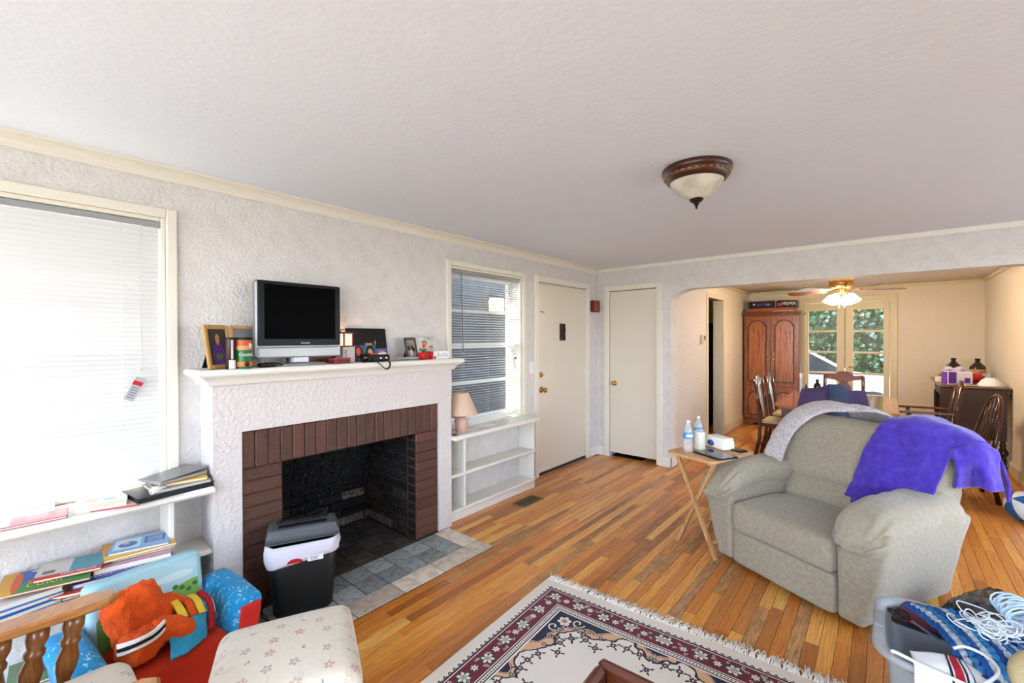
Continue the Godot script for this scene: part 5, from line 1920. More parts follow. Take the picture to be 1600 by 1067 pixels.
func mantel_things():
	var face := PI / 2       # facing +x, into the room
	var gold := mat(hexc("b98f55"), 0.3, {"coat": 0.4})
	var im := canvas(120, 180, hexc("3a3330"))
	person_print(im, 0.5, 0.14, 0.58, hexc("5a2a86"), hexc("c98f72"), hexc("3f2a1c"))
	oval(im, 0.5, 0.78, 0.2, 0.1, hexc("4d6b52"))
	photo_frame("photo_frame", "gold framed photo of a child in a purple shirt", "picture frame", Vector3(-2.575, MY, -0.745), face + 0.55, 0.155, 0.225, 0.022, gold, im, 0.16, "frames on the mantel")
	im = canvas(120, 180, hexc("77757a"))
	oval(im, 0.5, 0.42, 0.26, 0.14, hexc("59585c"))
	rect(im, 0.3, 0.42, 0.7, 0.7, hexc("66656a"))
	photo_frame("photo_frame", "gold framed grey photo half hidden behind television", "picture frame", Vector3(-2.645, MY, -0.895), face + 0.1, 0.17, 0.225, 0.018, gold, im, 0.12, "frames on the mantel")
	# cans
	var c := thing("tin_can", "green and orange tin can with black lid beside television", "can", Vector3(-2.5, MY, -0.825))
	var st := S()
	lathe(st, [Vector2(0, 0), Vector2(0.037, 0), Vector2(0.037, 0.002), Vector2(0.036, 0.004), Vector2(0.036, 0.144), Vector2(0.037, 0.147), Vector2(0, 0.147)], 28)
	obj("body", st, mat(hexc("14663a"), 0.25), c)
	st = S()
	lathe(st, [Vector2(0, 0.1475), Vector2(0.0385, 0.1475), Vector2(0.0385, 0.158), Vector2(0.037, 0.16), Vector2(0, 0.16)], 28)
	obj("lid", st, M.black, c)
	for b in [[0.004, 0.012, "15564a"], [0.012, 0.036, "c96f2a"], [0.118, 0.146, "b5552a"], [0.096, 0.118, "d98a5a"]]:
		st = S()
		lathe(st, [Vector2(0.0362, b[0]), Vector2(0.0365, b[0] + 0.0005), Vector2(0.0365, b[1] - 0.0005), Vector2(0.0362, b[1])], 28)
		obj("label_band", st, mat(hexc(b[2]), 0.3), c)
	lettering("label_lettering", "Classic", 0.021, M.white, c, Vector3(0.0375, 0.072, 0.004), Basis(Vector3.UP, PI / 2))
	st = S()
	lathe(st, [Vector2(0, 0), Vector2(0.012, 0.0), Vector2(0.012, 0.001), Vector2(0, 0.001)], 16, Transform3D(Basis(Vector3.BACK, -PI / 2), Vector3(0.0368, 0.024, 0.0)))
	obj("label_mark", st, mat(hexc("3a2410"), 0.4), c)
	st = S()
	lathe(st, [Vector2(0, 0), Vector2(0.013, 0.0), Vector2(0.013, 0.001), Vector2(0, 0.001)], 16, Transform3D(Basis(Vector3.BACK, -PI / 2), Vector3(0.034, 0.118, -0.012)))
	obj("label_mark", st, mat(hexc("d8d8d4"), 0.4), c)
	c = thing("tin_can", "slim dark brown can with white label strip beside green can", "can", Vector3(-2.505, MY, -0.765))
	st = S()
	lathe(st, [Vector2(0, 0), Vector2(0.023, 0), Vector2(0.023, 0.15), Vector2(0.021, 0.158), Vector2(0, 0.16)], 22)
	obj("body", st, mat(hexc("3d2b28"), 0.35), c)
	st = S()
	lathe(st, [Vector2(0.0232, 0.002), Vector2(0.0235, 0.003), Vector2(0.0235, 0.045), Vector2(0.0232, 0.046)], 8, Transform3D(), -0.9, 0.6)
	obj("barcode_label", st, M.white, c)
	st = S()
	lathe(st, [Vector2(0.0232, 0.05), Vector2(0.0235, 0.051), Vector2(0.0235, 0.145), Vector2(0.0232, 0.146)], 3, Transform3D(), -0.2, 0.2)
	obj("label_strip", st, mat(hexc("d3c3c3"), 0.4), c)
	# television
	var tv := thing("television", "flat black television with silver lower bezel on mantel", "television", Vector3(-2.60, MY, -1.155), face)
	st = S()
	box(st, Vector3(0, 0.26, -0.02), Vector3(0.485, 0.43, 0.06), 0.012)
	obj("casing", st, mat(hexc("8e9093"), 0.35, {"metal": 0.3}), tv)
	st = S()
	box(st, Vector3(0, 0.292, 0.0115), Vector3(0.472, 0.358, 0.012), 0.004)
	obj("bezel", st, mat(hexc("040405"), 0.3, {"spec": 0.25}), tv)
	st = S()
	box(st, Vector3(0.0, 0.302, 0.0175), Vector3(0.405, 0.303, 0.002), 0.0)
	obj("screen", st, mat(hexc("020203"), 0.45, {"spec": 0.12}), tv)
	st = S()
	box(st, Vector3(0, 0.075, 0.008), Vector3(0.475, 0.062, 0.03), 0.008)
	obj("lower_panel", st, mat(hexc("a9abad"), 0.4, {"metal": 0.35}), tv)
	lettering("brand_lettering", "POLAROID", 0.011, mat(hexc("c9cbcd"), 0.3), tv, Vector3(0.02, 0.126, 0.0178))
	st = S()
	box(st, Vector3(0, 0.032, -0.02), Vector3(0.11, 0.06, 0.05), 0.012)
	obj("stand_neck", st, M.silver, tv)
	st = S()
	lathe(st, [Vector2(0, 0.0), Vector2(0.15, 0.0), Vector2(0.154, 0.004), Vector2(0.148, 0.01), Vector2(0.1, 0.016), Vector2(0, 0.018)], 36, Transform3D(Basis.from_scale(Vector3(1, 1, 0.5)), Vector3(0, 0, 0.0)))
	obj("stand_base", st, M.silver, tv)
	# small black remote-like box between can and television
	var rm := thing("black_case", "small black case lying on mantel in front of television", "case", Vector3(-2.53, MY, -0.945), 0.3)
	st = S()
	pillow(st, Vector3(0, 0.012, 0), Vector3(0.05, 0.024, 0.09), 0.4, 6)
	obj("shell", st, M.black, rm)
	st = S()
	tube(st, [Vector3(0.0, 0.02, -0.05), Vector3(0.01, 0.012, -0.075), Vector3(0.0, 0.005, -0.1)], 0.004, 6)
	obj("strap", st, M.black, rm)
	# dark wooden box behind the television stand
	var wb := thing("wooden_box", "dark brown wooden box behind the television stand", "box", Vector3(-2.708, MY, -1.26))
	st = S()
	bx(st, Vector3(-0.028, 0, -0.16), Vector3(0.026, 0.07, 0.13), 0.004)
	obj("body", st, wood_tri(hexc("5a2f1a"), 2, 0.35), wb)
	st = S()
	bx(st, Vector3(-0.029, 0.0702, -0.162), Vector3(0.027, 0.082, 0.132), 0.004)
	obj("lid", st, wood_tri(hexc("6b3a20"), 2, 0.35), wb)
	# red tin, white book, lantern
	var rt := thing("red_tin", "small flat red patterned tin beside television stand", "tin", Vector3(-2.565, MY, -1.375), 0.1)
	st = S()
	bx(st, Vector3(-0.035, 0, -0.055), Vector3(0.035, 0.022, 0.055), 0.004)
	obj("base", st, mat(hexc("7a2a2e"), 0.35), rt)
	st = S()
	bx(st, Vector3(-0.036, 0.0225, -0.056), Vector3(0.036, 0.034, 0.056), 0.003)
	obj("lid", st, mat(hexc("93484a"), 0.35), rt)
	var wk := thing("standing_book", "grey white book standing upright beneath the lit lantern", "book", Vector3(-2.62, MY, -1.445))
	st = S()
	bx(st, Vector3(-0.06, 0, -0.04), Vector3(0.045, 0.1, 0.035), 0.002)
	obj("cover", st, mat(hexc("b9b2a8"), 0.6), wk)
	lettering("spine_lettering", "CHAI", 0.03, M.black, wk, Vector3(0.0455, 0.05, 0.024), Basis(Vector3.UP, PI / 2) * Basis(Vector3.BACK, PI / 2))
	var ln := thing("candle_lantern", "small lit lantern with pink dotted panels beside television", "lantern", Vector3(-2.612, MY + 0.1005, -1.432), face + 0.25)
	st = S()
	for x in [-0.035, 0.035]:
		for z in [-0.035, 0.035]:
			bx(st, Vector3(x - 0.004, 0, z - 0.004), Vector3(x + 0.004, 0.09, z + 0.004), 0.001)
	bx(st, Vector3(-0.042, 0, -0.042), Vector3(0.042, 0.007, 0.042), 0.002)
	bx(st, Vector3(-0.042, 0.083, -0.042), Vector3(0.042, 0.093, 0.042), 0.002)
	obj("lantern_frame", st, mat(hexc("54281a"), 0.4), ln)
	st = S()
	bx(st, Vector3(-0.033, 0.008, -0.033), Vector3(0.033, 0.082, 0.033), 0.0)
	obj("lamp_panels", st, mat(hexc("f0cdb8"), 0.6, {"emit": hexc("ffd0b4"), "power": 0.3}), ln)
	var dots := S()
	for i in 3:
		for j in 4:
			box(dots, Vector3(-0.021 + i * 0.021, 0.02 + j * 0.017 + (0.006 if i % 2 else 0.0), 0.0335), Vector3(0.004, 0.004, 0.001))
			box(dots, Vector3(0.0335, 0.02 + j * 0.017 + (0.006 if i % 2 else 0.0), -0.021 + i * 0.021), Vector3(0.001, 0.004, 0.004))
	obj("dots", dots, mat(hexc("5a2418"), 0.5), ln).set_meta("kind", "stuff")
	st = S()
	tube(st, [Vector3(-0.03, 0.093, 0), Vector3(-0.026, 0.108, 0), Vector3(0.026, 0.108, 0), Vector3(0.03, 0.093, 0)], 0.003, 6)
	obj("handle", st, M.dark_metal, ln)
	var lamp := OmniLight3D.new()
	lamp.name = "lantern_glow"
	lamp.light_color = hexc("ffc49a")
	lamp.light_energy = 0.02
	lamp.light_size = 0.03
	lamp.omni_range = 12.0
	lamp.omni_attenuation = 2.0
	lamp.shadow_enabled = true
	ln.add_child(lamp)
	lamp.position = Vector3(0, 0.045, 0)
	# black portrait print leaning on the wall
	im = canvas(220, 170, hexc("0b0a0d"))
	oval(im, 0.53, 0.47, 0.13, 0.11, hexc("1c1712"))
	oval(im, 0.53, 0.5, 0.085, 0.12, hexc("b9826a"))
	oval(im, 0.53, 0.4, 0.1, 0.06, hexc("161110"))
	oval(im, 0.7, 0.44, 0.02, 0.07, hexc("b27a5c"))
	rect(im, 0.1, 0.52, 0.38, 1.0, hexc("55408c"))
	oval(im, 0.25, 0.72, 0.1, 0.2, hexc("2a1714"))
	oval(im, 0.25, 0.72, 0.055, 0.13, hexc("a8503c"))
	rect(im, 0.39, 0.52, 0.70, 1.0, hexc("1d6d78"))
	oval(im, 0.55, 0.72, 0.11, 0.2, hexc("14110f"))
	oval(im, 0.55, 0.76, 0.065, 0.13, hexc("c08e78"))
	rect(im, 0.71, 0.64, 0.98, 1.0, hexc("6a62a6"))
	oval(im, 0.86, 0.86, 0.1, 0.15, hexc("c99a84"))
	var bp := thing("portrait_print", "black portrait collage print leaning on wall above mantel", "picture", Vector3(-2.675, MY, -1.645), face)
	st = S()
	box(st, Vector3(0, 0.112, 0), Vector3(0.3, 0.224, 0.006), 0.001)
	obj("board", st, M.black, bp, Vector3.ZERO, Basis(Vector3.RIGHT, -0.17))
	obj("photo", print_mesh(0.296, 0.22), mat(Color.WHITE, 0.3, {"tex": tex(im)}), bp, Basis(Vector3.RIGHT, -0.17) * Vector3(0, 0.112, 0.0036), Basis(Vector3.RIGHT, -0.17))
	# black camera with a loop of strap over the mantel edge
	var cm := thing("camcorder", "black camcorder with strap hanging over the mantel edge", "camera", Vector3(-2.545, MY, -1.62), face + 0.1)
	st = S()
	pillow(st, Vector3(0.0, 0.024, 0), Vector3(0.17, 0.046, 0.075), 0.3, 10)
	obj("body", st, M.black, cm)
	st = S()
	lathe(st, [Vector2(0, -0.02), Vector2(0.03, -0.02), Vector2(0.032, 0.015), Vector2(0.026, 0.03), Vector2(0.022, 0.028), Vector2(0, 0.02)], 18, Transform3D(Basis(Vector3.BACK, PI / 2), Vector3(-0.085, 0.03, 0)))
	obj("lens", st, M.black_gloss, cm)
	st = S()
	box(st, Vector3(-0.02, 0.05, 0.0), Vector3(0.05, 0.012, 0.03), 0.003)
	obj("hot_shoe", st, mat(hexc("b5482e"), 0.4), cm)
	st = S()
	box(st, Vector3(0.04, 0.051, 0.0), Vector3(0.07, 0.008, 0.03), 0.003, Basis(Vector3.BACK, 0.1))
	obj("flash_panel", st, M.white, cm)
	for i in 2:
		st = S()
		box(st, Vector3(0.005 + i * 0.045, 0.024, 0.0378), Vector3(0.016, 0.01, 0.001))
		obj("label_mark", st, M.white, cm)
	st = S()
	tube(st, spline([Vector3(-0.07, 0.03, 0.03), Vector3(-0.065, 0.012, 0.07), Vector3(-0.04, -0.018, 0.098), Vector3(-0.01, -0.042, 0.10), Vector3(0.015, -0.04, 0.10), Vector3(0.03, -0.012, 0.099), Vector3(0.04, 0.012, 0.06), Vector3(0.05, 0.02, 0.03)], 5), 0.0055, 6, false, 0.5)
	obj("strap", st, M.black, cm)
	# loose papers
	var rnd := RandomNumberGenerator.new()
	rnd.seed = 3
	for i in 3:
		st = S()
		var pb := net([[Vector3(-0.05, 0, -0.07), Vector3(0.0, 0.002, -0.075), Vector3(0.05, 0, -0.07)], [Vector3(-0.05, 0.003, 0.0), Vector3(0.0, 0.006, 0.0), Vector3(0.05, 0.002, 0.0)], [Vector3(-0.05, 0, 0.07), Vector3(0.0, 0.003, 0.075), Vector3(0.05, 0.008, 0.07)]])
		cloth(st, 6, 6, pb, 0.0008)
		var o := obj("loose_paper", st, [M.paper, M.white, mat(hexc("c9ccd0"), 0.7)][i], null, Vector3(-2.56 + i * 0.012, MY + 0.002 + i * 0.007, -1.81 - i * 0.03), Basis(Vector3.UP, 0.3 - i * 0.5))
		tag(o, ["lowest loose white paper on mantel by the camera", "middle loose white paper of the pile on mantel", "topmost greyish paper of the pile on mantel"][i], "paper", "loose papers on the mantel")
	# pewter frame, FAMILY frame, flower pot, boxes
	im = canvas(90, 120, hexc("9a8f88"))
	for i in 4:
		person_print(im, 0.2 + i * 0.2, 0.2 + 0.1 * (i % 2), 0.24, hexc("17151a"), hexc("b98d7a"), hexc("221a16"))
	person_print(im, 0.45, 0.45, 0.3, hexc("e2e0de"), hexc("b98d7a"), hexc("221a16"))
	photo_frame("photo_frame", "small beaded pewter frame with group photo on mantel", "picture frame", Vector3(-2.63, MY, -1.975), face + 0.25, 0.125, 0.16, 0.018, mat(hexc("77726c"), 0.35, {"metal": 0.6, "bump": M.rough_bump, "relief": 1.0, "scale": 20.0}), im, 0.2, "frames on the mantel")
	im = canvas(120, 90, hexc("cfc6bd"))
	person_print(im, 0.4, 0.1, 0.55, hexc("c8b8ae"), hexc("c99a88"), hexc("5a3528"))
	person_print(im, 0.78, 0.42, 0.42, hexc("b9a6b0"), hexc("cf9f90"), hexc("4a2c22"))
	var ff: Node3D = photo_frame("photo_frame", "white frame lettered FAMILY with mother and child photo", "picture frame", Vector3(-2.655, MY, -2.135), face, 0.205, 0.165, 0.026, mat(hexc("cfccc9"), 0.4), im, 0.2, "frames on the mantel")
	lettering("frame_lettering", "FAMILY", 0.026, mat(hexc("5d5a5c"), 0.5), ff, Basis(Vector3.RIGHT, -0.2) * Vector3(0.03, 0.151, 0.0085), Basis(Vector3.RIGHT, -0.2), "Droid Serif")
	var fp := thing("flower_pot", "tiny red square pot with red flower and green leaves", "potted flower", Vector3(-2.52, MY, -1.985), face + 0.2)
	st = S()
	pillow(st, Vector3(0, 0.026, 0), Vector3(0.056, 0.05, 0.056), 0.12, 6, Basis(), func(p: Vector3, q: Vector3): return Vector3(p.x * (1 + p.y * 3.0), p.y, p.z * (1 + p.y * 3.0)))
	obj("pot", st, M.red, fp)
	st = S()
	for i in 7:
		var a := i * 0.9
		pillow(st, Vector3(cos(a) * 0.017, 0.06 + (i % 3) * 0.006, sin(a) * 0.017), Vector3(0.026, 0.006, 0.013), 0.5, 4, Basis(Vector3.UP, -a) * Basis(Vector3.BACK, 0.5))
	obj("leaves", st, mat(hexc("2f7a3c"), 0.5), fp).set_meta("kind", "stuff")
	st = S()
	tube(st, [Vector3(0, 0.05, 0), Vector3(0.002, 0.09, 0)], 0.002, 5)
	obj("stem", st, mat(hexc("3d6b34"), 0.5), fp)
	st = S()
	for i in 5:
		var a := i * TAU / 5
		pillow(st, Vector3(cos(a) * 0.009, 0.096 + sin(a) * 0.009, 0.003), Vector3(0.014, 0.014, 0.008), 0.5, 4)
	obj("flower", st, mat(hexc("cf4a44"), 0.5), fp)
	var rb := thing("red_cup", "small plain red cup behind the flower pot on mantel", "cup", Vector3(-2.535, MY, -2.055))
	st = S()
	lathe(st, [Vector2(0, 0), Vector2(0.022, 0), Vector2(0.026, 0.055), Vector2(0.024, 0.056), Vector2(0.02, 0.006), Vector2(0, 0.005)], 18)
	obj("cup", st, M.red, rb)
	var wb2 := thing("medicine_box", "white printed carton at right end of mantel", "box", Vector3(-2.55, MY, -2.155), face)
	st = S()
	bx(st, Vector3(-0.075, 0, -0.025), Vector3(0.075, 0.058, 0.025), 0.002)
	obj("carton", st, M.white, wb2)
	st = S()
	bx(st, Vector3(-0.07, 0.002, 0.0252), Vector3(-0.052, 0.02, 0.026))
	obj("label_mark", st, M.red, wb2)
	for i in 6:
		st = S()
		bx(st, Vector3(-0.035 + i * 0.018, 0.015, 0.0252), Vector3(-0.026 + i * 0.018, 0.048 - (i % 3) * 0.006, 0.0257))
		obj("print_line", st, mat(hexc("b5b3ba"), 0.6), wb2)

# ---------------------------------------------------------------- lamps
func small_things():
	var l := thing("table_lamp", "small pink ceramic lamp with pleated shade on shelf top", "lamp", Vector3(-2.615, 0.689, -2.44))
	var st := S()
	lathe(st, [Vector2(0, 0), Vector2(0.042, 0.0), Vector2(0.045, 0.006), Vector2(0.048, 0.03), Vector2(0.054, 0.075), Vector2(0.052, 0.1), Vector2(0.04, 0.118), Vector2(0.02, 0.124), Vector2(0, 0.124)], 24)
	obj("base", st, mat(hexc("cfa79a"), 0.35), l)
	for k in 3:
		st = S()
		var sp := []
		for i in 12:
			var a := k * 2.1 + i * 0.22
			var y := 0.012 + i * 0.008
			var rr := 0.047 + 0.007 * smoothstep(0.0, 0.08, y) - 0.006 * smoothstep(0.085, 0.11, y)
			sp.append(Vector3(cos(a) * rr, y, sin(a) * rr))
		tube(st, sp, 0.0045, 6)
		obj("spiral_rib", st, mat(hexc("d8b3a6"), 0.35), l)
	st = S()
	tube(st, [Vector3(0, 0.12, 0), Vector3(0, 0.3, 0)], 0.005, 8)
	lathe(st, [Vector2(0, 0.12), Vector2(0.016, 0.12), Vector2(0.016, 0.16), Vector2(0, 0.162)], 14)
	obj("socket", st, M.brass, l)
	st = S()
	var segs := 40
	st.set_smooth_group(-1)
	for k in segs:
		var a := TAU * k / segs
		var b := TAU * (k + 1) / segs
		var m := (a + b) / 2
		var f := func(t: float, r: float, y: float) -> Vector3: return Vector3(cos(t) * r, y, sin(t) * r)
		quad(st, f.call(a, 0.132, 0.145), f.call(m, 0.134, 0.145), f.call(m, 0.057, 0.315), f.call(a, 0.055, 0.315))
		quad(st, f.call(m, 0.134, 0.145), f.call(b, 0.132, 0.145), f.call(b, 0.055, 0.315), f.call(m, 0.057, 0.315))
	obj("lamp_shade", st, mat(hexc("d9bda6"), 0.8, {"back": Color(0.55, 0.45, 0.38)}), l)
	st = S()
	var rg := []
	var rg2 := []
	for k in 28:
		rg.append(Vector3(cos(TAU * k / 28) * 0.133, 0.145, sin(TAU * k / 28) * 0.133))
		rg2.append(Vector3(cos(TAU * k / 28) * 0.056, 0.315, sin(TAU * k / 28) * 0.056))
	tube(st, rg, 0.0025, 5, true)
	tube(st, rg2, 0.0025, 5, true)
	obj("shade_binding", st, mat(hexc("c9a888"), 0.7), l)
	st = S()
	tube(st, spline([Vector3(0.0, 0.01, -0.05), Vector3(0.03, 0.004, -0.12), Vector3(-0.01, 0.004, -0.2), Vector3(0.02, 0.005, -0.3), Vector3(0.035, 0.006, -0.36)], 6), 0.0025, 6)
	obj("cord", st, M.white, l)
	# wire ornament on the corner of the shelf
	var w := thing("wire_stand", "small silver wire coil ornament beside the table lamp", "ornament", Vector3(-2.56, 0.689, -2.315))
	st = S()
	var cp := []
	for i in 50:
		var a := i * 0.5
		cp.append(Vector3(cos(a) * 0.018, 0.004 + i * 0.0018, sin(a) * 0.018))
	tube(st, cp, 0.0017, 5)
	obj("coil", st, M.steel, w)
	st = S()
	lathe(st, [Vector2(0, 0.0), Vector2(0.022, 0.0), Vector2(0.022, 0.004), Vector2(0, 0.004)], 16)
	obj("base", st, M.dark_metal, w)
	# ceiling lamp
	var c := thing("ceiling_lamp", "flush ceiling lamp with alabaster glass bowl and bronze rim", "ceiling lamp", Vector3(-0.725, CEIL, -2.285))
	st = S()
	lathe(st, [Vector2(0.118, -0.068), Vector2(0.128, -0.071), Vector2(0.142, -0.062), Vector2(0.146, -0.055), Vector2(0.15, -0.05), Vector2(0.152, -0.035), Vector2(0.16, -0.03), Vector2(0.165, -0.02), Vector2(0.165, -0.006), Vector2(0.158, 0.0), Vector2(0, 0.0)], 48)
	obj("rim", st, mat(hexc("3a1a10"), 0.3, {"coat": 0.5}), c)
	for k in 30:
		st = S()
		var a := TAU * k / 30
		box(st, Vector3(cos(a) * 0.152, -0.0435, sin(a) * 0.152), Vector3(0.006, 0.009, 0.02), 0.002, Basis(Vector3.UP, -a))
		obj("bead", st, mat(hexc("a9743c"), 0.35, {"metal": 0.5}), c)
	st = S()
	lathe(st, [Vector2(0.0, -0.158), Vector2(0.03, -0.155), Vector2(0.062, -0.138), Vector2(0.095, -0.11), Vector2(0.118, -0.082), Vector2(0.13, -0.064)], 40)
	obj("glass_bowl", st, mat(Color.WHITE, 0.35, {"tex": ramp(noise_image(256, 256, 0.015, 4, 71), [[0.2, hexc("bdb6a4")], [0.5, hexc("d3cdbd")], [0.8, hexc("dad6c9")]]), "scale": 4.0, "back": Color(0.5, 0.48, 0.42)}), c)
	st = S()
	lathe(st, [Vector2(0, -0.203), Vector2(0.005, -0.202), Vector2(0.006, -0.188), Vector2(0.011, -0.184), Vector2(0.012, -0.176), Vector2(0.03, -0.164), Vector2(0.034, -0.155), Vector2(0.028, -0.15), Vector2(0, -0.15)], 20)
	obj("finial", st, M.dark_metal, c)

# ---------------------------------------------------------------- books
# w along local x (spine at -x), d along local z, h thick; prints on top
func book(label: String, at: Vector3, turn: float, w: float, d: float, h: float, col: Color, im: Image = null, tilt := Vector2.ZERO, group := "books under the bright window", called := "book", pages := Color(0.88, 0.85, 0.78)):
	var o := thing(called, label, "book", at, turn, group)
	o.basis = Basis(Vector3.UP, turn) * Basis(Vector3.RIGHT, tilt.x) * Basis(Vector3.BACK, tilt.y)
	var cm := mat(col, 0.35, {"coat": 0.2})
	var st := S()
	var t := minf(0.003, h * 0.2)
	bx(st, Vector3(-w / 2, 0, -d / 2), Vector3(w / 2, t, d / 2), 0.0006)
	obj("back_cover", st, cm, o)
	st = S()
	bx(st, Vector3(-w / 2, h - t, -d / 2), Vector3(w / 2, h, d / 2), 0.0006)
	obj("front_cover", st, cm, o)
	st = S()
	bx(st, Vector3(-w / 2, t, -d / 2), Vector3(-w / 2 + 0.003, h - t, d / 2), 0.0)
	obj("spine", st, cm, o)
	st = S()
	bx(st, Vector3(-w / 2 + 0.003, t, -d / 2 + 0.003), Vector3(w / 2 - 0.003, h - t, d / 2 - 0.003), 0.0)
	obj("pages", st, mat(pages, 0.85), o)
	if im:
		# the print reads with its top towards -z
		obj("cover_print", print_mesh(w - 0.002, d - 0.002), mat(Color.WHITE, 0.3, {"tex": tex(im)}), o, Vector3(0, h + 0.0004, 0), Basis(Vector3.RIGHT, -PI / 2))
	return o

func top_text(o: Node3D, text: String, size: float, x: float, y: float, z: float, m: Material, turn := 0.0, font := "Droid Sans"):
	lettering("cover_lettering", text, size, m, o, Vector3(x, y + 0.0009, z), Basis(Vector3.UP, turn) * Basis(Vector3.RIGHT, -PI / 2), font)

func books():
	var white: Material = M.white
	var sy := 0.7205
	var on_top := "books and folders on the window shelf top"
	# window shelf top, from the chimney outwards
	book("black zip folder at the bottom of the pile beside chimney", Vector3(-2.60, sy, -0.535), 0.12, 0.20, 0.30, 0.022, hexc("16161a"), null, Vector2.ZERO, on_top, "folder", hexc("2a2a2e"))
	book("grey catalogue lying on the black folder", Vector3(-2.60, sy + 0.0225, -0.565), 0.05, 0.18, 0.225, 0.014, hexc("8f9196"), null, Vector2.ZERO, on_top, "catalogue", hexc("c9c6c0"))
	var b = book("yellow and blue paperback in the pile beside chimney", Vector3(-2.605, sy + 0.037, -0.57), -0.12, 0.15, 0.215, 0.014, hexc("d9a93a"), null, Vector2.ZERO, on_top, "paperback")
	var st := S()
	bx(st, Vector3(-0.075, 0.0142, 0.02), Vector3(0.0752, 0.0148, 0.107))
	obj("cover_band", st, mat(hexc("3f74b8"), 0.35), b)
	book("thick grey magazine under the topmost one beside chimney", Vector3(-2.615, sy + 0.0525, -0.56), 0.3, 0.15, 0.21, 0.016, hexc("837b78"), null, Vector2.ZERO, on_top, "magazine", hexc("a89f98"))
	book("topmost grey magazine with curled cover beside chimney", Vector3(-2.62, sy + 0.071, -0.555), 0.42, 0.15, 0.225, 0.006, hexc("7d7a7c"), null, Vector2(0.04, 0.02), on_top, "magazine", hexc("b5aca6"))
	var roll := thing("paper_roll", "small roll of white paper leaning on black folder", "paper roll", Vector3(-2.52, sy + 0.023, -0.475), 0.5)
	st = S()
	tube(st, [Vector3(0, 0.014, -0.03), Vector3(0, 0.014, 0.03)], 0.014, 14)
	obj("roll", st, M.paper, roll)
	st = S()
	tube(st, [Vector3(0, 0.014, -0.0305), Vector3(0, 0.014, 0.0305)], 0.007, 10)
	obj("core", st, mat(hexc("b9b4aa"), 0.8), roll)
	var im := canvas(96, 128, hexc("cfe0cf"))
	rect(im, 0.0, 0.0, 1.0, 0.2, hexc("8fc09a"))
	rect(im, 0.08, 0.28, 0.92, 0.75, hexc("f2eee2"))
	oval(im, 0.3, 0.5, 0.12, 0.1, hexc("e0a0a0"))
	oval(im, 0.65, 0.55, 0.14, 0.12, hexc("9ac0dc"))
	rect(im, 0.2, 0.82, 0.8, 0.9, hexc("e8d27a"))
	book("pale green board book lying alone on window shelf top", Vector3(-2.625, sy, -0.30), 1.4, 0.17, 0.2, 0.018, hexc("d8d2c4"), im, Vector2.ZERO, on_top, "board_book")
	im = canvas(128, 96, hexc("d9838f"))
	rect(im, 0.02, 0.05, 0.26, 0.95, hexc("eedfe0"))
	rect(im, 0.08, 0.6, 0.2, 0.85, hexc("c9b8bb"))
	for i in 5:
		rect(im, 0.45, 0.25 + i * 0.1, 0.75, 0.29 + i * 0.1, hexc("efc4c9"))
	rect(im, 0.86, 0.0, 1.0, 1.0, hexc("e39aa2"))
	book("pink paperback with white barcode strip on window shelf top", Vector3(-2.60, sy, -0.085), 1.50, 0.21, 0.15, 0.010, hexc("b8424e"), im, Vector2.ZERO, on_top, "paperback")
	im = canvas(96, 96, hexc("cfe2e0"))
	oval(im, 0.6, 0.4, 0.25, 0.12, hexc("9ab5ae"))
	book("pale teal booklet behind the pink paperback on shelf top", Vector3(-2.70, sy + 0.011, -0.06), 1.5, 0.2, 0.12, 0.006, hexc("c4dcd8"), im, Vector2(0.12, 0.0), on_top, "booklet")
	var rp := thing("paper_sheet", "red edged paper sheet under the pale green board book", "paper", Vector3(-2.545, sy, -0.345), 1.2)
	st = S()
	bx(st, Vector3(-0.08, 0, -0.06), Vector3(0.08, 0.0015, 0.06))
	obj("sheet", st, mat(hexc("e6b9b2"), 0.7), rp)
	st = S()
	bx(st, Vector3(-0.08, 0.0016, 0.045), Vector3(0.08, 0.002, 0.06))
	obj("edge_band", st, M.red, rp)
	# middle shelf, left of the divider: a messy heap
	var y := 0.3985
	book("long dark picture book lying at the bottom of the book heap", Vector3(-2.60, y, -0.33), 1.50, 0.32, 0.25, 0.014, hexc("2a2a4a"), null)
	b = book("orange red picture book sticking out under the blue one", Vector3(-2.575, y + 0.0145, -0.27), 1.25, 0.3, 0.24, 0.014, hexc("b8431e"), null)
	# pile on the right
	im = canvas(128, 128, hexc("2446a8"))
	rect(im, 0.0, 0.0, 1.0, 0.36, hexc("d2a440"))
	oval(im, 0.4, 0.15, 0.1, 0.06, hexc("9a6a2a"))
	oval(im, 0.7, 0.36, 0.12, 0.12, hexc("e8e4dc"))
	b = book("large blue and yellow hardback under the pink book", Vector3(-2.60, y + 0.0295, -0.36), 1.42, 0.30, 0.25, 0.02, hexc("1f3f9a"), im)
	for w in 2:
		var sq := []
		for k in 22:
			sq.append(Vector3(-0.1 + w * 0.11 + k * 0.0038 + 0.003 * sin(k * 1.9), 0.021, 0.095 + 0.008 * sin(k * 1.5) - (0.008 if k == 0 else 0.0)))
		st = S()
		tube(st, sq, 0.0012, 4, false, 0.5)
		obj("cover_script", st, white, b)
	im = canvas(128, 128, hexc("dba3b8"))
	for i in 7:
		oval(im, 0.15 + 0.12 * i, 0.18 + 0.05 * (i % 2), 0.03, 0.05, hexc("8a5a76"))
	oval(im, 0.6, 0.7, 0.2, 0.14, hexc("c94f6a"))
	b = book("pink hardback lettered JUNG under the orange book", Vector3(-2.605, y + 0.05, -0.41), 1.35, 0.26, 0.22, 0.026, hexc("a87a9a"), im)
	top_text(b, "JUNG", 0.06, -0.07, 0.026, 0.03, mat(hexc("5a1a4a"), 0.4), 0.3)
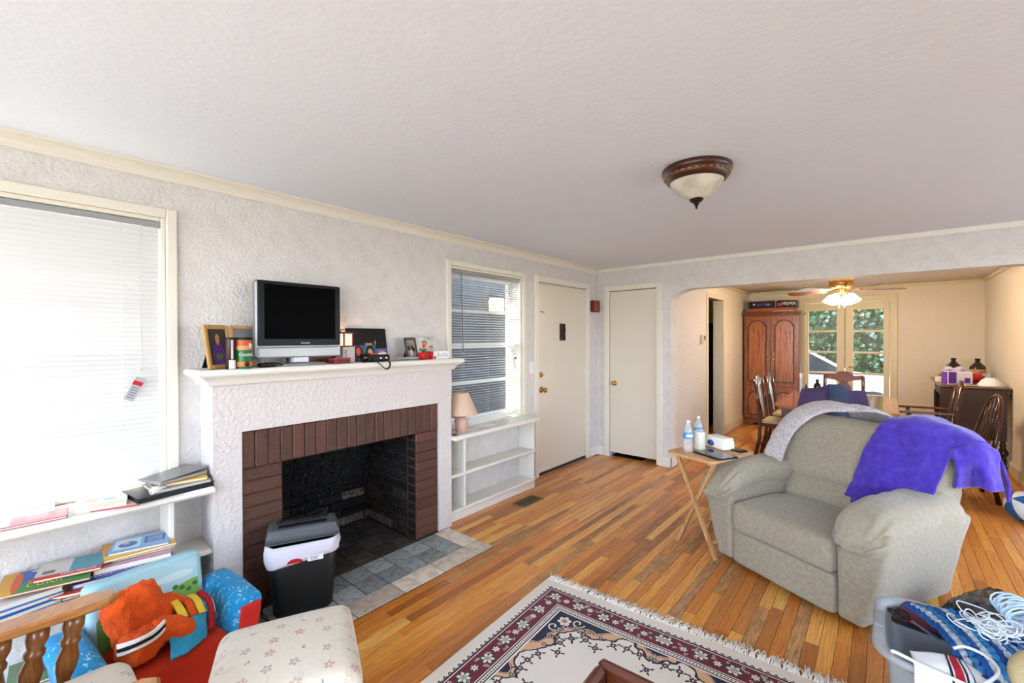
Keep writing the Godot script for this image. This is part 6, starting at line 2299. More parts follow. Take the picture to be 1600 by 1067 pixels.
	book("thin green spined book between pink and orange books", Vector3(-2.62, y + 0.0765, -0.44), 1.45, 0.22, 0.19, 0.01, hexc("3a8a4c"), null)
	im = canvas(128, 128, hexc("d99a3c"))
	for i in 3:
		rect(im, 0.15 + i * 0.28, 0.05, 0.35 + i * 0.28, 0.2, hexc("4a3626"))
		oval(im, 0.25 + i * 0.28, 0.13, 0.05, 0.05, hexc("c9a07a"))
	rect(im, 0.0, 0.8, 1.0, 1.0, hexc("e8c23c"))
	oval(im, 0.12, 0.7, 0.1, 0.08, hexc("3c72b8"))
	book("orange and yellow picture book beneath the light blue one", Vector3(-2.62, y + 0.087, -0.425), 1.48, 0.25, 0.2, 0.014, hexc("c9862a"), im)
	im = canvas(128, 100, hexc("8cb8dc"))
	rect(im, 0.06, 0.12, 0.5, 0.85, hexc("d3e6f2"))
	oval(im, 0.28, 0.55, 0.16, 0.2, hexc("4f7fb8"))
	oval(im, 0.24, 0.45, 0.06, 0.08, hexc("e0b89a"))
	rect(im, 0.56, 0.2, 0.92, 0.7, hexc("3c5a9a"))
	for i in 4:
		rect(im, 0.6, 0.27 + i * 0.1, 0.88, 0.31 + i * 0.1, hexc("cfdcf0"))
	book("light blue picture book on top of the tallest heap", Vector3(-2.61, y + 0.1015, -0.43), 1.3, 0.21, 0.15, 0.012, hexc("6a9cc8"), im, Vector2(0.03, 0.0))
	# pile on the left
	b = book("blue workbook with yellow spine text at heap bottom left", Vector3(-2.58, y, -0.02), 1.75, 0.28, 0.22, 0.02, hexc("1c5a9c"), null)
	b = book("second blue workbook with red mark under the white book", Vector3(-2.59, y + 0.0205, -0.02), 1.70, 0.28, 0.22, 0.018, hexc("2468a8"), null)
	im = canvas(128, 128, hexc("d2cfcb"))
	rect(im, 0.1, 0.2, 0.3, 0.4, hexc("8f8d8c"))
	rect(im, 0.5, 0.6, 0.75, 0.8, hexc("77777a"))
	for i in 6:
		rect(im, 0.4, 0.15 + i * 0.05, 0.85, 0.17 + i * 0.05, hexc("a9a6a4"))
	book("white workbook with barcode under the colouring book", Vector3(-2.60, y + 0.0390, -0.02), 1.66, 0.28, 0.22, 0.02, hexc("cac6c4"), im)
	im = canvas(160, 128, hexc("2f62b0"))
	rect(im, 0.0, 0.6, 1.0, 1.0, hexc("2f8a45"))
	rect(im, 0.0, 0.0, 0.17, 1.0, hexc("d8a23c"))
	oval(im, 0.18, 0.5, 0.05, 0.45, hexc("d8562a"))
	poly(im, PackedVector2Array([Vector2(0.35, 0.35), Vector2(0.95, 0.08), Vector2(0.97, 0.16), Vector2(0.4, 0.44)]), hexc("c98a2c"))
	oval(im, 0.45, 0.08, 0.16, 0.05, hexc("d3e0f0"))
	rect(im, 0.5, 0.38, 0.54, 0.55, hexc("e8e8e8"))
	rect(im, 0.3, 0.52, 0.95, 0.63, hexc("d8642a"))
	b = book("green and blue colouring book slanting across the heap", Vector3(-2.585, y + 0.075, -0.13), 1.42, 0.26, 0.2, 0.008, hexc("c9862a"), im, Vector2(0.03, -0.05))
	top_text(b, "Color", 0.045, 0.0, 0.008, 0.05, mat(hexc("e2c24a"), 0.4), 0.0)
	im = canvas(128, 100, hexc("4f96a8"))
	rect(im, 0.0, 0.0, 0.5, 1.0, hexc("cfccc4"))
	rect(im, 0.1, 0.55, 0.28, 0.75, hexc("6a6a66"))
	rect(im, 0.0, 0.84, 1.0, 1.0, hexc("c23a2a"))
	b = book("teal and white book lettered FARM FRIENDS on the heap", Vector3(-2.60, y + 0.083, -0.20), 1.36, 0.2, 0.16, 0.012, hexc("b8402e"), im, Vector2(0.02, -0.03))
	top_text(b, "FARM FRIENDS", 0.016, 0.03, 0.012, 0.0665, white, 0.0)
	# low shelf behind the rocker
	im = canvas(128, 96, hexc("6a8a62"))
	rect(im, 0.1, 0.1, 0.9, 0.5, hexc("8a7a4a"))
	oval(im, 0.5, 0.6, 0.2, 0.15, hexc("3f5a48"))
	book("green picture book on the lowest shelf behind wooden spindles", Vector3(-2.60, 0.101, -0.15), 1.5, 0.26, 0.2, 0.015, hexc("4a6a4c"), im)

# ---------------------------------------------------------------- child's chair, glider and ottoman
func floral(base: Color, sd: int) -> ImageTexture:
	var im := canvas(256, 256, base)
	var r := RandomNumberGenerator.new()
	r.seed = sd
	var cols := [hexc("a8685c"), hexc("7f807e"), hexc("b58078"), hexc("8f8a80")]
	for i in 25:
		var x := (i % 5 + 0.5) / 5.0 + r.randf_range(-0.05, 0.05) + (0.03 if (i / 5) % 2 else -0.03)
		var y := (i / 5 + 0.5) / 5.0 + r.randf_range(-0.05, 0.05)
		var c: Color = cols[i % 4]
		var rot := r.randf() * TAU
		if i % 3 == 2:
			for k in 3:
				oval(im, x + cos(rot + k * 0.4) * 0.012 * k, y + sin(rot + k * 0.4) * 0.018 * k, 0.012, 0.006, c, rot)
		else:
			for k in 5:
				var a := rot + k * TAU / 5
				oval(im, x + cos(a) * 0.026, y + sin(a) * 0.026, 0.016, 0.0105, c, a)
				oval(im, x + cos(a) * 0.026, y + sin(a) * 0.026, 0.008, 0.0042, base, a)
	return tex(im)

func glider_corner():
	# small child's armchair, foam with printed cover
	var k := thing("child_armchair", "child's red foam armchair with blue printed arms by the shelf", "armchair", Vector3(-2.27, 0, -0.435), PI / 2 + 0.12)
	var im := canvas(256, 256, hexc("1f86b8"))
	var r := RandomNumberGenerator.new()
	r.seed = 5
	for i in 110:
		var x := r.randf()
		var y := r.randf()
		match i % 4:
			0: oval(im, x, y, 0.035, 0.035, hexc("2aa0c8")); oval(im, x, y, 0.02, 0.02, hexc("1a6fae"))
			1: rect(im, x, y, x + 0.012, minf(1.0, y + 0.05), hexc("bfe2ee"))
			2: rect(im, x, y, minf(1.0, x + 0.05), y + 0.01, hexc("bfe2ee"))
			3: oval(im, x, y, 0.014, 0.03, hexc("9fd0e6"), r.randf() * 3.0)
	var blue := mat(Color.WHITE, 0.8, {"tex": tex(im), "scale": 4.0, "sheen": 0.3, "spec": 0.2})
	var redf := mat(hexc("b3301a"), 0.8, {"bump": M.fine, "relief": 0.1, "scale": 4.0, "sheen": 0.3, "spec": 0.2})
	var st := S()
	pillow(st, Vector3(0, 0.105, 0.03), Vector3(0.37, 0.2, 0.34), 0.18, 10, Basis(), func(p: Vector3, q: Vector3): return p + Vector3(0, 0.012 * (1 - q.x * q.x) if q.y > 0 else 0.0, 0))
	obj("seat", st, redf, k)
	for s in [-1.0, 1.0]:
		st = S()
		pillow(st, Vector3(s * 0.235, 0.165, 0.0), Vector3(0.125, 0.325, 0.37), 0.3, 10, Basis(), func(p: Vector3, q: Vector3): return p + Vector3(s * 0.03 * clampf((p.y - 0.02) / 0.12, 0, 1), -0.02 * clampf(p.z / 0.18, 0, 1), 0))
		obj("arm", st, blue, k)
		st = S()
		pillow(st, Vector3(s * 0.243, 0.155, 0.185), Vector3(0.085, 0.26, 0.014), 0.45, 8, Basis(), func(p: Vector3, q: Vector3): return p + Vector3(s * 0.02 * clampf((p.y + 0.02) / 0.12, 0, 1), 0, 0))
		obj("arm_front", st, mat(hexc("c22318"), 0.7, {"sheen": 0.3}), k)
	# backrest with a printed meadow: pale sky, green hills, small flowers
	st = S()
	pillow(st, Vector3(0, 0.30, -0.155), Vector3(0.40, 0.32, 0.10), 0.3, 10, Basis(Vector3.RIGHT, -0.2))
	obj("backrest", st, mat(hexc("9cc4cc"), 0.75, {"sheen": 0.3}), k)
	im = canvas(160, 128, hexc("a9cdd3"))
	oval(im, 0.3, 1.0, 0.75, 0.62, hexc("6a9a48"))
	oval(im, 0.95, 0.95, 0.5, 0.62, hexc("7aac4e"))
	for i in 14:
		oval(im, 0.05 + 0.07 * i, 0.42 + 0.05 * sin(i * 1.7), 0.03, 0.035, hexc("3f6e3c"))
	oval(im, 0.75, 0.2, 0.2, 0.06, hexc("c9dde0"))
	oval(im, 0.2, 0.15, 0.16, 0.05, hexc("bcd6da"))
	st = S()
	var bb := Basis(Vector3.RIGHT, -0.2)
	st.set_smooth_group(0)
	grid(st, 8, 8, func(u, v):
		var x: float = (u - 0.5) * 0.35
		var yy: float = (0.5 - v) * 0.27
		return Vector3(0, 0.30, -0.155) + bb * Vector3(x, yy, 0.0515), true)
	obj("print_panel", st, mat(Color.WHITE, 0.75, {"tex": tex(im), "sheen": 0.2}), k)
	# orange hooded towel bundled on the seat
	var j := thing("hooded_towel", "crumpled orange towelling hoodie with white stripe on child's chair", "towel", Vector3(-2.22, 0.212, -0.42), PI / 2 + 0.12)
	var orange := mat(hexc("d4501c"), 0.95, {"bump": M.rough_bump, "relief": 0.6, "scale": 6.0, "sheen": 0.6, "spec": 0.1})
	var nz := FastNoiseLite.new()
	nz.seed = 33
	nz.frequency = 7.0
	nz.fractal_octaves = 2
	var fold := FastNoiseLite.new()
	fold.seed = 12
	fold.frequency = 13.0
	fold.fractal_type = FastNoiseLite.FRACTAL_RIDGED
	fold.fractal_octaves = 2
	var lump := func(p: Vector3, q: Vector3) -> Vector3:
		return p * (1.0 + 0.2 * nz.get_noise_3dv(p) + 0.17 * fold.get_noise_3dv(p * Vector3(1, 0.5, 1)))
	# heap of cloth: a tall fold against the back, a sleeve in front, the open hem with its lining on the right
	var bits := [["hood", Vector3(-0.055, 0.125, -0.035), Vector3(0.18, 0.25, 0.13), Basis(Vector3.BACK, 0.35)], ["body_fold", Vector3(-0.07, 0.06, 0.045), Vector3(0.14, 0.11, 0.13), Basis(Vector3.UP, 0.4)], ["sleeve", Vector3(0.02, 0.075, 0.055), Vector3(0.15, 0.085, 0.085), Basis(Vector3.UP, -0.5) * Basis(Vector3.BACK, -0.35)], ["shoulder", Vector3(0.03, 0.13, -0.04), Vector3(0.13, 0.08, 0.09), Basis(Vector3.BACK, -0.4)]]
	for e in bits:
		st = S()
		pillow(st, e[1], e[2], 0.5, 26, e[3], lump)
		obj(e[0], st, orange, j)
	for e in [[0.0, "e6e2dc", "white_stripe"], [0.014, "1c1714", "black_stripe"], [0.028, "e6e2dc", "white_stripe"]]:
		st = S()
		var band := net([
			[Vector3(-0.15, 0.075 + e[0], 0.075), Vector3(-0.105, 0.085 + e[0], 0.113), Vector3(-0.05, 0.09 + e[0], 0.112), Vector3(-0.012, 0.1 + e[0], 0.09)],
			[Vector3(-0.15, 0.088 + e[0], 0.07), Vector3(-0.105, 0.098 + e[0], 0.109), Vector3(-0.05, 0.103 + e[0], 0.107), Vector3(-0.012, 0.112 + e[0], 0.085)]])
		cloth(st, 3, 10, wrinkled(band, 0.004, 12.0, 2), 0.008)
		obj(e[2], st, mat(hexc(e[1]), 0.9), j)
	var hem := net([
		[Vector3(0.0, 0.06, 0.09), Vector3(0.0, 0.035, 0.12), Vector3(-0.01, 0.008, 0.15)],
		[Vector3(0.05, 0.085, 0.075), Vector3(0.055, 0.045, 0.12), Vector3(0.04, 0.008, 0.155)],
		[Vector3(0.1, 0.09, 0.05), Vector3(0.105, 0.05, 0.09), Vector3(0.095, 0.008, 0.13)],
		[Vector3(0.14, 0.085, 0.02), Vector3(0.145, 0.05, 0.05), Vector3(0.135, 0.008, 0.09)]])
	st = S()
	cloth(st, 16, 12, wrinkled(hem, 0.014, 11.0, 4), 0.01)
	obj("blue_hem", st, mat(hexc("2f93b4"), 0.95, {"sheen": 0.5, "bump": M.rough_bump, "relief": 0.5, "scale": 6.0}), j)
	for i in 3:
		st = S()
		var g := net([
			[Vector3(0.035 + i * 0.032, 0.155 - i * 0.008, -0.02), Vector3(0.045 + i * 0.032, 0.14 - i * 0.008, 0.03), Vector3(0.05 + i * 0.032, 0.1 - i * 0.006, 0.065)],
			[Vector3(0.062 + i * 0.032, 0.15 - i * 0.008, -0.02), Vector3(0.072 + i * 0.032, 0.135 - i * 0.008, 0.03), Vector3(0.078 + i * 0.032, 0.095 - i * 0.006, 0.06)]])
		cloth(st, 4, 8, wrinkled(g, 0.006, 10.0, i), 0.012)
		obj(["yellow_stripe", "orange_stripe", "yellow_stripe"][i], st, [mat(hexc("d8b83a"), 0.95), orange, mat(hexc("d8b83a"), 0.95)][i], j)
	st = S()
	tube(st, spline([Vector3(0.145, 0.14, -0.02), Vector3(0.165, 0.11, 0.02), Vector3(0.165, 0.06, 0.055), Vector3(0.15, 0.012, 0.085)], 5), 0.014, 8, false, 0.6)
	obj("red_binding", st, mat(hexc("9a1a22"), 0.9), j)
	st = S()
	tube(st, spline([Vector3(0.158, 0.138, -0.012), Vector3(0.178, 0.105, 0.025), Vector3(0.177, 0.06, 0.058)], 5), 0.0025, 5)
	obj("zipper", st, M.steel, j)
	# glider rocker: only its arm, spindles and seat cushion reach into the picture
	var oak := wood_tri(hexc("b5783c"), 2, 0.3, 1.0, {"coat": 0.6})
	var oak_up := wood_tri(hexc("8a5426"), 1, 0.28, 1.0, {"coat": 0.6})
	var g2 := thing("glider_chair", "oak glider rocking chair with turned spindles and floral cushion", "chair", Vector3(-1.6, 0.0105, 0.12), 0.0)
	for s in [-1.0, 1.0]:
		st = S()
		var arm := PackedVector2Array()
		# plan of the arm in (x, -z): a gently bowed board with a rounded front
		for p in [Vector2(-0.045, -0.42), Vector2(-0.05, -0.1), Vector2(-0.042, 0.15), Vector2(-0.045, 0.31), Vector2(-0.02, 0.365), Vector2(0.02, 0.372), Vector2(0.045, 0.345), Vector2(0.05, 0.28), Vector2(0.04, 0.1), Vector2(0.035, -0.1), Vector2(0.04, -0.42)]:
			arm.append(Vector2(s * -p.x, p.y))
		prism(st, arm, 0.595, 0.622, Transform3D(FLAT, Vector3(s * 0.29, 0, 0)), 0.007)
		obj("arm", st, oak, g2)
		for z in [-0.275, -0.2, -0.125, 0.0, 0.12]:
			st = S()
			lathe(st, [Vector2(0, 0.2), Vector2(0.013, 0.2), Vector2(0.015, 0.25), Vector2(0.024, 0.31), Vector2(0.026, 0.34), Vector2(0.016, 0.375), Vector2(0.022, 0.385), Vector2(0.022, 0.395), Vector2(0.015, 0.405), Vector2(0.024, 0.44), Vector2(0.027, 0.47), Vector2(0.018, 0.505), Vector2(0.024, 0.515), Vector2(0.024, 0.525), Vector2(0.018, 0.535), Vector2(0.026, 0.56), Vector2(0.024, 0.595), Vector2(0, 0.596)], 16, Transform3D(Basis(Vector3.RIGHT, -0.14), Vector3(s * 0.29, 0.0, z + 0.085)))
			obj("spindle", st, oak_up, g2)
		st = S()
		bx(st, Vector3(s * 0.29 - 0.02, 0.15, -0.32), Vector3(s * 0.29 + 0.02, 0.21, 0.4), 0.008)
		obj("side_rail", st, oak, g2)
		st = S()
		bx(st, Vector3(s * 0.24 - 0.03, 0.0, -0.33), Vector3(s * 0.24 + 0.03, 0.045, 0.42), 0.012)
		obj("base_runner", st, oak, g2)
		for z in [-0.2, 0.3]:
			st = S()
			bx(st, Vector3(s * 0.24 - 0.02, 0.045, z - 0.03), Vector3(s * 0.24 + 0.02, 0.15, z + 0.03), 0.006)
			obj("swing_post", st, oak, g2)
	var flor := mat(Color.WHITE, 0.85, {"tex": floral(hexc("d2c8b6"), 3), "scale": 2.6, "sheen": 0.3, "spec": 0.15, "bump": M.fine, "relief": 0.08})
	st = S()
	pillow(st, Vector3(0.01, 0.385, -0.08), Vector3(0.47, 0.13, 0.62), 0.42, 12, Basis(), func(p: Vector3, q: Vector3): return p + Vector3(0, 0.02 * (1 - q.x * q.x) * (1 - q.z * q.z), 0))
	obj("seat_cushion", st, flor, g2)
	st = S()
	bx(st, Vector3(-0.27, 0.28, -0.3), Vector3(0.27, 0.315, 0.3), 0.01)
	obj("seat_frame", st, oak, g2)
	st = S()
	pillow(st, Vector3(0, 0.7, 0.36), Vector3(0.5, 0.7, 0.13), 0.4, 10, Basis(Vector3.RIGHT, 0.22))
	obj("back_cushion", st, flor, g2)
	# ottoman
	var o := thing("glider_ottoman", "cream floral ottoman cushion in front of the shredder bin", "ottoman", Vector3(-1.475, 0.0105, -0.605), -0.42)
	st = S()
	pillow(st, Vector3(0, 0.365, 0), Vector3(0.43, 0.12, 0.43), 0.4, 14, Basis(), func(p: Vector3, q: Vector3): return p + Vector3(0, 0.022 * (1 - q.x * q.x) * (1 - q.z * q.z) if q.y > 0 else 0.0, 0))
	obj("cushion", st, flor, o)
	var pip := []
	for p in rrect(0.425, 0.425, 0.085, 6):
		pip.append(Vector3(p.x, 0.352, p.y))
	st = S()
	tube(st, pip, 0.005, 6, true)
	obj("piping", st, mat(hexc("c4b8a4"), 0.85), o)
	st = S()
	bx(st, Vector3(-0.19, 0.27, -0.19), Vector3(0.19, 0.3, 0.19), 0.01)
	obj("frame", st, oak, o)
	for x in [-0.17, 0.17]:
		st = S()
		bx(st, Vector3(x - 0.02, 0.0, -0.2), Vector3(x + 0.02, 0.045, 0.2), 0.01)
		obj("base_runner", st, oak, o)
		for z in [-0.13, 0.13]:
			st = S()
			bx(st, Vector3(x - 0.015, 0.045, z - 0.02), Vector3(x + 0.015, 0.27, z + 0.02), 0.006)
			obj("leg", st, oak, o)

# ---------------------------------------------------------------- grey tote with yarn and clothes
func ring_loft(st: SurfaceTool, rings: Array):
	st.set_smooth_group(0)
	for i in rings.size() - 1:
		var a: Array = rings[i]
		var z: Array = rings[i + 1]
		for k in a.size():
			var l := (k + 1) % a.size()
			quad(st, a[k], z[k], z[l], a[l])

func rr_ring(w: float, d: float, r: float, y: float) -> Array:
	var out := []
	for p in rrect(w, d, r, 6):
		out.append(Vector3(p.x, y, -p.y))
	return out

func tote_corner():
	var at := Vector3(0.30, 0, -2.19)
	var t := thing("storage_tote", "open grey plastic storage tote full of yarn and clothes", "storage bin", at, 0.0)
	var grey := mat(hexc("a2a4a4"), 0.4, {"bump": M.fine, "relief": 0.03, "scale": 6.0})
	var st := S()
	ring_loft(st, [rr_ring(0.001, 0.001, 0.0004, 0.001), rr_ring(0.52, 0.36, 0.06, 0.001), rr_ring(0.54, 0.38, 0.07, 0.015), rr_ring(0.6, 0.43, 0.09, 0.33), rr_ring(0.6, 0.43, 0.09, 0.335), rr_ring(0.588, 0.418, 0.085, 0.33), rr_ring(0.53, 0.37, 0.065, 0.02), rr_ring(0.001, 0.001, 0.0004, 0.012)])
	obj("body", st, grey, t)
	st = S()
	ring_loft(st, [rr_ring(0.61, 0.44, 0.095, 0.335), rr_ring(0.655, 0.485, 0.11, 0.332), rr_ring(0.67, 0.5, 0.115, 0.34), rr_ring(0.67, 0.5, 0.115, 0.356), rr_ring(0.655, 0.485, 0.11, 0.362), rr_ring(0.60, 0.43, 0.09, 0.352), rr_ring(0.594, 0.424, 0.087, 0.34)])
	obj("rim", st, grey, t)
	st = S()
	pillow(st, Vector3(-0.318, 0.362, 0.0), Vector3(0.03, 0.012, 0.12), 0.4, 6)
	obj("handle_recess", st, mat(hexc("8e9092"), 0.4), t)
	for s in [-1.0, 1.0]:
		st = S()
		pillow(st, Vector3(0.05, 0.2, s * 0.199), Vector3(0.3, 0.16, 0.012), 0.5, 6, Basis(Vector3.RIGHT, -s * 0.08))
		obj("side_panel", st, grey, t)
	# burgundy folder or tablet case
	var b := thing("notebook", "burgundy covered notebook with black edge in the tote", "notebook", at + Vector3(-0.13, 0.345, -0.115), -0.2)
	b.basis = Basis(Vector3.UP, -0.25) * Basis(Vector3.BACK, 0.06)
	st = S()
	prism(st, rrect(0.27, 0.2, 0.02), 0.0, 0.018, Transform3D(FLAT, Vector3.ZERO), 0.004)
	obj("case", st, M.black, b)
	st = S()
	prism(st, rrect(0.255, 0.185, 0.014), 0.0181, 0.0205, Transform3D(FLAT, Vector3.ZERO), 0.001)
	obj("cover", st, mat(hexc("6e1f28"), 0.4), b)
	# scissors
	var sc := thing("scissors", "black handled scissors lying over the tote rim", "scissors", at + Vector3(-0.225, 0.372, -0.03), 0.75)
	st = S()
	bar(st, Vector3(0, 0.002, 0), Vector3(0.01, 0.002, 0.1), 0.008, 0.002)
	bar(st, Vector3(0, 0.005, 0), Vector3(-0.006, 0.005, 0.1), 0.008, 0.002)
	obj("blades", st, M.steel, sc)
	for s in [-1.0, 1.0]:
		st = S()
		var lp := []
		for k in 14:
			var a := TAU * k / 14
			lp.append(Vector3(s * 0.016 + cos(a) * 0.012, 0.004, -0.05 + sin(a) * 0.026))
		tube(st, lp, 0.004, 6, true)
		tube(st, [Vector3(0, 0.004, 0), Vector3(s * 0.01, 0.004, -0.026)], 0.004, 6)
		obj("handle", st, M.black, sc)
	# crocheted blanket: thick ridged rows in blues and white, folded over the pile
	var cr := thing("crochet_blanket", "blue and white striped crocheted blanket heaped on the tote", "blanket", at, 0.0)
	var cols := [mat(hexc("1458b0"), 0.95, {"bump": M.rough_bump, "relief": 1.2, "scale": 14.0, "sheen": 0.4}), mat(hexc("c9d8e4"), 0.95, {"bump": M.rough_bump, "relief": 1.2, "scale": 14.0, "sheen": 0.4}), mat(hexc("2b86c8"), 0.95, {"bump": M.rough_bump, "relief": 1.2, "scale": 14.0, "sheen": 0.4}), mat(hexc("0f449a"), 0.95, {"bump": M.rough_bump, "relief": 1.2, "scale": 14.0, "sheen": 0.4})]
	var nz := FastNoiseLite.new()
	nz.frequency = 3.0
	var order := [0, 1, 2, 0, 1, 2, 3, 1, 2, 0, 1, 2, 3, 1, 2, 0, 1, 2, 0, 3]
	for i in 28:
		st = S()
		var pts := []
		var rad := []
		for k in 64:
			var u := k / 63.0
			var x := -0.235 + i * 0.0175 + 0.17 * u + 0.012 * sin(u * 5.0)
			var z := -0.13 + 0.36 * u
			var top := 0.40 + 0.02 * sin(i * 0.33) + 0.012 * nz.get_noise_2d(x * 3, z * 3) + i * 0.001
			var y := top - 0.22 * maxf(0.0, u - 0.62) ** 1.3 - 0.05 * maxf(0.0, 0.15 - u) * 3.0
			# crochet bumps
			pts.append(Vector3(x, y + 0.003 * sin(k * 1.57), z))
			rad.append(0.0098 + 0.0028 * sin(k * 1.57 + i))
		tube(st, pts, rad, 8)
		obj("crochet_row", st, cols[order[i % 20]], cr)
	# darker folded end hanging below
	st = S()
	for i in 5:
		var pts := []
		var rad := []
		for k in 36:
			pts.append(Vector3(-0.1 + k * 0.011, 0.368 - i * 0.02 + 0.004 * sin(k * 0.4), 0.2 + i * 0.014 + 0.002 * sin(k * 2.4)))
			rad.append(0.0125 + 0.002 * sin(k * 2.2))
		tube(st, pts, rad, 8)
	obj("folded_end", st, cols[3], cr).set_meta("kind", "stuff")
	# loose white yarn in loops on top
	var ya := thing("yarn", "tangle of loose pale yarn loops on crocheted blanket", "yarn", at + Vector3(-0.035, 0.432, -0.03), 0.0)
	var r := RandomNumberGenerator.new()
	r.seed = 21
	var yarn := mat(hexc("dfe6ea"), 0.9, {"sheen": 0.4})
	st = S()
	for i in 26:
		var lp := []
		var cx := r.randf_range(-0.05, 0.07)
		var cz := r.randf_range(-0.06, 0.05)
		var rx := r.randf_range(0.02, 0.07)
		var rz := r.randf_range(0.015, 0.045)
		var tw := r.randf() * 3.0
		for k in 18:
			var a := TAU * k / 18
			var q := Vector2(cos(a) * rx, sin(a) * rz).rotated(tw)
			lp.append(Vector3(cx + q.x, i * 0.0011 + 0.006 * sin(a * 2 + i), cz + q.y))
		tube(st, lp, 0.0022, 5, true)
	obj("loops", st, yarn, ya).set_meta("kind", "stuff")
	# pale skein at the right edge
	var sk := thing("yarn_skein", "pale blue yarn skein at right edge above the tote", "yarn", at + Vector3(0.06, 0.437, -0.15), 0.2)
	st = S()
	for i in 14:
		var lp := []
		for k in 16:
			var a := TAU * k / 16
			lp.append(Vector3(cos(a) * (0.052 - 0.006 * (i % 3)), 0.03 + sin(a) * 0.035, -0.055 + i * 0.009 + 0.008 * sin(a * 2 + i * 1.7)))
		tube(st, lp, 0.0036, 6, true)
	obj("strands", st, mat(hexc("b9d3e2"), 0.95, {"sheen": 0.4}), sk).set_meta("kind", "stuff")
	# plastic hanger hooked over the rim
	var hg := thing("clothes_hanger", "white plastic clothes hanger hooked over the tote rim", "hanger", at + Vector3(-0.12, 0.36, 0.2), 0.3)
	st = S()
	tube(st, spline([Vector3(-0.165, 0.02, -0.01), Vector3(-0.16, 0.028, 0.0), Vector3(-0.1, 0.025, 0.04), Vector3(0.0, 0.018, 0.085), Vector3(0.1, 0.0, 0.15), Vector3(0.16, -0.03, 0.2)], 5), 0.0055, 7)
	obj("bar", st, M.white_gloss, hg)
	st = S()
	tube(st, spline([Vector3(0.0, 0.02, 0.08), Vector3(0.05, 0.04, 0.06), Vector3(0.085, 0.055, 0.02), Vector3(0.08, 0.06, -0.035), Vector3(0.04, 0.062, -0.06), Vector3(0.005, 0.06, -0.04)], 6), 0.005, 7)
	obj("hook", st, mat(hexc("cfd2d8"), 0.2), hg)
	# shirt with red stripe hanging over the near rim
	var sh := thing("sports_shirt", "white shirt with red and navy stripe hanging over the tote", "shirt", at + Vector3(-0.14, 0.0, 0.2), 0.1)
	var base_f := net([
		[Vector3(-0.09, 0.372, -0.02), Vector3(-0.03, 0.385, -0.035), Vector3(0.03, 0.388, -0.03), Vector3(0.09, 0.378, -0.01)],
		[Vector3(-0.095, 0.368, 0.055), Vector3(-0.03, 0.378, 0.05), Vector3(0.035, 0.378, 0.055), Vector3(0.105, 0.368, 0.06)],
		[Vector3(-0.09, 0.30, 0.085), Vector3(-0.02, 0.305, 0.09), Vector3(0.05, 0.31, 0.085), Vector3(0.12, 0.3, 0.09)],
		[Vector3(-0.08, 0.2, 0.09), Vector3(0.0, 0.2, 0.1), Vector3(0.07, 0.2, 0.09), Vector3(0.14, 0.2, 0.1)],
		[Vector3(-0.07, 0.1, 0.085), Vector3(0.01, 0.1, 0.1), Vector3(0.08, 0.1, 0.09), Vector3(0.15, 0.1, 0.1)]])
	var fw := wrinkled(base_f, 0.008, 7.0, 9)
	st = S()
	cloth(st, 22, 14, fw, 0.006)
	obj("fabric", st, mat(hexc("e3e4e8"), 0.85, {"sheen": 0.3}), sh)
	for e in [[0.44, 0.47, "20222c", "navy_stripe"], [0.49, 0.6, "a81830", "red_stripe"], [0.62, 0.65, "20222c", "navy_stripe"], [0.7, 0.715, "27407a", "blue_stripe"]]:
		st = S()
		var lift := func(u, v):
			var vv: float = lerpf(e[0], e[1], v)
			var n: Vector3 = (fw.call(u, minf(vv + 0.02, 1.0)) - fw.call(u, vv - 0.02)).cross(fw.call(minf(u + 0.02, 1.0), vv) - fw.call(maxf(u - 0.02, 0.0), vv)).normalized()
			return fw.call(u, vv) - n * 0.0042
		grid(st, 24, 3, lift, true)
		obj(e[3], st, mat(hexc(e[2]), 0.85), sh)
	# woven straw hat at the lower right edge
	var hat := thing("straw_hat", "pale woven straw hat at bottom right corner", "hat", at + Vector3(0.085, 0.412, 0.175), 0.0)
	hat.basis = Basis(Vector3.BACK, 0.25) * Basis(Vector3.RIGHT, -0.1)
	st = S()
	var hp := []
	for i in 26:
		var a := float(i) / 25.0 * PI / 2
		hp.append(Vector2(maxf(0.0, 0.098 * cos(a)) + 0.0012 * (i % 2), 0.09 * sin(a) + 0.0))
	hp[-1] = Vector2(0, hp[-1].y)
	lathe(st, hp, 36)
	obj("crown", st, mat(hexc("cdb98c"), 0.85, {"bump": M.fine, "relief": 0.3, "scale": 9.0}), hat)
	st = S()
	lathe(st, [Vector2(0.097, -0.006), Vector2(0.12, -0.012), Vector2(0.124, -0.008), Vector2(0.12, -0.004), Vector2(0.098, 0.002)], 36)
	obj("brim", st, mat(hexc("c9b486"), 0.85), hat)
	# dark plastic bag on the floor behind the tote
	var bag := thing("plastic_bag", "crumpled dark plastic bag on floor behind the tote", "bag", Vector3(0.37, 0.0, -2.97), -0.466)
	var bz := FastNoiseLite.new()
	bz.seed = 8
	bz.frequency = 9.0
	bz.fractal_octaves = 3
	bz.fractal_type = FastNoiseLite.FRACTAL_RIDGED
	st = S()
	pillow(st, Vector3(0, 0.115, 0), Vector3(0.24, 0.225, 0.42), 0.5, 22, Basis(), func(p: Vector3, q: Vector3):
		var n := bz.get_noise_3dv(p)
		var o := p * (1.0 + 0.14 * n)
		o.y = maxf(o.y, -0.113)
		return o)
	obj("bag", st, mat(hexc("24242c"), 0.22, {"spec": 0.6}), bag)
	st = S()
	pillow(st, Vector3(0.08, 0.235, 0.02), Vector3(0.12, 0.03, 0.05), 0.5, 8, Basis(Vector3.UP, 0.3), func(p: Vector3, q: Vector3): return p * (1.0 + 0.2 * bz.get_noise_3dv(p * 2)))
	obj("knot", st, mat(hexc("6e5a4c"), 0.3), bag)

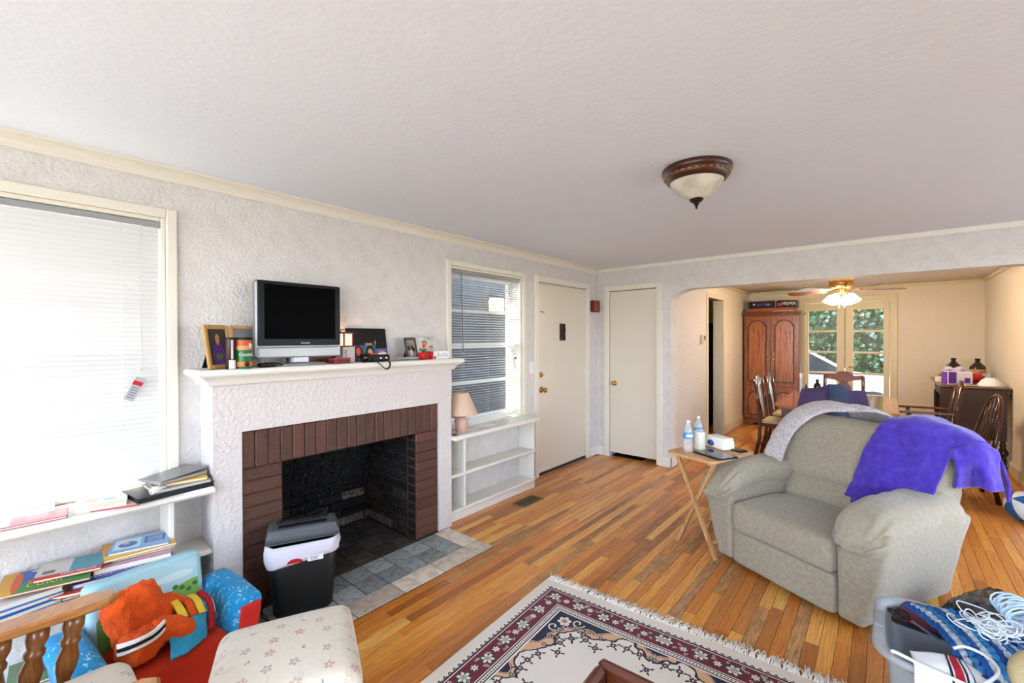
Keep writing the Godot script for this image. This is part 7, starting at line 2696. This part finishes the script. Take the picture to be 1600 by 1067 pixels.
# ---------------------------------------------------------------- dining room furniture
func dining_chair(called: String, label: String, at: Vector3, turn: float, arms := false, hoop := false):
	# faces local +z; back at -z
	var t := thing(called, label, "chair", at, turn, "wooden dining chairs")
	var wd: Material = M.mahog
	var wu: Material = M.mahog_up
	var st := S()
	prism(st, PackedVector2Array([Vector2(-0.2, -0.2), Vector2(0.2, -0.2), Vector2(0.235, 0.22), Vector2(-0.235, 0.22)]), 0.40, 0.44, Transform3D(Basis(Vector3(1, 0, 0), Vector3(0, 0, 1), Vector3(0, -1, 0)), Vector3(0, 0.84, 0)), 0.006)
	obj("seat_frame", st, wd, t)
	st = S()
	pillow(st, Vector3(0, 0.452, 0.01), Vector3(0.4, 0.045, 0.38), 0.4, 6)
	obj("seat_cushion", st, mat(hexc("b5a684"), 0.85), t)
	for s in [-1.0, 1.0]:
		st = S()
		tube(st, [Vector3(s * 0.205, 0, 0.195), Vector3(s * 0.205, 0.2, 0.195), Vector3(s * 0.21, 0.4, 0.195)], [0.015, 0.018, 0.022], 8)
		obj("leg", st, wu, t)
		st = S()
		tube(st, [Vector3(s * 0.19, 0, -0.25), Vector3(s * 0.19, 0.25, -0.2), Vector3(s * 0.195, 0.44, -0.19), Vector3(s * 0.2, 0.7, -0.215), Vector3(s * 0.2, 0.93, -0.25)] if not hoop else [Vector3(s * 0.19, 0, -0.25), Vector3(s * 0.19, 0.25, -0.2), Vector3(s * 0.195, 0.44, -0.19)], 0.019, 8)
		obj("leg", st, wu, t)
		st = S()
		tube(st, [Vector3(s * 0.2, 0.2, 0.19), Vector3(s * 0.19, 0.2, -0.2)], 0.011, 8)
		obj("stretcher", st, wd, t)
		if arms:
			st = S()
			bar(st, Vector3(s * 0.23, 0.665, -0.2), Vector3(s * 0.25, 0.655, 0.22), 0.045, 0.022, 0.006)
			obj("arm", st, wd, t)
			st = S()
			bar(st, Vector3(s * 0.235, 0.44, 0.12), Vector3(s * 0.245, 0.645, 0.14), 0.035, 0.03, 0.006)
			obj("arm_post", st, wu, t)
	st = S()
	tube(st, [Vector3(-0.195, 0.2, 0.0), Vector3(0.195, 0.2, 0.0)], 0.011, 8)
	obj("stretcher", st, wd, t)
	if hoop:
		st = S()
		var hp := []
		for k in 19:
			var a := PI * k / 18.0
			hp.append(Vector3(cos(a) * 0.225, 0.46 + sin(a) * 0.46, -0.2 - 0.09 * sin(a)))
		tube(st, hp, 0.017, 8)
		obj("hoop_back", st, wu, t)
		for x in [-0.12, -0.06, 0.0, 0.06, 0.12]:
			st = S()
			tube(st, [Vector3(x, 0.45, -0.19), Vector3(x * 1.15, 0.46 + 0.46 * sqrt(1 - pow(x * 1.15 / 0.225, 2)), -0.2 - 0.09 * sqrt(1 - pow(x * 1.15 / 0.225, 2)))], 0.007, 6)
			obj("spindle", st, wu, t)
		return t
	# carved crest rail and vase splat, tilted with the posts
	var tilt := Basis(Vector3.RIGHT, -0.15)
	st = S()
	var cr := PackedVector2Array([Vector2(-0.225, 0.93), Vector2(-0.2, 0.9), Vector2(-0.1, 0.885), Vector2(-0.07, 0.87), Vector2(0.07, 0.87), Vector2(0.1, 0.885), Vector2(0.2, 0.9), Vector2(0.225, 0.93), Vector2(0.2, 0.955), Vector2(0.11, 0.945), Vector2(0.07, 0.985), Vector2(0.03, 1.0), Vector2(-0.03, 1.0), Vector2(-0.07, 0.985), Vector2(-0.11, 0.945), Vector2(-0.2, 0.955)])
	for k in cr.size():
		cr[k] = cr[k] - Vector2(0, 0.44)
	prism(st, cr, -0.013, 0.013, Transform3D(tilt, Vector3(0, 0.44, -0.185)), 0.003)
	obj("crest_rail", st, wd, t)
	st = S()
	var sp := PackedVector2Array()
	var prof := [[0.03, 0.0], [0.045, 0.05], [0.035, 0.1], [0.055, 0.2], [0.085, 0.3], [0.08, 0.36], [0.04, 0.41], [0.06, 0.45]]
	for p in prof:
		sp.append(Vector2(p[0], p[1]))
	for k in range(prof.size() - 1, -1, -1):
		sp.append(Vector2(-prof[k][0], prof[k][1]))
	prism(st, sp, -0.007, 0.007, Transform3D(tilt, Vector3(0, 0.44, -0.187)), 0.002)
	obj("splat", st, wu, t)
	return t

func dining_things():
	M.mahog = wood_tri(hexc("5a2c1c"), 0, 0.22, 1.0, {"coat": 0.6})
	M.mahog_up = wood_tri(hexc("532818"), 1, 0.22, 1.0, {"coat": 0.6})
	var st := S()
	# table with clipped corners
	var tb := thing("dining_table", "long wooden dining table with clipped corners in dining room", "table", Vector3(-0.40, 0, -5.95))
	var hw := 0.5
	var hl := 0.80
	var ck := 0.15
	var plan := [Vector2(-hw + ck, -hl), Vector2(hw - ck, -hl), Vector2(hw, -hl + ck), Vector2(hw, hl - ck), Vector2(hw - ck, hl), Vector2(-hw + ck, hl), Vector2(-hw, hl - ck), Vector2(-hw, -hl + ck)]
	for half in 2:
		st = S()
		var pl := []
		for p in plan:
			pl.append(Vector2(p.x, maxf(p.y, 0.002) if half else minf(p.y, -0.002)))
		var un := []
		for p in pl:
			if un.is_empty() or un[-1].distance_to(p) > 1e-4:
				un.append(p)
		if un[0].distance_to(un[-1]) < 1e-4:
			un.pop_back()
		# drop collinear repeats on the cut
		var cl := []
		for i in un.size():
			var a: Vector2 = un[(i - 1 + un.size()) % un.size()]
			var b: Vector2 = un[(i + 1) % un.size()]
			if absf((un[i] - a).cross(b - un[i])) > 1e-6:
				cl.append(un[i])
		slab(st, cl, 0.722, 0.75, 0.006)
		obj("tabletop", st, wood_tri(hexc("a8683e"), 2, 0.14, 0.8, {"coat": 0.8, "coat_rough": 0.06}), tb)
	st = S()
	bx(st, Vector3(-0.42, 0.63, -0.7), Vector3(0.42, 0.721, 0.7), 0.004)
	obj("apron", st, M.mahog, tb)
	for x in [-0.38, 0.38]:
		for z in [-0.65, 0.65]:
			st = S()
			lathe(st, [Vector2(0, 0), Vector2(0.03, 0), Vector2(0.035, 0.05), Vector2(0.025, 0.1), Vector2(0.04, 0.3), Vector2(0.045, 0.45), Vector2(0.03, 0.5), Vector2(0.045, 0.53), Vector2(0.045, 0.63)], 14, Transform3D(Basis(), Vector3(x, 0, z)))
			obj("leg", st, M.mahog_up, tb)
	# chairs round it
	dining_chair("dining_chair", "nearer wooden dining chair on the armoire side of table", Vector3(-0.935, 0, -6.03), PI / 2)
	dining_chair("dining_chair", "farther wooden dining chair on the armoire side of table", Vector3(-0.935, 0, -6.68), PI / 2)
	dining_chair("dining_chair", "wooden dining chair at far table end before french doors", Vector3(-0.42, 0, -6.98), 0.0)
	var near := Vector3(-0.345, 0, -4.98)
	dining_chair("dining_chair", "wooden dining chair at near table end under a jacket", near, PI)
	dining_chair("dining_armchair", "wooden armchair on the sideboard side of dining table", Vector3(0.33, 0, -6.45), -PI / 2, true)
	dining_chair("hoop_back_chair", "round hoop back wooden chair in front of the sideboard", Vector3(0.47, 0, -5.72), -PI / 2 + 0.15, false, true)
	# jacket over the near chair (the chair faces away from us, its back towards the camera)
	var jk := thing("jacket", "dark purple and navy jacket hung over dining chair back", "jacket", near, PI)
	var f := net([
		[Vector3(0.29, 0.58, -0.27), Vector3(0.16, 0.56, -0.3), Vector3(0.0, 0.55, -0.31), Vector3(-0.16, 0.56, -0.3), Vector3(-0.3, 0.58, -0.28)],
		[Vector3(0.27, 0.74, -0.27), Vector3(0.15, 0.74, -0.29), Vector3(0.0, 0.74, -0.3), Vector3(-0.15, 0.74, -0.29), Vector3(-0.27, 0.74, -0.28)],
		[Vector3(0.245, 0.90, -0.28), Vector3(0.14, 0.93, -0.295), Vector3(0.0, 0.95, -0.3), Vector3(-0.14, 0.93, -0.295), Vector3(-0.235, 0.9, -0.285)],
		[Vector3(0.235, 0.97, -0.26), Vector3(0.13, 0.985, -0.265), Vector3(0.0, 1.022, -0.27), Vector3(-0.13, 0.985, -0.265), Vector3(-0.225, 0.97, -0.26)],
		[Vector3(0.235, 0.92, -0.215), Vector3(0.13, 0.93, -0.21), Vector3(0.0, 0.95, -0.21), Vector3(-0.13, 0.93, -0.21), Vector3(-0.225, 0.92, -0.215)],
		[Vector3(0.24, 0.75, -0.17), Vector3(0.13, 0.75, -0.165), Vector3(0.0, 0.75, -0.16), Vector3(-0.13, 0.75, -0.165), Vector3(-0.24, 0.75, -0.17)]])
	st = S()
	cloth(st, 26, 26, wrinkled(f, 0.02, 5.0, 41), 0.012)
	obj("body", st, mat(hexc("4a3c60"), 0.85, {"sheen": 0.4}), jk)
	f = net([
		[Vector3(0.02, 0.57, -0.33), Vector3(-0.03, 0.57, -0.345), Vector3(-0.08, 0.57, -0.33)],
		[Vector3(0.02, 0.75, -0.325), Vector3(-0.03, 0.75, -0.34), Vector3(-0.09, 0.75, -0.325)],
		[Vector3(0.03, 0.93, -0.32), Vector3(-0.03, 0.94, -0.335), Vector3(-0.1, 0.93, -0.32)],
		[Vector3(0.04, 1.03, -0.28), Vector3(-0.03, 1.035, -0.285), Vector3(-0.1, 1.01, -0.28)]])
	st = S()
	cloth(st, 16, 10, wrinkled(f, 0.014, 7.0, 43), 0.012)
	obj("sleeve", st, mat(hexc("39455e"), 0.85, {"sheen": 0.4}), jk)
	# two bottles on the table
	var b := thing("sauce_bottle", "dark bottle with black cap standing on dining table", "bottle", Vector3(-0.62, 0.751, -6.35))
	st = S()
	lathe(st, [Vector2(0, 0), Vector2(0.034, 0), Vector2(0.036, 0.01), Vector2(0.036, 0.11), Vector2(0.03, 0.135), Vector2(0.014, 0.15), Vector2(0.014, 0.165), Vector2(0, 0.166)], 18)
	obj("glass", st, mat(hexc("1a1412"), 0.1), b)
	st = S()
	lathe(st, [Vector2(0, 0.1665), Vector2(0.016, 0.1665), Vector2(0.016, 0.19), Vector2(0, 0.19)], 14)
	obj("cap", st, M.black, b)
	st = S()
	lathe(st, [Vector2(0.0365, 0.03), Vector2(0.0368, 0.031), Vector2(0.0368, 0.09), Vector2(0.0365, 0.091)], 18)
	obj("label_band", st, mat(hexc("3a3a2c"), 0.5), b)
	b = thing("glue_bottle", "white squeeze bottle with black pointed cap on dining table", "bottle", Vector3(-0.72, 0.751, -6.25))
	st = S()
	lathe(st, [Vector2(0, 0), Vector2(0.03, 0), Vector2(0.032, 0.01), Vector2(0.03, 0.06), Vector2(0.014, 0.085), Vector2(0, 0.086)], 18)
	obj("bottle_body", st, M.white, b)
	st = S()
	lathe(st, [Vector2(0, 0.0865), Vector2(0.013, 0.0865), Vector2(0.011, 0.105), Vector2(0.003, 0.135), Vector2(0, 0.136)], 14)
	obj("cap", st, M.black, b)
	armoire()
	sideboard()
	fan()

func armoire():
	var w := 0.79
	var t := thing("armoire", "tall oak armoire with arched panel doors in dining corner", "armoire", Vector3(-1.415, 0, -8.1))
	# local: front at z = 0, back at -0.5
	var oak := wood_tri(hexc("9a5826"), 1, 0.3, 1.0, {"coat": 0.5, "tex": M.oak_up})
	var oak_h := wood_tri(hexc("74401c"), 0, 0.3, 1.0, {"coat": 0.5})
	var panel := wood_tri(hexc("b0682c"), 1, 0.28, 0.7, {"coat": 0.5, "tex": M.oak_up})
	var st := S()
	bx(st, Vector3(-w / 2, 0.1, -0.5), Vector3(w / 2, 1.8, -0.022), 0.004)
	obj("carcass", st, oak, t)
	st = S()
	bx(st, Vector3(-w / 2 - 0.012, 1.8, -0.51), Vector3(w / 2 + 0.012, 1.825, 0.012), 0.006)
	bx(st, Vector3(-w / 2 - 0.025, 1.825, -0.52), Vector3(w / 2 + 0.025, 1.86, 0.025), 0.01)
	obj("cornice", st, oak_h, t)
	st = S()
	prism(st, PackedVector2Array([Vector2(-w / 2, 0.0), Vector2(-w / 2 + 0.13, 0.0), Vector2(-w / 2 + 0.15, 0.035), Vector2(-w / 2 + 0.2, 0.05), Vector2(0, 0.058), Vector2(w / 2 - 0.2, 0.05), Vector2(w / 2 - 0.15, 0.035), Vector2(w / 2 - 0.13, 0.0), Vector2(w / 2, 0.0), Vector2(w / 2, 0.1), Vector2(-w / 2, 0.1)]), -0.03, 0.004, Transform3D(), 0.0)
	bx(st, Vector3(-w / 2, 0, -0.5), Vector3(-w / 2 + 0.03, 0.1, -0.03))
	bx(st, Vector3(w / 2 - 0.03, 0, -0.5), Vector3(w / 2, 0.1, -0.03))
	obj("plinth", st, oak_h, t)
	for s in [-1.0, 1.0]:
		for d in [[0.66, 1.79, 0.12], [0.11, 0.64, 0.1]]:
			var dw := w / 2 - 0.02
			var x0: float = -w / 2 + 0.015 if s < 0 else 0.003
			var dr := Node3D.new()
			dr.name = "door"
			t.add_child(dr, true)
			var h: float = d[1] - d[0]
			dr.position = Vector3(x0 + dw / 2, d[0], 0)
			st = S()
			bx(st, Vector3(-dw / 2, 0, -0.02), Vector3(dw / 2, h, 0.0), 0.003)
			obj("slab", st, oak, dr)
			# raised panel with an arched head: dark groove, then the field
			var arch := func(g: float) -> PackedVector2Array:
				var pw := dw / 2 - 0.065 - g
				var top: float = h - 0.075 - g
				var sh := top - 0.085
				var o := PackedVector2Array([Vector2(-pw, 0.075 + g), Vector2(pw, 0.075 + g), Vector2(pw, sh)])
				o.append_array(arc_pts(Vector2(0, sh), Vector2(pw * 0.86, 0.085), 0.0, PI, 12))
				o.append(Vector2(-pw, sh))
				return o
			st = S()
			prism(st, arch.call(-0.014), 0.0005, 0.007, Transform3D(), 0.0)
			obj("moulding", st, wood_tri(hexc("4a2410"), 1, 0.35), dr)
			st = S()
			prism(st, arch.call(0.004), 0.0072, 0.013, Transform3D(), 0.0)
			obj("panel", st, panel, dr)
			if h > 0.8:
				st = S()
				bx(st, Vector3(-s * (dw / 2 - 0.04) - 0.012, 0.42, 0.0005), Vector3(-s * (dw / 2 - 0.04) + 0.012, 0.53, 0.005), 0.002)
				tube(st, [Vector3(-s * (dw / 2 - 0.04), 0.505, 0.005), Vector3(-s * (dw / 2 - 0.04), 0.495, 0.022), Vector3(-s * (dw / 2 - 0.04), 0.455, 0.022), Vector3(-s * (dw / 2 - 0.04), 0.445, 0.005)], 0.005, 7)
				obj("handle", st, M.brass, dr)
	# things on top
	var y := 1.8605
	var cr := thing("wooden_tray", "open orange brown wooden tray on top of armoire", "tray", Vector3(-1.42, y, -8.22))
	var om := wood_tri(hexc("8f4a24"), 0, 0.4)
	st = S()
	bx(st, Vector3(-0.32, 0, -0.16), Vector3(0.33, 0.012, 0.16), 0.002)
	obj("base", st, om, cr)
	for e in [[-0.32, -0.305, -0.145, 0.145], [0.315, 0.33, -0.145, 0.145], [-0.32, 0.33, 0.146, 0.16], [-0.32, 0.33, -0.16, -0.146], [0.07, 0.085, -0.145, 0.145]]:
		st = S()
		bx(st, Vector3(e[0], 0.0122, e[2]), Vector3(e[1], 0.055 if e[0] != 0.07 else 0.16, e[3]), 0.002)
		obj("side_board", st, om, cr)
	var tel := thing("telescope_box", "long black printed carton lettered upside down on armoire", "box", Vector3(-1.42, y + 0.056, -8.235))
	st = S()
	bx(st, Vector3(-0.29, 0.0, -0.12), Vector3(0.06, 0.115, 0.13), 0.002)
	bx(st, Vector3(0.095, 0.0, -0.12), Vector3(0.36, 0.115, 0.13), 0.002)
	obj("carton", st, mat(hexc("15121c"), 0.35), tel)
	var im := canvas(192, 64, hexc("120f1a"))
	oval(im, 0.15, 0.4, 0.05, 0.14, hexc("c9c2b8"))
	oval(im, 0.35, 0.5, 0.1, 0.18, hexc("4a3566"))
	oval(im, 0.62, 0.45, 0.2, 0.25, hexc("3a2a6a"))
	oval(im, 0.75, 0.5, 0.08, 0.1, hexc("8a78b8"))
	obj("carton_print", print_mesh(0.345, 0.11), mat(Color.WHITE, 0.35, {"tex": tex(im)}), tel, Vector3(-0.115, 0.0575, 0.1305))
	lettering("carton_lettering", "Vivitar", 0.07, M.white, tel, Vector3(0.25, 0.065, 0.1305), Basis(Vector3.BACK, PI))
	st = S()
	bx(st, Vector3(0.1, 0.03, 0.1302), Vector3(0.15, 0.08, 0.131))
	obj("print_patch", st, mat(hexc("9a3a4a"), 0.4), tel)
	var dr2 := thing("drum_lid", "grey round tub standing at left end of armoire top", "tub", Vector3(-1.79, y, -8.28))
	st = S()
	lathe(st, [Vector2(0, 0), Vector2(0.05, 0), Vector2(0.055, 0.01), Vector2(0.058, 0.17), Vector2(0.062, 0.172), Vector2(0.062, 0.195), Vector2(0.055, 0.2), Vector2(0, 0.2)], 24)
	obj("tub", st, mat(hexc("8e8a84"), 0.5), dr2)
	st = S()
	lathe(st, [Vector2(0, 0.2005), Vector2(0.05, 0.2005), Vector2(0.045, 0.21), Vector2(0, 0.212)], 24)
	obj("lid", st, mat(hexc("a39e96"), 0.5), dr2)
	var lf := thing("leaflet", "white leaflets lying along the front of armoire top", "paper", Vector3(-1.25, y, -8.075))
	st = S()
	bx(st, Vector3(-0.13, 0, -0.025), Vector3(0.16, 0.005, 0.02), 0.0)
	obj("sheet", st, M.paper, lf)

func sideboard():
	# drop-leaf table against the right wall; its near leaf hangs down towards us
	var t := thing("drop_leaf_table", "dark antique drop leaf table with turned legs at dining wall", "table", Vector3(0.735, 0, -7.6))
	var dk := wood_tri(hexc("3a261b"), 0, 0.55, 1.0, {})
	var dku := wood_tri(hexc("2b1c14"), 1, 0.3, 1.0, {"coat": 0.4})
	var st := S()
	bx(st, Vector3(-0.275, 0.875, -0.66), Vector3(0.278, 0.9, 0.69), 0.008)
	obj("tabletop", st, wood_tri(hexc("5c3a24"), 2, 0.3, 1.0, {"coat": 0.4}), t)
	st = S()
	bx(st, Vector3(-0.265, 0.33, 0.665), Vector3(0.245, 0.872, 0.688), 0.006)
	obj("drop_leaf", st, dk, t)
	st = S()
	bx(st, Vector3(-0.23, 0.74, -0.6), Vector3(0.24, 0.874, 0.62), 0.004)
	obj("apron", st, dk, t)
	for p in [[-0.21, 0.58], [0.225, 0.6], [-0.21, -0.56], [0.225, -0.56]]:
		st = S()
		lathe(st, [Vector2(0, 0), Vector2(0.02, 0), Vector2(0.036, 0.02), Vector2(0.038, 0.045), Vector2(0.02, 0.065), Vector2(0.03, 0.075), Vector2(0.03, 0.13), Vector2(0.02, 0.14), Vector2(0.042, 0.175), Vector2(0.048, 0.2), Vector2(0.03, 0.235), Vector2(0.018, 0.26), Vector2(0.03, 0.275), Vector2(0.018, 0.29), Vector2(0.022, 0.33), Vector2(0.026, 0.42), Vector2(0.02, 0.44), Vector2(0.032, 0.46), Vector2(0.032, 0.739)], 16, Transform3D(Basis(), Vector3(p[0], 0, p[1])))
		obj("leg", st, dku, t)
	for x in [-0.21, 0.225]:
		st = S()
		bar(st, Vector3(x, 0.1, -0.53), Vector3(x, 0.1, 0.56), 0.035, 0.03, 0.006)
		obj("stretcher", st, dku, t)
	st = S()
	prism(st, PackedVector2Array([Vector2(0, 0), Vector2(0.05, 0), Vector2(0.05, -0.04), Vector2(0.035, -0.05), Vector2(0.045, -0.08), Vector2(0.025, -0.1), Vector2(0.03, -0.13), Vector2(0.0, -0.17)]), -0.02, 0.02, Transform3D(Basis(), Vector3(0.225, 0.873, 0.655)), 0.003)
	obj("bracket", st, dku, t)
	# on top
	var y := 0.9005
	for i in 2:
		var j := thing("cider_jug", ["left of two dark glass jugs on the drop leaf table", "right of two dark glass jugs on the drop leaf table"][i], "jug", Vector3(0.67 + i * 0.21, y, -8.05 + i * 0.06), 0.0, "dark jugs on the drop leaf table")
		st = S()
		lathe(st, [Vector2(0, 0), Vector2(0.068, 0), Vector2(0.076, 0.01), Vector2(0.076, 0.14), Vector2(0.07, 0.17), Vector2(0.045, 0.2), Vector2(0.024, 0.225), Vector2(0.022, 0.245), Vector2(0, 0.246)], 24)
		obj("glass", st, mat(hexc("1f120c"), 0.08, {"spec": 0.6}), j)
		st = S()
		lathe(st, [Vector2(0.0765, 0.07), Vector2(0.0768, 0.071), Vector2(0.0768, 0.135), Vector2(0.0765, 0.136)], 24)
		obj("label_band", st, mat(hexc("b08a5c"), 0.5), j)
		st = S()
		lathe(st, [Vector2(0, 0.2465), Vector2(0.025, 0.2465), Vector2(0.025, 0.27), Vector2(0, 0.271)], 18)
		obj("cap", st, M.black, j)
		st = S()
		box(st, Vector3(0.02, 0.1, 0.0765), Vector3(0.03, 0.025, 0.002))
		obj("label_mark", st, mat(hexc("c0502a"), 0.5), j)
	var pk := thing("wrapped_carton", "white carton with purple print on the drop leaf table", "box", Vector3(0.62, y, -7.12), 0.35)
	st = S()
	box(st, Vector3(0, 0.075, 0), Vector3(0.22, 0.15, 0.14), 0.008)
	obj("carton", st, mat(hexc("d9d3da"), 0.5), pk)
	st = S()
	pillow(st, Vector3(0.0, 0.165, 0), Vector3(0.2, 0.05, 0.11), 0.5, 8, Basis(), func(p: Vector3, q: Vector3): return p + Vector3(0, 0.02 * sin(p.x * 60), 0))
	obj("crumpled_top", st, mat(hexc("c9b8d6"), 0.4), pk)
	for e in [[-0.07, 0.08, 0.07, 0.13], [0.06, 0.05, 0.05, 0.06]]:
		st = S()
		box(st, Vector3(e[0], e[1], 0.0705), Vector3(e[2], e[3], 0.002))
		obj("print_patch", st, mat(hexc("5a2a92"), 0.5), pk)
	st = S()
	box(st, Vector3(-0.1105, 0.075, 0.0), Vector3(0.002, 0.14, 0.12))
	obj("print_patch", st, mat(hexc("6a34a4"), 0.5), pk)
	var rb := thing("red_pouch", "crumpled red pouch lying between carton and white bowl", "pouch", Vector3(0.76, y, -7.35), 0.3)
	st = S()
	pillow(st, Vector3(0, 0.05, 0), Vector3(0.2, 0.1, 0.14), 0.45, 10, Basis(), func(p: Vector3, q: Vector3): return p + Vector3(0.01 * sin(p.y * 40), 0.012 * sin(p.x * 35), 0))
	obj("pouch", st, mat(hexc("a0141e"), 0.4), rb)
	st = S()
	box(st, Vector3(0.02, 0.104, 0), Vector3(0.12, 0.012, 0.05), 0.003, Basis(Vector3.BACK, 0.1))
	obj("flap", st, mat(hexc("8a1018"), 0.4), rb)
	var bw := thing("white_bowl", "upturned white bowl at right end of drop leaf table", "bowl", Vector3(0.88, y, -7.12), 0.0)
	st = S()
	lathe(st, [Vector2(0.104, 0.0), Vector2(0.106, 0.006), Vector2(0.098, 0.016), Vector2(0.07, 0.06), Vector2(0.045, 0.082), Vector2(0, 0.086)], 30)
	obj("bowl", st, M.white, bw)
	st = S()
	lathe(st, [Vector2(0.036, 0.084), Vector2(0.04, 0.09), Vector2(0.032, 0.09)], 24)
	obj("foot_ring", st, M.white, bw)
	var gl := thing("drinking_glass", "small clear drinking glass behind the white bowl", "glass", Vector3(0.9, y, -7.5))
	st = S()
	lathe(st, [Vector2(0, 0), Vector2(0.03, 0), Vector2(0.036, 0.11), Vector2(0.034, 0.11), Vector2(0.028, 0.008), Vector2(0, 0.008)], 20)
	obj("glass", st, mat(Color(0.95, 0.97, 0.96), 0.05, {"alpha": 0.2}), gl)
	st = S()
	lathe(st, [Vector2(0, 0.0085), Vector2(0.0275, 0.0085), Vector2(0.03, 0.035), Vector2(0, 0.036)], 20)
	obj("drink", st, mat(hexc("b8a894"), 0.3), gl)
	for i in 3:
		var nb := thing("paper_packet", ["brown paper packet at back corner of drop leaf table", "white paper packet at left edge of drop leaf table", "flat cream envelope in front of purple carton"][i], "packet", [Vector3(0.56, y, -7.55), Vector3(0.53, y, -7.42), Vector3(0.7, y, -7.0)][i], 0.3 * i)
		st = S()
		box(st, Vector3(0, [0.045, 0.03, 0.006][i], 0), Vector3(0.12, [0.09, 0.06, 0.012][i], 0.09), 0.006)
		obj("packet", st, [mat(hexc("8a6a4a"), 0.7), M.paper, mat(hexc("c9b694"), 0.7)][i], nb)
		st = S()
		box(st, Vector3(0.01, [0.0915, 0.0615, 0.0128][i], 0), Vector3(0.1, 0.002, 0.06), 0.0)
		obj("flap", st, [mat(hexc("a98a66"), 0.7), M.white, mat(hexc("4a5a3c"), 0.7)][i], nb)

func fan():
	var t := thing("ceiling_fan", "brass ceiling fan with lit tulip glass shades in dining room", "ceiling fan", Vector3(-0.40, DCEIL, -6.45))
	var br := mat(hexc("a07a4a"), 0.25, {"metal": 0.9})
	var st := S()
	lathe(st, [Vector2(0.0, -0.045), Vector2(0.03, -0.045), Vector2(0.06, -0.03), Vector2(0.07, 0.0), Vector2(0, 0.0)], 24)
	lathe(st, [Vector2(0, -0.08), Vector2(0.015, -0.08), Vector2(0.015, -0.04), Vector2(0, -0.04)], 12)
	obj("canopy", st, br, t)
	st = S()
	lathe(st, [Vector2(0, -0.215), Vector2(0.06, -0.215), Vector2(0.1, -0.205), Vector2(0.118, -0.18), Vector2(0.12, -0.12), Vector2(0.105, -0.095), Vector2(0.05, -0.08), Vector2(0, -0.08)], 32)
	obj("motor", st, br, t)
	st = S()
	lathe(st, [Vector2(0, -0.29), Vector2(0.025, -0.285), Vector2(0.04, -0.26), Vector2(0.04, -0.235), Vector2(0.06, -0.2155), Vector2(0, -0.2155)], 24)
	obj("light_hub", st, br, t)
	for k in 5:
		var a := 0.28 + k * TAU / 5
		var b := Basis(Vector3.UP, a)
		st = S()
		bar(st, Vector3(0.08, -0.218, 0), Vector3(0.2, -0.232, 0), 0.03, 0.006, 0.002)
		obj("blade_iron", st, br, t, Vector3.ZERO, b)
		st = S()
		prism(st, PackedVector2Array([Vector2(0.17, -0.05), Vector2(0.56, -0.068), Vector2(0.59, -0.04), Vector2(0.59, 0.04), Vector2(0.56, 0.068), Vector2(0.17, 0.05)]), -0.003, 0.003, Transform3D(Basis(Vector3.RIGHT, 0.2) * FLAT, Vector3(0, -0.238, 0)), 0.001)
		obj("blade", st, wood_tri(hexc("6e4a38"), 0, 0.25, 1.0, {"coat": 0.4}), t, Vector3.ZERO, b)
	var sm := mat(hexc("fff2dc"), 0.4, {"emit": hexc("ffe6bd"), "power": FAN_GLOW})
	for k in 4:
		var a := 0.4 + k * TAU / 4
		var d := Vector3(cos(a), 0, sin(a))
		st = S()
		tube(st, [Vector3(0, -0.255, 0) + d * 0.03, Vector3(0, -0.262, 0) + d * 0.075, Vector3(0, -0.285, 0) + d * 0.09], 0.008, 8)
		obj("lamp_arm", st, br, t)
		var out := Basis(Vector3.UP.cross(-d).normalized(), 0.5)
		st = S()
		var prof := [Vector2(0.066, -0.105), Vector2(0.058, -0.09), Vector2(0.05, -0.06), Vector2(0.045, -0.035), Vector2(0.032, -0.012), Vector2(0.018, 0.0)]
		lathe(st, prof, 18, Transform3D(out, Vector3(0, -0.285, 0) + d * 0.09))
		obj("lamp_shade", st, sm, t)
		var l := OmniLight3D.new()
		l.name = "fan_bulb"
		l.light_color = hexc("ffe8cc")
		l.light_energy = FAN_LIGHT
		l.light_size = 0.04
		l.omni_range = 20.0
		l.omni_attenuation = 2.0
		l.shadow_enabled = true
		t.add_child(l, true)
		l.position = Vector3(0, -0.285, 0) + d * 0.09 + out * Vector3(0, -0.07, 0)
	st = S()
	for x in [-0.02, 0.03]:
		tube(st, [Vector3(x, -0.28, 0.0), Vector3(x, -0.42, 0.0)], 0.0012, 4)
		lathe(st, [Vector2(0, -0.445), Vector2(0.006, -0.44), Vector2(0.004, -0.42), Vector2(0, -0.419)], 8, Transform3D(Basis(), Vector3(x, 0, 0)))
	obj("pull_chain", st, M.white, t)

const FAN_GLOW := 1.2
const FAN_LIGHT := 0.15
